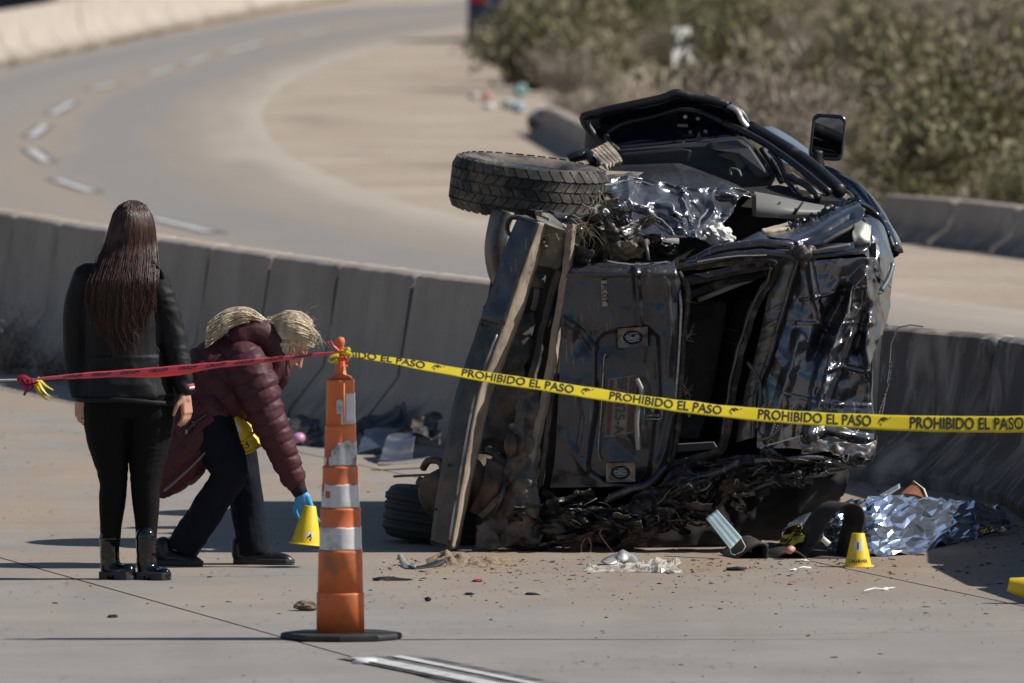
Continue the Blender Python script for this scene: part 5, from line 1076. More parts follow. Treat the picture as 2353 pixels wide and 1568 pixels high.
bb = bm_.prism(poly, (0, 0, 0.028)).build('base', simple('cone_rubber', (0.018, 0.018, 0.018), 0.65, 0, 0.3, 12, dirt=(0.06, 0.055, 0.05), dirt_amt=0.4), cone); bevel(bb, 0.011, 3, 60)
def sleeve(y0, y1, sec, mt, a0, a1, torn_t=0.0, torn_b=0.0, seed=0, name='reflective_band', skip=None):
    yt, yb, ra, rb = sec; m = MB(); nu, nv = 56, 14
    for j in range(nv + 1):
        for i in range(nu + 1):
            a = lerp(a0, a1, i / nu); tt = torn_t * (0.5 + 0.8 * noise.noise(Vector((a * 2.2, seed, 0))) + 0.35 * noise.noise(Vector((a * 7, seed, 4)))); tb = torn_b * (0.5 + noise.noise(Vector((a * 3, seed + 9, 0))))
            y = lerp(y0 + max(0, tt), y1 - max(0, tb), j / nv); r = lerp(ra, rb, (y - yt) / (yb - yt)) / SC + 0.0022 + 0.0006 * noise.noise(Vector((a * 5, y * 0.1, seed)))
            m.v.append((base_c.x + math.cos(a) * r, base_c.y + math.sin(a) * r, rz(y)))
    for j in range(nv):
        for i in range(nu):
            k = j * (nu + 1) + i
            if skip and skip(lerp(a0, a1, (i + 0.5) / nu), (j + 0.5) / nv): continue
            m.f.append((k, k + 1, k + nu + 2, k + nu + 1)); m.m.append(0)
    o = m.build(name, mt, cone, True, False); solid(o, 0.0015, 1); return o
FR = -math.pi / 2                                           # the side towards the camera
sleeve(1208, 1262, secs[3], M_SLEEVE, FR - 3.1, FR + 3.1, 4, 0, 1)
sleeve(1108, 1165, secs[2], M_SLEEVE, FR - 3.1, FR + 3.1, 8, 0, 2, skip=lambda a, v: (abs(a - (FR - 0.75)) < 0.16 and 0.25 < v < 0.55) or (a < FR - 0.95 and a > FR - 1.5 and v < 0.35 + 0.3 * noise.noise(Vector((a * 9, 0, 0)))))
sleeve(1008, 1069, secs[1], M_SLEEVED, FR - 0.75, FR + 2.6, 10, 2, 3, skip=lambda a, v: a < FR - 0.1 and v < 0.7 - (a - FR + 0.75) * 1.1 + 0.25 * noise.noise(Vector((a * 8, 1, 0))))
sleeve(1046, 1069, secs[1], M_SLEEVED, FR - 1.5, FR - 1.0, 6, 2, 6)
sleeve(900, 975, secs[0], M_SLEEVE, FR + 0.40, FR + 2.2, 6, 2, 4); sleeve(915, 975, secs[0], M_SLEEVED, FR - 0.25, FR + 0.36, 4, 3, 5, skip=lambda a, v: v > 0.55 and a < FR + 0.05)
bar('cone_seam', [(790, 880, YC - D0 - 0.061), (790, 972, YC - D0 - 0.066)], 0.0035, M_ORANGE2, cone, 6)

def ribbon(name, pts, w, roll, mt, parent=None, nw=4, n=None, curl=0.0, thick=0.0006):
    """a strip along pts; roll gives the tilt of its width from upright (towards the back) at each point"""
    n = n or (len(pts) - 1) * 8; P = catmull(pts, n); rl_ = catmull([Vector((r, wv, 0)) for r, wv in zip(roll, w if hasattr(w, '__len__') else [w] * len(pts))], n)
    m = MB(); fr = []
    for i, p in enumerate(P):
        p = p + Vector((0, 0.004 * noise.noise(p * 9), 0.0016 * noise.noise(p * 14))); P[i] = p; t = (P[min(i + 1, n)] - P[max(i - 1, 0)]).normalized(); up = Vector((0, 0, 1)) - t * t.z; up.normalize(); bk = up.cross(t); bk = bk if bk.y > 0 else -bk
        a = rl_[i].x + 0.12 * noise.noise(p * 7.0); d = up * math.cos(a) + bk * math.sin(a); nn = (bk * math.cos(a) - up * math.sin(a)); fr.append((p, d, nn, rl_[i].y, t))
        for k in range(nw + 1):
            s_ = k / nw - 0.5; m.v.append(tuple(p + d * (s_ * rl_[i].y) + nn * (curl * (4 * s_ * s_) - curl)))
    for i in range(n):
        for k in range(nw):
            a = i * (nw + 1) + k; m.f.append((a, a + nw + 1, a + nw + 2, a + 1)); m.m.append(0)
    o = m.build(name, mt, parent, True, False); solid(o, thick, 0); return o, fr
def ribbon_text(name, fr, s, size, s0, mt, parent, bold=0.0, xs=1.0, lift=0.002, off=0.0, curl=0.0):
    """lettering bent along a ribbon, starting at arc length s0"""
    vs, fs = text_geo(s, size, 0.0, bold, 'LEFT'); acc = [0.0]
    for i in range(1, len(fr)): acc.append(acc[-1] + (fr[i][0] - fr[i - 1][0]).length)
    out = []
    for v in vs:
        a = s0 + v.x * xs
        if a < acc[0] or a > acc[-1]: out.append(None); continue
        k = max(1, min(len(acc) - 1, int(np.searchsorted(acc, a)))); u = (a - acc[k - 1]) / (acc[k] - acc[k - 1])
        p = fr[k - 1][0].lerp(fr[k][0], u); d = fr[k - 1][1].lerp(fr[k][1], u); nn = fr[k - 1][2].lerp(fr[k][2], u); w = lerp(fr[k - 1][3], fr[k][3], u)
        out.append(p + d * (v.y + off) + nn * (curl * 4 * ((v.y + off) / w) ** 2 - curl - lift))
    fs2 = [f for f in fs if all(out[i] is not None for i in f)]
    if not fs2: return None
    if len(fs2) < len(fs) * 0.5: return None
    return MB().add([p if p is not None else (0, 0, -1) for p in out], fs2).build(name, mt, parent, False, False)
def m_tape(name, col, tr=0.35):
    m, nt, b = new_mat(name); v = texco(nt); c = mixc(nt, noise_fac(nt, v, 9, 3, 0.5, 0.3, 0.7), tuple(x * 0.9 for x in col), col); L(nt, c, b.inputs['Base Color'])
    b.inputs['Roughness'].default_value = 0.28; t = N(nt, 'ShaderNodeBsdfTranslucent'); L(nt, c, t.inputs[0]); mx = N(nt, 'ShaderNodeMixShader'); mx.inputs[0].default_value = tr
    L(nt, b.outputs[0], mx.inputs[1]); L(nt, t.outputs[0], mx.inputs[2]); out = [n for n in nt.nodes if n.type == 'OUTPUT_MATERIAL'][0]; L(nt, mx.outputs[0], out.inputs[0]); return m
M_TYEL = m_tape('yellow_tape', (0.80, 0.66, 0.04)); M_TRED = m_tape('red_tape', (0.92, 0.15, 0.15), 0.5); M_INK = simple('tape_ink', (0.018, 0.017, 0.015), 0.5)
yt = [(803, 813), (880, 824), (960, 838), (1120, 866), (1300, 893), (1500, 924), (1700, 948), (1900, 963), (2100, 972), (2352, 974), (2700, 965)]
wpx = [6, 14, 18, 26, 30, 32, 33, 34, 35, 36, 36]
rolls = [R(a) for a in (50, 62, 62, 58, 54, 50, 44, 35, 22, 12, 5)]
ws = [0.03, 0.055, 0.066, 0.070, 0.070, 0.070, 0.070, 0.070, 0.070, 0.070, 0.070]
ytape, yfr = ribbon('barrier_tape', [cpx(x, y, -0.01) for x, y in yt], ws, rolls, M_TYEL, None, 6, 200, 0.0006)
tag(ytape, 'yellow caution tape with black PROHIBIDO EL PASO print, stretched right from the cone', 'tape')
yacc = [0.0]
for i in range(1, len(yfr)): yacc.append(yacc[-1] + (yfr[i][0] - yfr[i - 1][0]).length)
def arc_px(fr, acc, x): k = min(range(len(fr)), key=lambda i: abs(fr[i][0].x / fr[i][0].y * F + CX - x)); return acc[k]
for k, x in enumerate((715, 1060, 1400, 1745, 2094)):
    s0 = arc_px(yfr, yacc, max(x, 815)) if x > 800 else arc_px(yfr, yacc, 1060) - 0.628
    vs_, _ = text_geo('PROHIBIDO EL PASO', 0.072, 0, 0.0015, 'LEFT'); ln = max(v.x for v in vs_)
    ribbon_text('tape_lettering', yfr, 'PROHIBIDO EL PASO', 0.072, s0, M_INK, ytape, 0.0015, 0.475 / ln, 0.0022, 0.0, 0.0006)
    # small eagle head mark between the words
    sm = s0 + 0.475 + 0.05
    ang_pts = []
    mk_ = MB()
    for (x0, y0, x1, y1, w_) in ((-0.020, -0.004, -0.012, 0.013, 0.005), (-0.012, 0.013, 0.006, 0.019, 0.006), (0.006, 0.019, 0.018, 0.013, 0.004), (-0.014, -0.004, -0.006, -0.017, 0.004), (-0.004, 0.010, 0.006, 0.004, 0.003), (0.024, 0.018, 0.032, 0.022, 0.002)):
        if sm + x1 > yacc[-1] - 0.05 or sm + x0 < 0.05: continue
        q_ = []
        for (xx, yy) in ((x0, y0 - w_), (x1, y1 - w_), (x1, y1 + w_), (x0, y0 + w_)):
            a = sm + xx; kk = max(1, min(len(yacc) - 1, int(np.searchsorted(yacc, a)))); u = (a - yacc[kk - 1]) / (yacc[kk] - yacc[kk - 1]); q_.append(yfr[kk - 1][0].lerp(yfr[kk][0], u) + yfr[kk][1] * yy + yfr[kk][2] * (-0.0028))
        mk_.add(q_, [(0, 1, 2, 3)])
    if mk_.v: mk_.build('tape_emblem', M_INK, ytape, False, False)
# red tape running back to the left
def rpx(x, y): return at(x, y, Y=YC + (785 - x) / 785.0 * 3.2)
rt_px = [(772, 810), (730, 814), (640, 824), (520, 836), (400, 848), (280, 857), (180, 863), (110, 868), (75, 871)]
rtape, rfr = ribbon('barrier_tape', [rpx(x, y) for x, y in rt_px], [0.014, 0.022, 0.028, 0.034, 0.040, 0.040, 0.036, 0.026, 0.014], [R(a) for a in (50, 45, 40, 40, 38, 40, 48, 55, 60)], M_TRED, None, 4, 120, 0.0006)
tag(rtape, 'narrow red danger tape stretched left from the cone past both people', 'tape')
racc = [0.0]
for i in range(1, len(rfr)): racc.append(racc[-1] + (rfr[i][0] - rfr[i - 1][0]).length)
s_ = 0.25
while s_ < racc[-1] - 0.3:
    ribbon_text('tape_lettering', rfr, 'PELIGRO', 0.026, s_, M_INK, rtape, 0.0010, 1.9, 0.0020, 0.0, 0.0006); s_ += 0.30
lower, lf_ = ribbon('tape_fold', [rpx(x, y) + Vector((0, -0.01, 0)) for x, y in ((480, 842), (430, 854), (380, 860), (320, 862), (270, 861))], 0.02, [R(30)] * 5, M_TRED, rtape, 3, 30, 0.002)
cord = MB().tube([at(x, y, Y=YC + 3.0) for x, y in ((-120, 884), (-40, 876), (0, 873), (60, 872), (85, 872))], 0.005, 6).build('cord', simple('pale_cord', (0.45, 0.42, 0.33), 0.8), None, True)
tag(cord, 'thin pale cord tied to the red tape at the left edge', 'cord')
kn = empty('tape_knot', at(70, 875, Y=YC + 2.98), 'tangled red and yellow tape knot with loose tails at the left edge', 'tape knot')
def kp(x, y, d=0.0): return at(x, y, Y=YC + 2.96 + d)
M_TRED2 = m_tape('dark_red_tape', (0.42, 0.03, 0.06))
for i, (pts, w, mt) in enumerate((([(40, 872), (55, 866), (75, 872), (98, 868)], 0.03, M_TRED2), ([(48, 876), (62, 884), (90, 876)], 0.025, M_TRED2), ([(66, 872), (62, 890), (55, 908)], 0.022, M_TRED2), ([(72, 872), (76, 886), (68, 896), (60, 902)], 0.02, M_TRED2), ([(82, 870), (95, 890), (108, 905), (118, 912)], 0.022, M_TYEL), ([(84, 874), (88, 895), (104, 915), (112, 920)], 0.026, M_TYEL), ([(86, 868), (104, 885), (122, 896)], 0.018, M_TYEL))):
    ribbon('tape_tail', [kp(x, y, 0.01 * i) for x, y in pts], w, [R(20 + 30 * k) for k in range(len(pts))], mt, kn, 2, 14, 0.003)
# knots round the cone's neck
ck = empty('tape_knot', cpx(783, 812, -0.02), 'red and yellow tape knotted round the neck of the traffic cone', 'tape knot')
for (y, mt, r, tl) in ((802, M_TRED, 0.019, 0.2), (808, M_TRED, 0.021, -0.25), (815, M_TYEL, 0.021, 0.3), (821, M_TRED, 0.021, -0.1), (812, M_TYEL, 0.024, 0.5)):
    c0 = cpx(783, y); c0.y = base_c.y; P = [c0 + Vector((math.cos(a) * r, math.sin(a) * r, math.cos(a + 1) * r * tl + 0.003 * math.sin(3 * a))) for a in [k * 0.4 for k in range(17)]]
    MB().tube(P, 0.0055, 6).build('tape_wrap', mt, ck, True)
for i, (pts, w, mt) in enumerate((([(778, 806), (768, 796), (758, 790), (752, 784)], 0.016, M_TRED), ([(778, 806), (765, 792), (760, 782)], 0.012, M_TRED), ([(790, 806), (800, 800), (803, 808), (795, 818)], 0.018, M_TYEL), ([(778, 816), (762, 818), (753, 826), (762, 832), (776, 828)], 0.018, M_TYEL), ([(790, 820), (798, 830), (795, 840), (801, 842)], 0.014, M_TRED), ([(792, 812), (804, 818), (800, 828), (792, 834)], 0.014, M_TYEL), ([(794, 808), (804, 812), (810, 814)], 0.016, M_TYEL))):
    ribbon('tape_tail', [cpx(x, y, -0.03 - 0.004 * i) for x, y in pts], w, [R(15 + 35 * k) for k in range(len(pts))], mt, ck, 2, 14, 0.003)

# evidence markers
M_EVY = simple('marker_yellow', (0.80, 0.56, 0.02), 0.45, 0, 0.08, 8, dirt=(0.5, 0.36, 0.08), dirt_amt=0.15, dscale=9); M_LABEL = simple('label_white', (0.72, 0.70, 0.60), 0.6, 0, 0.1, 20)
def marker(loc, label, num, mtx=None, rt=0.030, rb=0.062, h=0.155, word=None, face=-90, num_h=0.5, patch=True, nsize=0.05):
    """small evidence cone: hollow shell on a square flange, number on the side that faces 'face' degrees"""
    e = empty('evidence_marker', loc, label, 'evidence marker', 'numbered yellow evidence markers'); mtx = mtx or Matrix.Identity(3); o = Vector(loc)
    T = lambda p: o + mtx @ Vector(p)
    m = MB(); m.lathe([(rb, 0.006), (rt, h - 0.004), (rt - 0.003, h), (rt * 0.8, h)], 32, o, mtx, cap=False); m.lathe([(rb - 0.004, 0.004), (rt - 0.004, h - 0.006)], 32, o, mtx, cap=False); b_ = m.build('marker_shell', M_EVY, e, True)
    f_ = MB(); f_.lathe([(rb - 0.004, 0.0), (rb + 0.011, 0.0), (rb + 0.011, 0.004), (rb + 0.009, 0.006), (rb - 0.002, 0.007)], 32, o, mtx, cap=False); f_.build('marker_flange', M_EVY, e, True)
    def cone_p(u, z, l): a = R(face) + u / lerp(rb, rt, z / h); r = lerp(rb, rt, z / h) + l; return T((math.cos(a) * r, math.sin(a) * r, z))
    def wrap(name, s, size, zc, mt, bold):
        vs, fs = text_geo(s, size, 0, bold); MB().add([cone_p(v.x, zc + v.y, 0.0015) for v in vs], fs).build(name, mt, e, False, False)
    def lab(z0, z1, hw):
        m = MB(); m.grid(lambda u, v: cone_p((u - 0.5) * 2 * hw, lerp(z0, z1, v), 0.0008), 8, 3); m.build('number_label', M_LABEL, e, True, False)
    if num: 
        if patch: lab(num_h * h - nsize * 0.55, num_h * h + nsize * 0.55, nsize * 0.42)
        wrap('number', num, nsize, num_h * h, M_INK, 0.001)
    if word: lab(0.016, 0.038, 0.052); wrap('lettering', word, 0.021, 0.027, M_INK, 0.0006)
    return e
p1_ = gr(1971, 1301, 0.009)
marker(p1_, 'yellow evidence cone reading 1 CADAVER standing before the silver foil', '1', word='CADÁVER', num_h=0.62, nsize=0.045, face=-92)
lr = gr(2330, 1356, 0.065); lr.x += 0.125
marker(lr, 'yellow evidence cone lying on its side at the right picture edge', None, Matrix.Rotation(R(-80), 3, 'Y') @ Matrix.Identity(3))
# ================================================================ PEOPLE
def fuse(mb, name, mt, parent, voxel=0.006, smooth_it=4, fn=None, sub=False):
    """melt overlapping pieces into one continuous surface; fn(co, normal) may push each point afterwards"""
    me = mb.mesh('tmp', mt, True); ob = bpy.data.objects.new('tmp', me); COL.objects.link(ob)
    r = ob.modifiers.new('r', 'REMESH'); r.mode = 'VOXEL'; r.voxel_size = voxel; r.use_smooth_shade = True
    if smooth_it: s = ob.modifiers.new('s', 'SMOOTH'); s.iterations = smooth_it; s.factor = 0.5
    dg = bpy.context.evaluated_depsgraph_get(); out = bpy.data.meshes.new_from_object(ob.evaluated_get(dg)); bpy.data.objects.remove(ob); bpy.data.meshes.remove(me)
    out.name = name; out.materials.clear(); out.materials.append(mt)
    if fn:
        n = len(out.vertices); co = np.empty(n * 3, np.float32); no = np.empty(n * 3, np.float32); out.vertices.foreach_get('co', co); out.vertices.foreach_get('normal', no)
        co = co.reshape(-1, 3); no = no.reshape(-1, 3); d = np.array([fn(Vector(co[i]), Vector(no[i])) for i in range(n)], np.float32); co = co + no * d[:, None]; out.vertices.foreach_set('co', co.ravel())
    out.polygons.foreach_set('use_smooth', [True] * len(out.polygons)); out.update()
    return put(name, out, parent)
def limb(m, pts, rad, n=14, dep=1.0, sub=4, ends=(1, 1)):
    """tapering tube through pts; radii in metres; dep scales it in depth"""
    P = catmull(pts, (len(pts) - 1) * sub); rr = [catmull([Vector((r, 0, 0)) for r in rad], (len(pts) - 1) * sub)[i].x for i in range(len(P))]
    rings = []
    for i, p in enumerate(P):
        t = (P[min(i + 1, len(P) - 1)] - P[max(i - 1, 0)]).normalized(); a = Vector((0, 1, 0)); a = a - t * a.dot(t)
        a = a.normalized() if a.length > 1e-4 else Vector((1, 0, 0)); b = t.cross(a); rings.append([p + a * (math.cos(2 * math.pi * k / n) * rr[i] * dep) + b * (math.sin(2 * math.pi * k / n) * rr[i]) for k in range(n)])
    vs = [q for r_ in rings for q in r_]; fs = []
    for i in range(len(rings) - 1):
        for k in range(n): fs.append((i * n + k, i * n + (k + 1) % n, (i + 1) * n + (k + 1) % n, (i + 1) * n + k))
    fs.append(tuple(reversed(range(n)))); fs.append(tuple(range((len(rings) - 1) * n, len(rings) * n))); m.add(vs, fs)
    if ends[0]: m.ellipsoid(P[0], (rr[0], rr[0] * dep, rr[0]))
    if ends[1]: m.ellipsoid(P[-1], (rr[-1], rr[-1] * dep, rr[-1]))
    return m
def hand(m, wrist, direction, palm_n, size=1.0, curl=0.5, spread=0.12, thumb_side=1):
    """palm, four bent fingers of unequal length and a thumb leaving the side of the palm"""
    d = Vector(direction).normalized(); pn = Vector(palm_n); pn = (pn - d * pn.dot(d)).normalized(); sd = d.cross(pn) * thumb_side; w = Vector(wrist); S = size
    m.ellipsoid(w + d * 0.045 * S, (0.001, 0.001, 0.001))
    limb(m, [w - d * 0.02 * S, w + d * 0.02 * S], [0.024 * S, 0.025 * S], 10, 1, 2)
    for k in range(4):
        off = sd * ((0.027 - 0.018 * k) * S); limb(m, [w + d * 0.01 * S + off * 0.7, w + d * 0.085 * S + off], [0.017 * S, 0.0135 * S], 8, 1, 2)
    for k, (ln, r) in enumerate(((0.068, 0.0085), (0.077, 0.0088), (0.071, 0.0085), (0.055, 0.0075))):
        off = sd * ((0.028 - 0.0187 * k) * S); base = w + d * 0.085 * S + off; dd = (d + sd * (spread * (1.5 - k) * 0.5)).normalized(); pts = [base - d * 0.01]; p = base; a = 0.0
        for f in (0.42, 0.33, 0.25):
            a += curl * (0.75 if f == 0.42 else 1.0); v = dd * math.cos(a) + pn * math.sin(a); p = p + v * (ln * f * S); pts.append(p)
        limb(m, pts, [r * S * 1.1, r * S * 1.05, r * S, r * S * 0.85], 8, 1, 2)
    tb = w + d * 0.025 * S + sd * 0.027 * S; t1 = tb + (d * 0.55 + sd * 0.75 + pn * 0.3).normalized() * 0.036 * S; t2 = t1 + (d * 0.9 + sd * 0.2 + pn * (0.35 + curl * 0.4)).normalized() * 0.03 * S; t3 = t2 + (d * 0.9 - sd * 0.1 + pn * (0.3 + curl * 0.5)).normalized() * 0.024 * S
    limb(m, [tb - d * 0.01, tb, t1, t2, t3], [0.015 * S, 0.015 * S, 0.0115 * S, 0.0098 * S, 0.0082 * S], 8, 1, 2)
def head(m, c, fwd, up, S=1.0):
    """skull, jaw, nose, lips, brow and ears as one lump to be fused"""
    f = Vector(fwd).normalized(); u = Vector(up); u = (u - f * u.dot(f)).normalized(); s = f.cross(u); M = Matrix((s, f, u)).transposed()
    T = lambda x, y, z: Vector(c) + M @ (Vector((x, y, z)) * S)
    m.ellipsoid(T(0, -0.012, 0.03), (0.076 * S, 0.098 * S, 0.090 * S), M, 20, 14); m.ellipsoid(T(0, 0.028, -0.030), (0.060 * S, 0.064 * S, 0.082 * S), M, 18, 14)
    m.ellipsoid(T(0, 0.060, -0.092), (0.024 * S, 0.024 * S, 0.020 * S), M); m.ellipsoid(T(0, 0.070, 0.032), (0.052 * S, 0.022 * S, 0.02 * S), M)
    limb(m, [T(0, 0.086, 0.018), T(0, 0.100, -0.006), T(0, 0.112, -0.024)], [0.008 * S, 0.010 * S, 0.012 * S], 8, 1, 2); m.ellipsoid(T(0, 0.098, -0.031), (0.017 * S, 0.013 * S, 0.009 * S), M)
    m.ellipsoid(T(0, 0.085, -0.055), (0.022 * S, 0.012 * S, 0.006 * S), M); m.ellipsoid(T(0, 0.083, -0.066), (0.019 * S, 0.012 * S, 0.007 * S), M)
    for q in (-1, 1):
        m.ellipsoid(T(0.034 * q, 0.06, -0.012), (0.022 * S, 0.022 * S, 0.02 * S), M); m.ellipsoid(T(0.078 * q, -0.005, -0.004), (0.010 * S, 0.020 * S, 0.032 * S), M)
    return T
M_SKIN = simple('skin', (0.50, 0.27, 0.19), 0.5, 0, 0.08, 12, spec=0.4); M_SKIN.node_tree.nodes['Principled BSDF'].inputs['Subsurface Weight'].default_value = 0.12; M_SKIN.node_tree.nodes['Principled BSDF'].inputs['Subsurface Radius'].default_value = (0.01, 0.004, 0.002)
M_EYE = simple('eye_white', (0.7, 0.68, 0.65), 0.2); M_IRIS = simple('iris', (0.03, 0.02, 0.015), 0.15); M_LIP = simple('lips', (0.42, 0.12, 0.11), 0.4); M_BROW = simple('brow', (0.12, 0.08, 0.05), 0.8)
def face_parts(T, par, S=1.0):
    for q in (-1, 1):
        m = MB(); m.ellipsoid(T(0.031 * q, 0.076, 0.006), (0.011 * S, 0.011 * S, 0.008 * S)); e = m.build('eye', M_EYE, par, True)
        m = MB(); m.ellipsoid(T(0.031 * q, 0.085, 0.005), (0.0055 * S, 0.004 * S, 0.0055 * S)); m.build('iris', M_IRIS, e, True)
        MB().tube([T(0.016 * q, 0.091, 0.024), T(0.032 * q, 0.089, 0.030), T(0.048 * q, 0.078, 0.025)], [0.003, 0.0035, 0.002], 6).build('eyebrow', M_BROW, par, True)
    MB().tube([T(-0.022, 0.090, -0.060), T(0, 0.099, -0.058), T(0.022, 0.090, -0.060)], [0.003, 0.0065, 0.003], 8).build('lips', M_LIP, par, True)
def strands(name, roots, mt, parent, n=6):
    m = MB()
    for pts, r0, r1 in roots:
        P = catmull(pts, max(6, (len(pts) - 1) * 3)); k = len(P); m.tube(P, [lerp(r0, r1, (i / (k - 1)) ** 1.5) for i in range(k)], n, caps=False)
    o = m.build(name, mt, parent, True, False); return o
def m_hair(name, a, b_, rough=0.32):
    m, nt, b = new_mat(name); v = texco(nt, scale=(30, 30, 4)); c = mixc(nt, noise_fac(nt, v, 2.0, 3, 0.6, 0.35, 0.65), a, b_); L(nt, c, b.inputs['Base Color']); b.inputs['Roughness'].default_value = rough
    b.inputs['Specular IOR Level'].default_value = 0.35; return m
def folds(p, amp, freq, stretch=(1, 1, 1), seed=0.0):
    q = Vector((p.x * stretch[0], p.y * stretch[1], p.z * stretch[2])) * freq + Vector((seed, seed * 2, seed * 3))
    return amp * ((0.5 - abs(noise.noise(q))) + 0.4 * (0.5 - abs(noise.noise(q * 2.1 + Vector((4, 4, 4))))))

# ---------------- person standing with her back to us
YS = gr(300, 1335).y; SS = F / YS
def sp(x, y, d=0.0): return at(x, y, Y=YS + d)
st_ = empty('person', gr(310, 1335, 0.009), 'standing person seen from behind, long dark hair, black jacket, leggings and glossy boots', 'person')
b = MB()
Th = head(b, sp(305, 525, 0.03), (0.45, 0.89, 0.0), (0, 0, 1))
limb(b, [sp(300, 555, 0.02), sp(292, 595, 0.02), sp(288, 625, 0.02)], [0.052, 0.052, 0.06]); 
limb(b, [sp(285, 625, 0.02), sp(278, 668, 0.03), sp(280, 760, 0.03), sp(288, 850, 0.03), sp(295, 910, 0.03)], [0.08, 0.13, 0.125, 0.125, 0.12], 18, 0.7, 4, (1, 0))
limb(b, [sp(218, 636, 0.02), sp(338, 636, 0.02)], [0.042, 0.042])
limb(b, [sp(196, 630, 0.02), sp(178, 760, 0.04), sp(184, 905, 0.02)], [0.05, 0.040, 0.026]); limb(b, [sp(355, 630, 0.02), sp(392, 770, 0.04), sp(424, 898, -0.02)], [0.05, 0.040, 0.026])
for xs_ in ((250, 255, 262, 256, 252), (342, 338, 335, 336, 334)):
    limb(b, [sp(xs_[0], 930, 0.03), sp(xs_[1], 1010, 0.03), sp(xs_[2], 1100, 0.02), sp(xs_[3], 1180, 0.03), sp(xs_[4], 1300, 0.03)], [0.09, 0.080, 0.055, 0.042, 0.028])
limb(b, [sp(252, 1312, 0.03), sp(280, 1322, 0.0)], [0.026, 0.022]); limb(b, [sp(334, 1317, 0.03), sp(362, 1328, -0.02)], [0.026, 0.022])
hand(b, sp(184, 912, 0.02), (0.02, 0.05, -1), (0.7, 0.5, 0), 0.95, 0.42, 0.1, 1); hand(b, sp(425, 905, -0.03), (0.10, 0.0, -1), (-0.75, 0.5, 0), 0.95, 0.35, 0.12, -1)
body_s = fuse(b, 'body', M_SKIN, st_, 0.0045, 3); face_parts(Th, st_)
MB().lathe([(0.0085, 0), (0.0085, 0.004)], 12, sp(190, 962, -0.005), cap=False).build('ring', M_BAREMETAL, st_)
# jacket
M_JACK = simple('black_jacket', (0.0085, 0.0088, 0.0105), 0.6, 0, 0.2, 30, bumps=0.1, bscale=400, spec=0.22)
j = MB()
limb(j, [sp(286, 606, 0.02), sp(282, 640, 0.02), sp(280, 700, 0.02), sp(282, 790, 0.02), sp(284, 860, 0.02), sp(286, 912, 0.02)], [0.11, 0.175, 0.182, 0.180, 0.198, 0.224], 26, 0.64, 4, (1, 0))
limb(j, [sp(205, 634, 0.02), sp(350, 634, 0.02)], [0.062, 0.062], 14); limb(j, [sp(286, 590, 0.03), sp(286, 620, 0.02)], [0.075, 0.1])
limb(j, [sp(202, 640, 0.02), sp(178, 705, 0.03), sp(172, 780, 0.05), sp(176, 850, 0.03), sp(182, 900, 0.02)], [0.068, 0.060, 0.054, 0.048, 0.042])
limb(j, [sp(350, 640, 0.02), sp(375, 705, 0.02), sp(396, 780, 0.02), sp(412, 840, 0.0), sp(424, 888, -0.02)], [0.070, 0.060, 0.056, 0.048, 0.040])
def jf(p, n):
    x = p.x * SS + CX; d = folds(p + Vector((0, 0, p.x * 0.4)), 0.009, 4.5, (1.2, 1.2, 0.8), 3)
    q = Vector((p.x, p.y, p.z + 0.5 * p.x + 0.08 * noise.noise(p * 7)))
    if x > 360: d += folds(q, 0.015, 8.0, (0.5, 0.5, 1.9), 8) * sstep(0.75, 1.05, p.z + 0.15 * noise.noise(p * 5)) * sstep(1.45, 1.25, p.z)          # the sleeve bunches at the elbow
    elif p.z < 1.02 and x > 205: d += folds(Vector((p.x + p.z * 0.6, p.y, p.z)), 0.018, 5.0, (0.9, 0.9, 1.5), 5)
    return d
jk = fuse(j, 'jacket', M_JACK, st_, 0.0065, 2, jf)
hem = MB(); P = []
zc = sp(286, 918, 0.02)
for k in range(41):
    a = 2 * math.pi * k / 40; P.append(zc + Vector((0.226 * math.cos(a), 0.15 * math.sin(a), 0.004 * math.sin(3 * a) - 0.01 * math.cos(a))))
hem.tube(P, 0.012, 6, flat=((0, 0, 1), 0.5)); hem.build('hem', M_JACK, jk, True)
ly = MB(); _u = (lambda u, v: sp(lerp(292, 362, u) + 6 * v, lerp(775, 915, v), -0.142 - 0.02 * math.sin(3.1 * u) - 0.006 * math.sin(9 * v)))
bar('hood_cord', [(348, 600, YS - D0 - 0.09), (368, 620, YS - D0 - 0.08), (374, 640, YS - D0 - 0.07)], 0.012, M_JACK, jk, 8)
for dz, mt in ((0, simple('cuff_red', (0.45, 0.02, 0.04), 0.6)), (1, simple('cuff_white', (0.7, 0.68, 0.66), 0.6)), (2, M_JACK)):
    c0 = sp(425 + dz * 0.8, 886 + dz * 5.5, -0.02); ax = (sp(428, 905, -0.02) - sp(424, 880, -0.02)).normalized().to_track_quat('Z', 'Y').to_matrix(); MB().lathe([(0.040, -0.006), (0.0425, -0.004), (0.0425, 0.004), (0.040, 0.006)], 20, c0, ax).build('cuff', mt, jk, True)
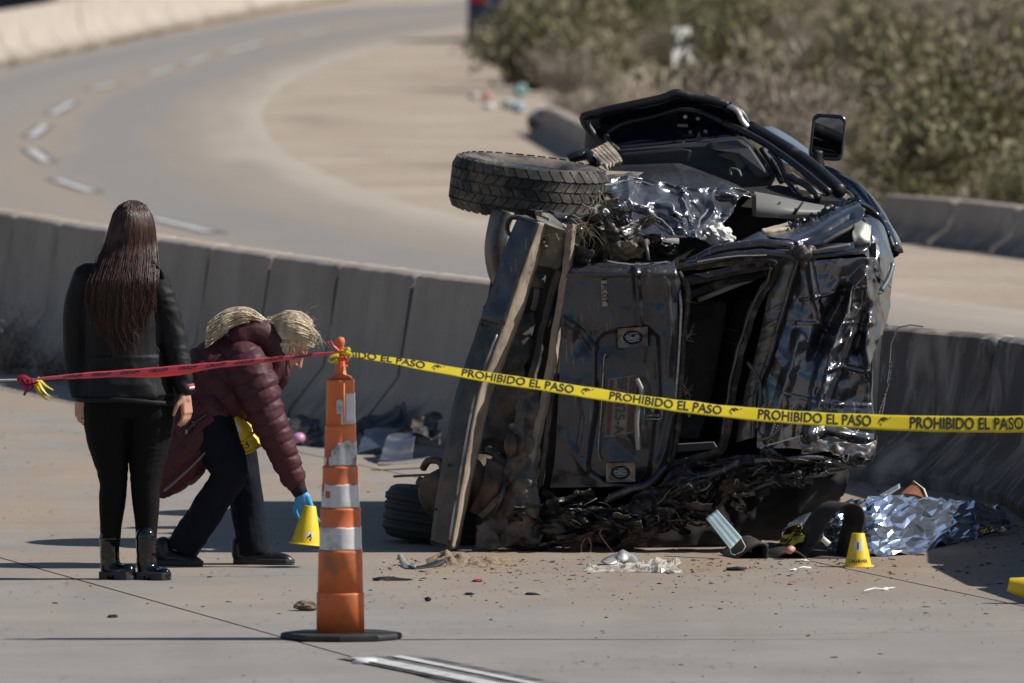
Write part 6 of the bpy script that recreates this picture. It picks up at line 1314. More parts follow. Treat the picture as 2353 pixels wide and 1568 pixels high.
# leggings
M_LEG = simple('black_leggings', (0.0050, 0.0043, 0.0045), 0.75, 0, 0.15, 60, spec=0.15); g_ = MB()
limb(g_, [sp(248, 915, 0.03), sp(246, 960, 0.03), sp(250, 1020, 0.03), sp(260, 1100, 0.02), sp(258, 1150, 0.03), sp(255, 1200, 0.03), sp(253, 1250, 0.03)], [0.115, 0.108, 0.092, 0.062, 0.060, 0.050, 0.044], 16)
limb(g_, [sp(344, 915, 0.03), sp(346, 960, 0.03), sp(342, 1020, 0.03), sp(333, 1100, 0.02), sp(335, 1150, 0.03), sp(336, 1200, 0.03), sp(335, 1255, 0.03)], [0.115, 0.108, 0.092, 0.064, 0.062, 0.052, 0.044], 16)
limb(g_, [sp(255, 912, 0.03), sp(340, 912, 0.03)], [0.12, 0.12], 16, 1.0); limb(g_, [sp(296, 900, 0.04), sp(296, 940, 0.04), sp(296, 972, 0.05)], [0.14, 0.12, 0.06], 16, 0.8)
def gf(p, n):
    y = CAMH - p.z; py = HORIZON + y * SS
    k = math.exp(-((py - 1095) / 40) ** 2) + 0.5 * math.exp(-((py - 1010) / 60) ** 2)
    return folds(p, 0.003, 8, (1, 1, 1), 1) + k * folds(p + Vector((0, 0, 0.05 * noise.noise(p * 6))), 0.006, 12, (0.5, 0.5, 2.4), 4)
fuse(g_, 'leggings', M_LEG, st_, 0.006, 3, gf)
# boots
M_PATENT = simple('patent_leather', (0.004, 0.004, 0.006), 0.10, 0, 0.2, 6, spec=0.5, coat=0.3); M_SOLE = simple('boot_sole', (0.028, 0.028, 0.029), 0.6, 0, 0.2, 30)
def boot(ax_, ay, tx, ty, d0):
    m = MB(); A_ = sp(ax_, 1235, d0)
    limb(m, [sp(ax_, 1230, d0), sp(ax_, 1270, d0), sp(ax_ + 1, 1300, d0)], [0.045, 0.043, 0.045], 16); limb(m, [sp(ax_ - 4, ay - 12, d0), sp(ax_ + 12, ay - 10, d0 - 0.01)], [0.040, 0.042], 14)
    limb(m, [sp(ax_ + 2, ay - 26, d0), sp((ax_ + tx) / 2, ay - 17, d0 - 0.03), sp(tx - 14, ty - 13, d0 - 0.06)], [0.045, 0.042, 0.036], 16)
    def bf(p, n): return folds(p, 0.0035, 12, (1, 1, 1.5), ax_) * (1 if p.z > 0.05 else 0)
    o = fuse(m, 'boot', M_PATENT, st_, 0.005, 4, bf)
    s = MB(); h0 = sp(ax_ - 20, ay, d0); t0 = sp(tx, ty, d0 - 0.07); h0.z = t0.z = 0; dr = (t0 - h0).normalized(); nr_ = Vector((-dr.y, dr.x, 0)); Ln = (t0 - h0).length; pts = []
    prof_w = [(0.0, 0.022), (0.04, 0.034), (0.12, 0.039), (0.30, 0.036), (0.5, 0.036), (0.72, 0.046), (0.88, 0.043), (0.97, 0.026), (1.0, 0.01)]
    out = [h0 + dr * (Ln * t) + nr_ * w for t, w in prof_w] + [h0 + dr * (Ln * t) - nr_ * w for t, w in reversed(prof_w)]
    s.prism([Vector((p.x, p.y, 0.026)) for p in out], (0, 0, 0.018))
    for t0_, t1_ in ((0.0, 0.36), (0.50, 1.0)):
        sel = [(t, w) for t, w in prof_w if t0_ - 0.01 <= t <= t1_ + 0.01]; oo = [h0 + dr * (Ln * t) + nr_ * w for t, w in sel] + [h0 + dr * (Ln * t) - nr_ * w for t, w in reversed(sel)]; s.prism([Vector((p.x, p.y, 0.0095)) for p in oo], (0, 0, 0.020))
    so = s.build('sole', M_SOLE, o); bevel(so, 0.003, 2)
    MB().lathe([(0.049, -0.004), (0.051, 0), (0.049, 0.004)], 20, sp(ax_, 1236, d0), cap=False).build('boot_rim', M_PATENT, o, True)
    return o
boot(252, 1333, 308, 1325, 0.03); boot(335, 1340, 390, 1335, 0.0)
# long dark hair
M_HAIRD = m_hair('dark_hair', (0.016, 0.0075, 0.006), (0.085, 0.035, 0.023), 0.42)
hl = [(459, 300, 309), (461, 293, 316), (464, 284, 324), (470, 273, 335), (490, 259, 348), (520, 249, 356), (560, 238, 360), (600, 219, 361), (650, 203, 358), (700, 199, 353), (750, 211, 336), (785, 236, 328), (812, 258, 320)]
def hw(y):
    for (y0, a0, b0), (y1, a1, b1) in zip(hl, hl[1:]):
        if y0 <= y <= y1: t = (y - y0) / (y1 - y0); return lerp(a0, a1, t), lerp(b0, b1, t)
    return hl[-1][1], hl[-1][2]
def hdepth(u, y):
    """depth of the hair's surface towards the camera: round over the head, then lying on the back"""
    c = 1 - (2 * u - 1) ** 2
    if y < 560: k = math.sqrt(max(0, 1 - ((y - 540) / 80.0) ** 2)) if y < 540 else 1.0; return 0.03 - 0.125 * math.sqrt(max(0.0, c)) * max(0.15, k)
    t = min(1, (y - 560) / 90.0); return lerp(0.03 - 0.125 * math.sqrt(max(0, c)), -0.115 - 0.055 * math.sqrt(max(0, c)), t)
hb = MB()
def hbf(u, v):
    y = lerp(460, 760, v ** 1.4); a, b_ = hw(y); uu = 0.03 + 0.94 * u; return sp(lerp(a + 4, b_ - 4, uu), y, hdepth(uu, y) + 0.012)
hb.grid(hbf, 30, 40)
hback = hb.build('hair', M_HAIRD, st_, True, False); solid(hback, 0.03, 1)
rh = random.Random(2); roots = []
for i in range(900):
    u = (round(rh.random() * 26) / 26 + rh.gauss(0, 0.012)) if rh.random() < 0.75 else rh.random(); u = min(0.995, max(0.005, u)); ck_ = math.sin(u * 163.0); ye = lerp(715, 822, rh.random() ** 0.8) + (0 if 0.15 < u < 0.85 else -45); y0 = 460 + rh.random() ** 2 * 40; ph = ck_ * 3 + rh.gauss(0, 0.35); am = 14 + 7 * math.sin(u * 91.0) + rh.gauss(0, 2); pts = []; fq = rh.uniform(0.045, 0.065); uj = u
    lay = rh.random()
    for k in range(15):
        t = k / 14; y = lerp(y0, ye, t); a, b_ = hw(min(y, 800)); wob = am * max(0, (t - 0.35)) * math.sin(y * (0.055 + 0.008 * ck_) + ph) + rh.gauss(0, 0.25)
        um = 0.5 + (uj - 0.5) * 1.0 + 0.02 * math.sin(u * 20 + t * 3)
        x = lerp(a, b_, max(0.0, min(1, um))) + wob; pts.append(sp(x, y, hdepth(min(0.985, max(0.015, um)), y) - 0.004 - 0.014 * lay * t))
    roots.append((pts, rh.uniform(0.0014, 0.0028), 0.0006))
hs_ = strands('hair_strands', roots, M_HAIRD, hback, 4); hs_['kind'] = 'stuff'

# ---------------- person bending to set down a marker
YB = gr(500, 1303).y; SB = F / YB
def bp_(x, y, d=0.0): return at(x, y, Y=YB + d)
be = empty('person', gr(500, 1303, 0.009), 'bending person in a maroon quilted coat with a blond ponytail, lowering a yellow marker', 'person')
fwd = Vector((0.66, -0.16, -0.73)); upv = Vector((0.73, -0.05, 0.66))
b = MB(); Tb = head(b, bp_(660, 792, 0.0), fwd, upv, 1.0)
limb(b, [bp_(640, 800, 0.02), bp_(615, 812, 0.02), bp_(590, 822, 0.02)], [0.05, 0.052, 0.06])
limb(b, [bp_(585, 825, 0.02), bp_(540, 850, 0.02), bp_(490, 885, 0.02), bp_(470, 940, 0.02)], [0.12, 0.13, 0.125, 0.15], 18, 0.9)
limb(b, [bp_(575, 845, -0.10), bp_(612, 970, -0.12), bp_(686, 1120, -0.10)], [0.055, 0.044, 0.028]); limb(b, [bp_(560, 860, 0.16), bp_(560, 930, 0.18), bp_(560, 985, 0.06)], [0.05, 0.04, 0.028])
limb(b, [bp_(495, 985, -0.05), bp_(530, 1090, -0.08), bp_(465, 1180, -0.02), bp_(412, 1265, 0.0)], [0.085, 0.062, 0.052, 0.04]); limb(b, [bp_(505, 985, 0.10), bp_(556, 1100, 0.10), bp_(572, 1190, 0.12), bp_(580, 1270, 0.12)], [0.085, 0.060, 0.050, 0.04])
limb(b, [bp_(400, 1282, 0.0), bp_(440, 1294, -0.03)], [0.035, 0.03]); limb(b, [bp_(565, 1284, 0.12), bp_(630, 1292, 0.08)], [0.035, 0.03])
body_b = fuse(b, 'body', M_SKIN, be, 0.005, 3); face_parts(Tb, be, 0.98)
# gloved hands
M_GLOVE = simple('blue_nitrile', (0.06, 0.34, 0.66), 0.42, 0, 0.1, 30, bumps=0.3, bscale=60)
gv_ = MB(); gw = bp_(694, 1138, -0.10); hand(gv_, gw, (0.30, -0.05, -1), (0.35, 1.0, 0.1), 1.05, 0.28, 0.25, -1)
limb(gv_, [bp_(686, 1122, -0.10), gw], [0.034, 0.030]); fuse(gv_, 'glove', M_GLOVE, be, 0.0035, 2)
gv_ = MB(); hand(gv_, bp_(558, 975, 0.06), (-0.1, -0.6, -0.6), (0.3, 0.3, -0.6), 1.0, 0.6, 0.1, 1); fuse(gv_, 'glove', M_GLOVE, be, 0.004, 2)
MB().tube([bp_(672, 1098, -0.10), bp_(683, 1118, -0.10), bp_(692, 1136, -0.10)], [0.040, 0.039, 0.033], 16).build('cuff', simple('black_knit', (0.010, 0.009, 0.010), 0.9, 0, 0.3, 60, bumps=0.5, bscale=90), be, True)
# trousers and shoes
M_TROU = simple('navy_trousers', (0.0065, 0.0085, 0.016), 0.8, 0, 0.2, 20, bumps=0.15, bscale=120, spec=0.15); t_ = MB()
limb(t_, [bp_(478, 960, -0.05), bp_(500, 1020, -0.08), bp_(528, 1085, -0.10), bp_(500, 1135, -0.07), bp_(458, 1200, -0.03), bp_(418, 1262, 0.0)], [0.12, 0.104, 0.080, 0.072, 0.070, 0.070], 16, 1.0, 4, (1, 0))
limb(t_, [bp_(505, 960, 0.08), bp_(535, 1030, 0.10), bp_(558, 1100, 0.10), bp_(568, 1160, 0.12), bp_(576, 1220, 0.12), bp_(582, 1270, 0.12)], [0.12, 0.100, 0.076, 0.070, 0.068, 0.070], 16, 1.0, 4, (1, 0)); limb(t_, [bp_(478, 950, 0.03), bp_(510, 950, 0.03)], [0.13, 0.13])
fuse(t_, 'trousers', M_TROU, be, 0.0065, 3, lambda p, n: folds(p + Vector((p.z * 0.4, 0, 0)), 0.012, 6.0, (1.6, 1.2, 0.5), 2) + folds(p + Vector((0, 0, p.x * 0.7)), 0.006, 9, (1, 1, 1.2), 5))
M_SHOE = simple('black_shoe', (0.010, 0.010, 0.011), 0.35, 0, 0.25, 20, dirt=(0.06, 0.05, 0.045), dirt_amt=0.25)
def shoe(hx, hy, tx, ty, d, mt):
    m = MB(); limb(m, [bp_(hx + 14, hy - 50, d), bp_(hx + 18, hy - 28, d), bp_(hx + 26, hy - 18, d)], [0.044, 0.046, 0.044], 14); limb(m, [bp_(hx + 18, hy - 22, d), bp_((hx + tx) / 2, (hy + ty) / 2 - 20, d - 0.02), bp_(tx - 22, ty - 14, d - 0.05), bp_(tx - 14, ty - 12, d - 0.055)], [0.043, 0.043, 0.034, 0.028], 16)
    o = fuse(m, 'shoe', mt, be, 0.0055, 4, lambda p, n: folds(p, 0.003, 12, (1, 1, 1), hx) if p.z > 0.04 else 0)
    s = MB(); h0 = bp_(hx, hy, d); t0 = bp_(tx, ty, d - 0.06); h0.z = t0.z = 0; dr = (t0 - h0).normalized(); nr_ = Vector((-dr.y, dr.x, 0)); Ln = (t0 - h0).length
    pw = [(0.0, 0.022), (0.04, 0.036), (0.14, 0.041), (0.35, 0.037), (0.55, 0.040), (0.74, 0.048), (0.9, 0.040), (0.98, 0.022), (1.0, 0.01)]; out = [h0 + dr * (Ln * t) + nr_ * w for t, w in pw] + [h0 + dr * (Ln * t) - nr_ * w for t, w in reversed(pw)]
    s.prism([Vector((p.x, p.y, 0.0095)) for p in out], (0, 0, 0.026)); so = s.build('sole', M_SOLE, o); bevel(so, 0.005, 2); return o
shoe(361, 1304, 466, 1306, 0.0, M_SHOE); shoe(538, 1302, 676, 1303, 0.12, M_SHOE)
# quilted coat
M_COAT = simple('maroon_coat', (0.066, 0.018, 0.024), 0.6, 0, 0.12, 40, bumps=0.05, bscale=300, spec=0.3)
sh0 = bp_(590, 820, 0.02); pe0 = bp_(440, 960, 0.02); axc = (pe0 - sh0).normalized()
def puff(t, per, k=0.36): f = t / per - math.floor(t / per); return math.sin(math.pi * f) ** k
def cf(p, n):
    t = (p - sh0).dot(axc); x = p.x * SB + CX; py = HORIZON + (CAMH - p.z) * SB
    w = noise.noise(p * 6) * 0.012
    if t < 0.33: d = 0.012 * puff(t + w + 0.5, 0.075) - 0.007
    else:
        a = (x - py * 0.75) / SB + w; b_ = (x * 0.9 + py * 0.8) / SB + w; d = 0.013 * min(puff(a + 5, 0.135), puff(b_ + 5, 0.11) + 0.15) - 0.008
    return d + folds(Vector((p.x + p.z, p.y, p.z - p.x)), 0.010, 9, (0.6, 1, 1.3), 6)
c = MB()
limb(c, [bp_(612, 812, 0.02), bp_(575, 826, 0.02), bp_(530, 848, 0.02), bp_(486, 880, 0.02), bp_(455, 930, 0.02), bp_(436, 990, 0.02), bp_(415, 1050, 0.02)], [0.10, 0.145, 0.165, 0.175, 0.165, 0.135, 0.085], 22, 1.0)
limb(c, [bp_(470, 940, 0.02), bp_(440, 1000, 0.0), bp_(408, 1070, 0.0), bp_(378, 1126, 0.0)], [0.165, 0.15, 0.115, 0.035], 18, 1.2)
limb(c, [bp_(560, 870, 0.0), bp_(520, 915, 0.0), bp_(490, 960, 0.0)], [0.12, 0.125, 0.10], 18, 1.1)
coat = fuse(c, 'coat', M_COAT, be, 0.0065, 2, cf)
bar('coat_hem', [(376, 1128, YB - D0 - 0.15), (420, 1090, YB - D0 - 0.16), (470, 1040, YB - D0 - 0.16), (505, 995, YB - D0 - 0.15)], 0.006, simple('hem_piping', (0.16, 0.13, 0.14), 0.5), coat, 6)
bar('coat_zip', [(428, 990, YB - D0 - 0.185), (448, 970, YB - D0 - 0.19), (474, 950, YB - D0 - 0.18)], 0.007, simple('zip', (0.06, 0.05, 0.055), 0.4, 0.4), coat, 6)
for x, y in ((428, 991), (445, 973)): MB().box(bp_(x, y, -0.19), (0.012, 0.01, 0.02)).build('zip_pull', M_CHROME, coat)
s = MB(); a0, a1, a2 = bp_(575, 845, -0.13), bp_(618, 968, -0.15), bp_(676, 1102, -0.10)
limb(s, [bp_(560, 835, -0.08), a0.lerp(a1, 0.25), a0.lerp(a1, 0.7), a1, a1.lerp(a2, 0.5), a2], [0.105, 0.098, 0.083, 0.076, 0.064, 0.050], 20)
axs = (a2 - a0).normalized()
fuse(s, 'sleeve', M_COAT, be, 0.0055, 2, lambda p, n: 0.010 * puff((p - a0).dot(axs) + noise.noise(p * 7) * 0.02 + 2, 0.066) - 0.005 + folds(Vector((p.x * 0.8 + p.z * 0.4, p.y, p.z - p.x * 0.3)), 0.010, 13, (0.7, 0.7, 1.5), 3))
s = MB(); limb(s, [bp_(565, 850, 0.12), bp_(560, 920, 0.18), bp_(560, 968, 0.08)], [0.1, 0.075, 0.052], 16); fuse(s, 'sleeve', M_COAT, be, 0.007, 2)
h_ = MB()                                                                                       # hood lying on the shoulders, high collar
limb(h_, [bp_(556, 772, -0.06), bp_(590, 764, -0.04), bp_(622, 790, -0.03), bp_(634, 836, -0.04), bp_(622, 862, -0.05)], [0.06, 0.066, 0.064, 0.056, 0.05], 16); limb(h_, [bp_(540, 790, 0.02), bp_(575, 775, 0.1), bp_(615, 800, 0.1)], [0.06, 0.066, 0.06], 14); limb(h_, [bp_(545, 795, -0.02), bp_(590, 800, 0.0), bp_(612, 826, 0.0)], [0.075, 0.09, 0.075], 16)
limb(h_, [bp_(640, 835, -0.06), bp_(650, 862, -0.05), bp_(640, 880, -0.04)], [0.03, 0.028, 0.03], 10)
fuse(h_, 'hood', M_COAT, be, 0.006, 2, lambda p, n: folds(p, 0.014, 7, (1, 1, 1), 9))
# blond hair, tied
M_HAIRB = m_hair('blond_hair', (0.52, 0.41, 0.27), (0.84, 0.74, 0.57), 0.5)
sk = MB(); qh = Matrix((fwd.normalized().cross(upv.normalized()), fwd.normalized(), upv.normalized())).transposed()
hc = bp_(670, 764, 0.0)
sk.ellipsoid(hc, (0.090, 0.112, 0.080), Matrix.Rotation(R(28), 3, 'Y') @ Matrix(((0, 1, 0), (-1, 0, 0), (0, 0, 1))), 22, 16)
hcap = fuse(sk, 'hair', M_HAIRB, be, 0.006, 2, lambda p, n: folds(p, 0.004, 11, (0.4, 1.2, 2.0), 2))
tie = bp_(614, 746, -0.02); roots = []; rb = random.Random(9)
for i in range(900):
    # from the hairline back to the tie, over the skull
    a = rb.uniform(-1.25, 1.35); e = rb.uniform(-0.2, 1.0); el = rb.uniform(-1.1, 0.85)
    fx = 716 + rb.gauss(0, 5) - abs(el) * 6; fy = 772 + el * 32; dd = -0.085 * math.cos(el * 0.9) * rb.uniform(0.6, 1.0)
    mx, my = lerp(fx, 614, 0.5), lerp(fy, 746, 0.5); mid1 = bp_(lerp(fx, 614, 0.25), lerp(fy, 746, 0.2) + el * 14 - 8, dd * 1.25); mid2 = bp_(lerp(fx, 614, 0.62), lerp(fy, 746, 0.55) + el * 16 - 8, dd * 1.2)
    roots.append(([bp_(fx, fy, dd * 0.5), mid1, mid2, tie + Vector((rb.gauss(0.01, 0.012), rb.gauss(0, 0.012), rb.gauss(0, 0.012)))], rb.uniform(0.0009, 0.0016), 0.0010))
for i in range(900):                                                                           # the tail swept over the back
    sp_ = max(-1.6, min(1.8, rb.gauss(0, 0.75))); ex = 472 + rb.random() ** 2 * 45 - sp_ * 2; ey = 770 + sp_ * 15 - (ex - 472) * 0.75
    roots.append(([tie + Vector((rb.gauss(0, 0.008), rb.gauss(0, 0.012), rb.gauss(0, 0.008))), bp_(594, 729 + sp_ * 6, -0.05 + rb.gauss(0, 0.02)), bp_(560, 722 + sp_ * 11, -0.07 + rb.gauss(0, 0.025)), bp_(520, 734 + sp_ * 14 + rb.gauss(0, 1.0), -0.085 + rb.gauss(0, 0.025)), bp_(lerp(520, ex, 0.7), lerp(740, ey, 0.65) + sp_ * 7, -0.10 + rb.gauss(0, 0.02)), bp_(ex, ey, -0.11 + rb.gauss(0, 0.02))], rb.uniform(0.0010, 0.0020), 0.0004))
for i in range(26):                                                                            # loose wisps
    x0, y0 = 700 + rb.gauss(0, 12), 745 + rb.gauss(0, 18); a = rb.uniform(-0.4, 1.9); ln = rb.uniform(18, 42); roots.append(([bp_(x0, y0, -0.05), bp_(x0 + math.cos(a) * ln * 0.5, y0 - math.sin(a) * ln * 0.5, -0.06), bp_(x0 + math.cos(a + 0.4 * rb.gauss(0, 1)) * ln, y0 - math.sin(a) * ln * 0.9 + rb.uniform(0, 14), -0.06)], 0.0008, 0.0004))
for i in range(46):
    x0 = rb.uniform(632, 668); roots.append(([bp_(x0, 788, -0.085), bp_(x0 + rb.gauss(-4, 6), 804, -0.088), bp_(x0 + rb.gauss(-4, 7), 816 + rb.uniform(-8, 6), -0.08)], 0.0022, 0.0006))
for i in range(45):                                                                           # fringe falling forward
    x0 = rb.uniform(700, 724); y0 = rb.uniform(742, 766) + (x0 - 700) * 0.3; dx = rb.gauss(6, 6); roots.append(([bp_(x0, y0, -0.08 + rb.uniform(0, 0.06)), bp_(x0 + dx * 0.7 + 6, y0 + 16, -0.08), bp_(x0 + dx * 1.2 + 4, y0 + rb.uniform(20, 38), -0.075)], 0.0012, 0.0004))
hs_ = strands('hair_strands', roots, M_HAIRB, hcap, 4); hs_['kind'] = 'stuff'
MB().tube([tie + Vector((0.006 * math.cos(a) + 0.003, 0.018 * math.cos(a), 0.018 * math.sin(a))) for a in [k * 0.45 for k in range(15)]], 0.007, 6).build('hair_tie', M_BLACK, hcap, True)
# markers she carries
def tilt(ax, ang): return Matrix.Rotation(R(ang), 3, Vector(ax))
mk4 = bp_(703, 1250, -0.12)
marker(mk4, 'yellow evidence cone number 4 held in the blue glove above the ground', '4', tilt((0, 1, 0), 6), 0.028, 0.070, 0.18, None, -78, 0.20, True, 0.045)
marker(bp_(572, 1030, -0.02), 'yellow evidence cone number 3 carried under the coat, lower of two', '3', tilt((0, 1, 0), -24) @ tilt((1, 0, 0), 12), 0.030, 0.072, 0.15, None, -90, 0.25, False, 0.05)
marker(bp_(552, 1000, -0.03), 'yellow evidence cone number 1 carried under the coat, upper of two', '1', tilt((0, 1, 0), -30) @ tilt((1, 0, 0), 25), 0.030, 0.072, 0.13, None, -90, 0.45, True, 0.05)
# ================================================================ THINGS ON THE GROUND
def m_foil():  # silver foil; its blue is the sky's reflection put into the base colour
    m, nt, b = new_mat('silver_foil'); v = texco(nt); L(nt, mixc(nt, noise_fac(nt, v, 6, 3), (0.60, 0.71, 0.90), (0.72, 0.82, 0.97)), b.inputs['Base Color']); b.inputs['Metallic'].default_value = 0.90; b.inputs['Roughness'].default_value = 0.17
    n = N(nt, 'ShaderNodeTexVoronoi', i_Scale=9.0, feature='F1'); L(nt, v, n.inputs['Vector']); bump(nt, b, n.outputs['Distance'], 0.1, 0.02); return m
M_FOIL = m_foil(); M_GOLD = simple('gold_foil', (0.72, 0.55, 0.08), 0.15, 1.0, 0.2, 9)
def gp(x, y, z): 
    """ground point under the picture point, raised to height z without leaving the line of sight's column"""
    p = gr(x, y); p.z = z; return p
def drape(name, rows, nu, nv, mt, parent, amp=0.02, freq=5.0, seed=0, crease=1.0, smooth=False, thick=0.002, minz=0.011, jit=0.0):
    """cloth or foil lying on the ground through rows of world points, crumpled"""
    R_ = [catmull(r, nu) for r in rows]; m = MB(); off = Vector((seed * 3.7, seed * 1.3, seed))
    for j in range(nv + 1):
        for i in range(nu + 1):
            col_ = catmull([r[i] for r in R_], nv) if i == -1 else None
    cols = [catmull([r[i] for r in R_], nv) for i in range(nu + 1)]
    for j in range(nv + 1):
        for i in range(nu + 1):
            p = cols[i][j].copy(); q = p * freq + off; vd_ = noise.voronoi(q)[0]; d = crease * (min(vd_[1] - vd_[0], 0.6) - 0.25) + 0.4 * noise.noise(q * 0.7) + 0.35 * (0.4 - abs(noise.noise(q * 1.9)))
            p = p + Vector((noise.noise(q + Vector((5, 5, 5))) * 0.5, -d * 0.7, d * 0.8)) * amp; p = p + Vector((noise.cell(q * 31.7), noise.cell(q * 27.3 + Vector((3, 3, 3))), noise.cell(q * 23.1 + Vector((7, 7, 7))))) * jit; p.z = max(p.z, minz + 0.002 * noise.noise(q * 3)); m.v.append(tuple(p))
    for j in range(nv):
        for i in range(nu): a = j * (nu + 1) + i; m.f += [(a, a + 1, a + nu + 2), (a, a + nu + 2, a + nu + 1)]; m.m += [0, 0]
    o = m.build(name, mt, parent, smooth, False)
    if thick: solid(o, thick, 0)
    return o
def fy(x, y, Y): return at(x, y, Y=Y)
fo = empty('foil_blanket', gr(2080, 1240, 0.01), 'crumpled silver foil blanket spread on the ground by the barrier', 'foil blanket')
Yf = lambda x, y: gr(x, y).y
xf = [1880, 1935, 2005, 2090, 2180, 2260, 2318]; yf_ = [1268, 1276, 1283, 1277, 1255, 1235, 1218]; fr_ = []
for offy, ys in ((0.0, None), (0.05, [1216, 1224, 1232, 1236, 1224, 1209, 1206]), (0.12, [1192, 1186, 1180, 1178, 1176, 1176, 1190]), (0.28, [1180, 1158, 1148, 1142, 1148, 1158, 1182])):
    fr_.append([gp(x, y, 0.012) if ys is None else at(x - 6 * (offy > 0.1), yy, Y=gr(x, y).y + offy) for x, y, yy in zip(xf, yf_, ys or yf_)])
fr_.append([Vector((p.x, p.y + 0.3, 0.03)) for p in fr_[-1]])
drape('foil_sheet', fr_, 40, 24, M_FOIL, fo, 0.06, 4.4, 3, 1.3, jit=0.011)
drape('foil_corner', [[gp(1796, 1272, 0.012), gp(1840, 1276, 0.012), gp(1895, 1276, 0.012)], [at(1800, 1236, Y=55.95), at(1840, 1226, Y=55.9), at(1890, 1228, Y=55.9)], [at(1812, 1200, Y=56.05), at(1850, 1184, Y=56.05), at(1890, 1196, Y=56.0)], [at(1822, 1196, Y=56.3), at(1856, 1186, Y=56.3), at(1890, 1194, Y=56.3)]], 18, 16, M_FOIL, fo, 0.05, 8, 6, 1.3)
drape('gold_side', [[at(1790, 1246, Y=55.75), at(1815, 1252, Y=55.7), at(1850, 1248, Y=55.7)], [at(1798, 1226, Y=55.8), at(1825, 1222, Y=55.75), at(1848, 1226, Y=55.75)], [at(1815, 1208, Y=55.9), at(1832, 1204, Y=55.85), at(1842, 1210, Y=55.85)]], 12, 10, M_GOLD, fo, 0.03, 9, 2, 1.2)
drape('gold_side', [[at(2245, 1224, Y=57.25), at(2280, 1222, Y=57.4), at(2318, 1217, Y=57.6)], [at(2252, 1212, Y=57.3), at(2285, 1210, Y=57.5), at(2305, 1211, Y=57.7)]], 12, 6, M_GOLD, fo, 0.02, 9, 5, 1.0)
# rubber mats
M_MAT = simple('floor_mat', (0.030, 0.026, 0.024), 0.8, 0, 0.25, 20, dirt=(0.10, 0.08, 0.065), dirt_amt=0.4, dscale=6, bumps=0.3, bscale=90)
def mat_strip(name, path, wid, mt, label, cat, thick=0.010):
    """thick flexible strip: path of world points, width along wid"""
    P = catmull(path, (len(path) - 1) * 8); w = Vector(wid); m = MB()
    for p in P:
        for k in range(5): m.v.append(tuple(p + w * (k / 4)))
    n = len(P)
    for i in range(n - 1):
        for k in range(4): a = i * 5 + k; m.f.append((a, a + 1, a + 6, a + 5)); m.m.append(0)
    o = m.build(name, mt, None, True, False); solid(o, thick, 0); b_ = bevel(o, 0.003, 2); tag(o, label, cat); return o
mat_strip('floor_mat', [at(x, y, Y=55.6) for x, y in ((1800, 1287), (1850, 1276), (1880, 1240), (1905, 1195), (1930, 1168), (1955, 1158), (1978, 1166), (1986, 1190), (1977, 1232), (1966, 1286))], (-0.09, 0.22, 0.0), M_MAT, 'dark ribbed car mat rolled into an arch before the silver foil', 'car mat')
mat_strip('floor_mat', [at(x, y, Y=55.55) for x, y in ((1686, 1288), (1720, 1262), (1745, 1250), (1762, 1256), (1762, 1284), (1775, 1288), (1800, 1272), (1830, 1268), (1860, 1287), (1895, 1282), (1950, 1286))], (-0.06, 0.30, 0.02), M_MAT, 'flat wavy dark car mat left of the numbered cone', 'car mat')
mat_strip('floor_mat', [at(x, y, Y=55.8) for x, y in ((1640, 1285), (1690, 1270), (1740, 1256), (1780, 1262))], (0.05, 0.3, 0.0), simple('grey_cloth', (0.05, 0.05, 0.065), 0.85), 'dark grey cloth scrap behind the wavy mat', 'cloth')
ds = empty('face_mask', at(1680, 1262, Y=55.7), 'pale blue face mask leaning on the dark mats under the wreck', 'face mask')
def mask_pt(u, v): a = at(1621, 1190, Y=55.75); b = at(1647, 1170, Y=55.8); c = at(1704, 1234, Y=55.6); d = at(1677, 1262, Y=55.55); p = a.lerp(b, u).lerp(d.lerp(c, u), v); return p + Vector((0, 0.002 * math.sin(u * 19) - 0.02 * math.sin(v * 3.1), 0))
m = MB(); m.grid(mask_pt, 16, 12); o = m.build('mask_sheet', simple('mask_blue', (0.30, 0.40, 0.43), 0.7, 0, 0.12, 12), ds, True, False); solid(o, 0.002)
MB().tube([at(x, y, Y=55.55) for x, y in ((1702, 1236), (1712, 1254), (1706, 1266), (1692, 1272))], 0.0025, 6).build('ear_loop', M_LABEL, ds, True); MB().tube([at(x, y, Y=55.55) for x, y in ((1677, 1262), (1680, 1272), (1690, 1274))], 0.0025, 6).build('ear_loop', M_LABEL, ds, True)
def sheet(name, quad, mt, label, cat, th=0.003, bend=0.01):
    A_, B_, C2, D2 = quad; m = MB(); m.grid(lambda u, v: A_.lerp(B_, u).lerp(D2.lerp(C2, u), v) + Vector((0, bend * math.sin(u * 3.1), bend * math.sin(v * 3.1))), 8, 8); o = m.build(name, mt, None, True, False); solid(o, th); tag(o, label, cat); return o
sheet('plastic_sheet', (at(2015, 1140, Y=57.6), at(2065, 1112, Y=57.7), at(2068, 1120, Y=57.5), at(2020, 1152, Y=57.4)), simple('clear_sheet', (0.35, 0.38, 0.42), 0.2, 0, 0.2, 8), 'glossy plastic sheet sticking up behind the silver foil', 'plastic sheet')
bk = empty('magazine', at(2095, 1140, Y=57.7), 'magazine with an orange cover propped behind the silver foil', 'magazine')
o = sheet('cover', (at(2060, 1137, Y=57.7), at(2098, 1108, Y=57.8), at(2122, 1126, Y=57.7), at(2128, 1146, Y=57.6)), simple('orange_cover', (0.35, 0.14, 0.07), 0.4, 0, 0.4, 7), None, None); o.parent = bk; o.matrix_parent_inverse = Matrix.Translation(-bk.location)
MB().tube([at(2098, 1106, Y=57.79), at(2122, 1124, Y=57.69), at(2130, 1146, Y=57.59)], 0.006, 6).build('page_edge', M_LABEL, bk, True)
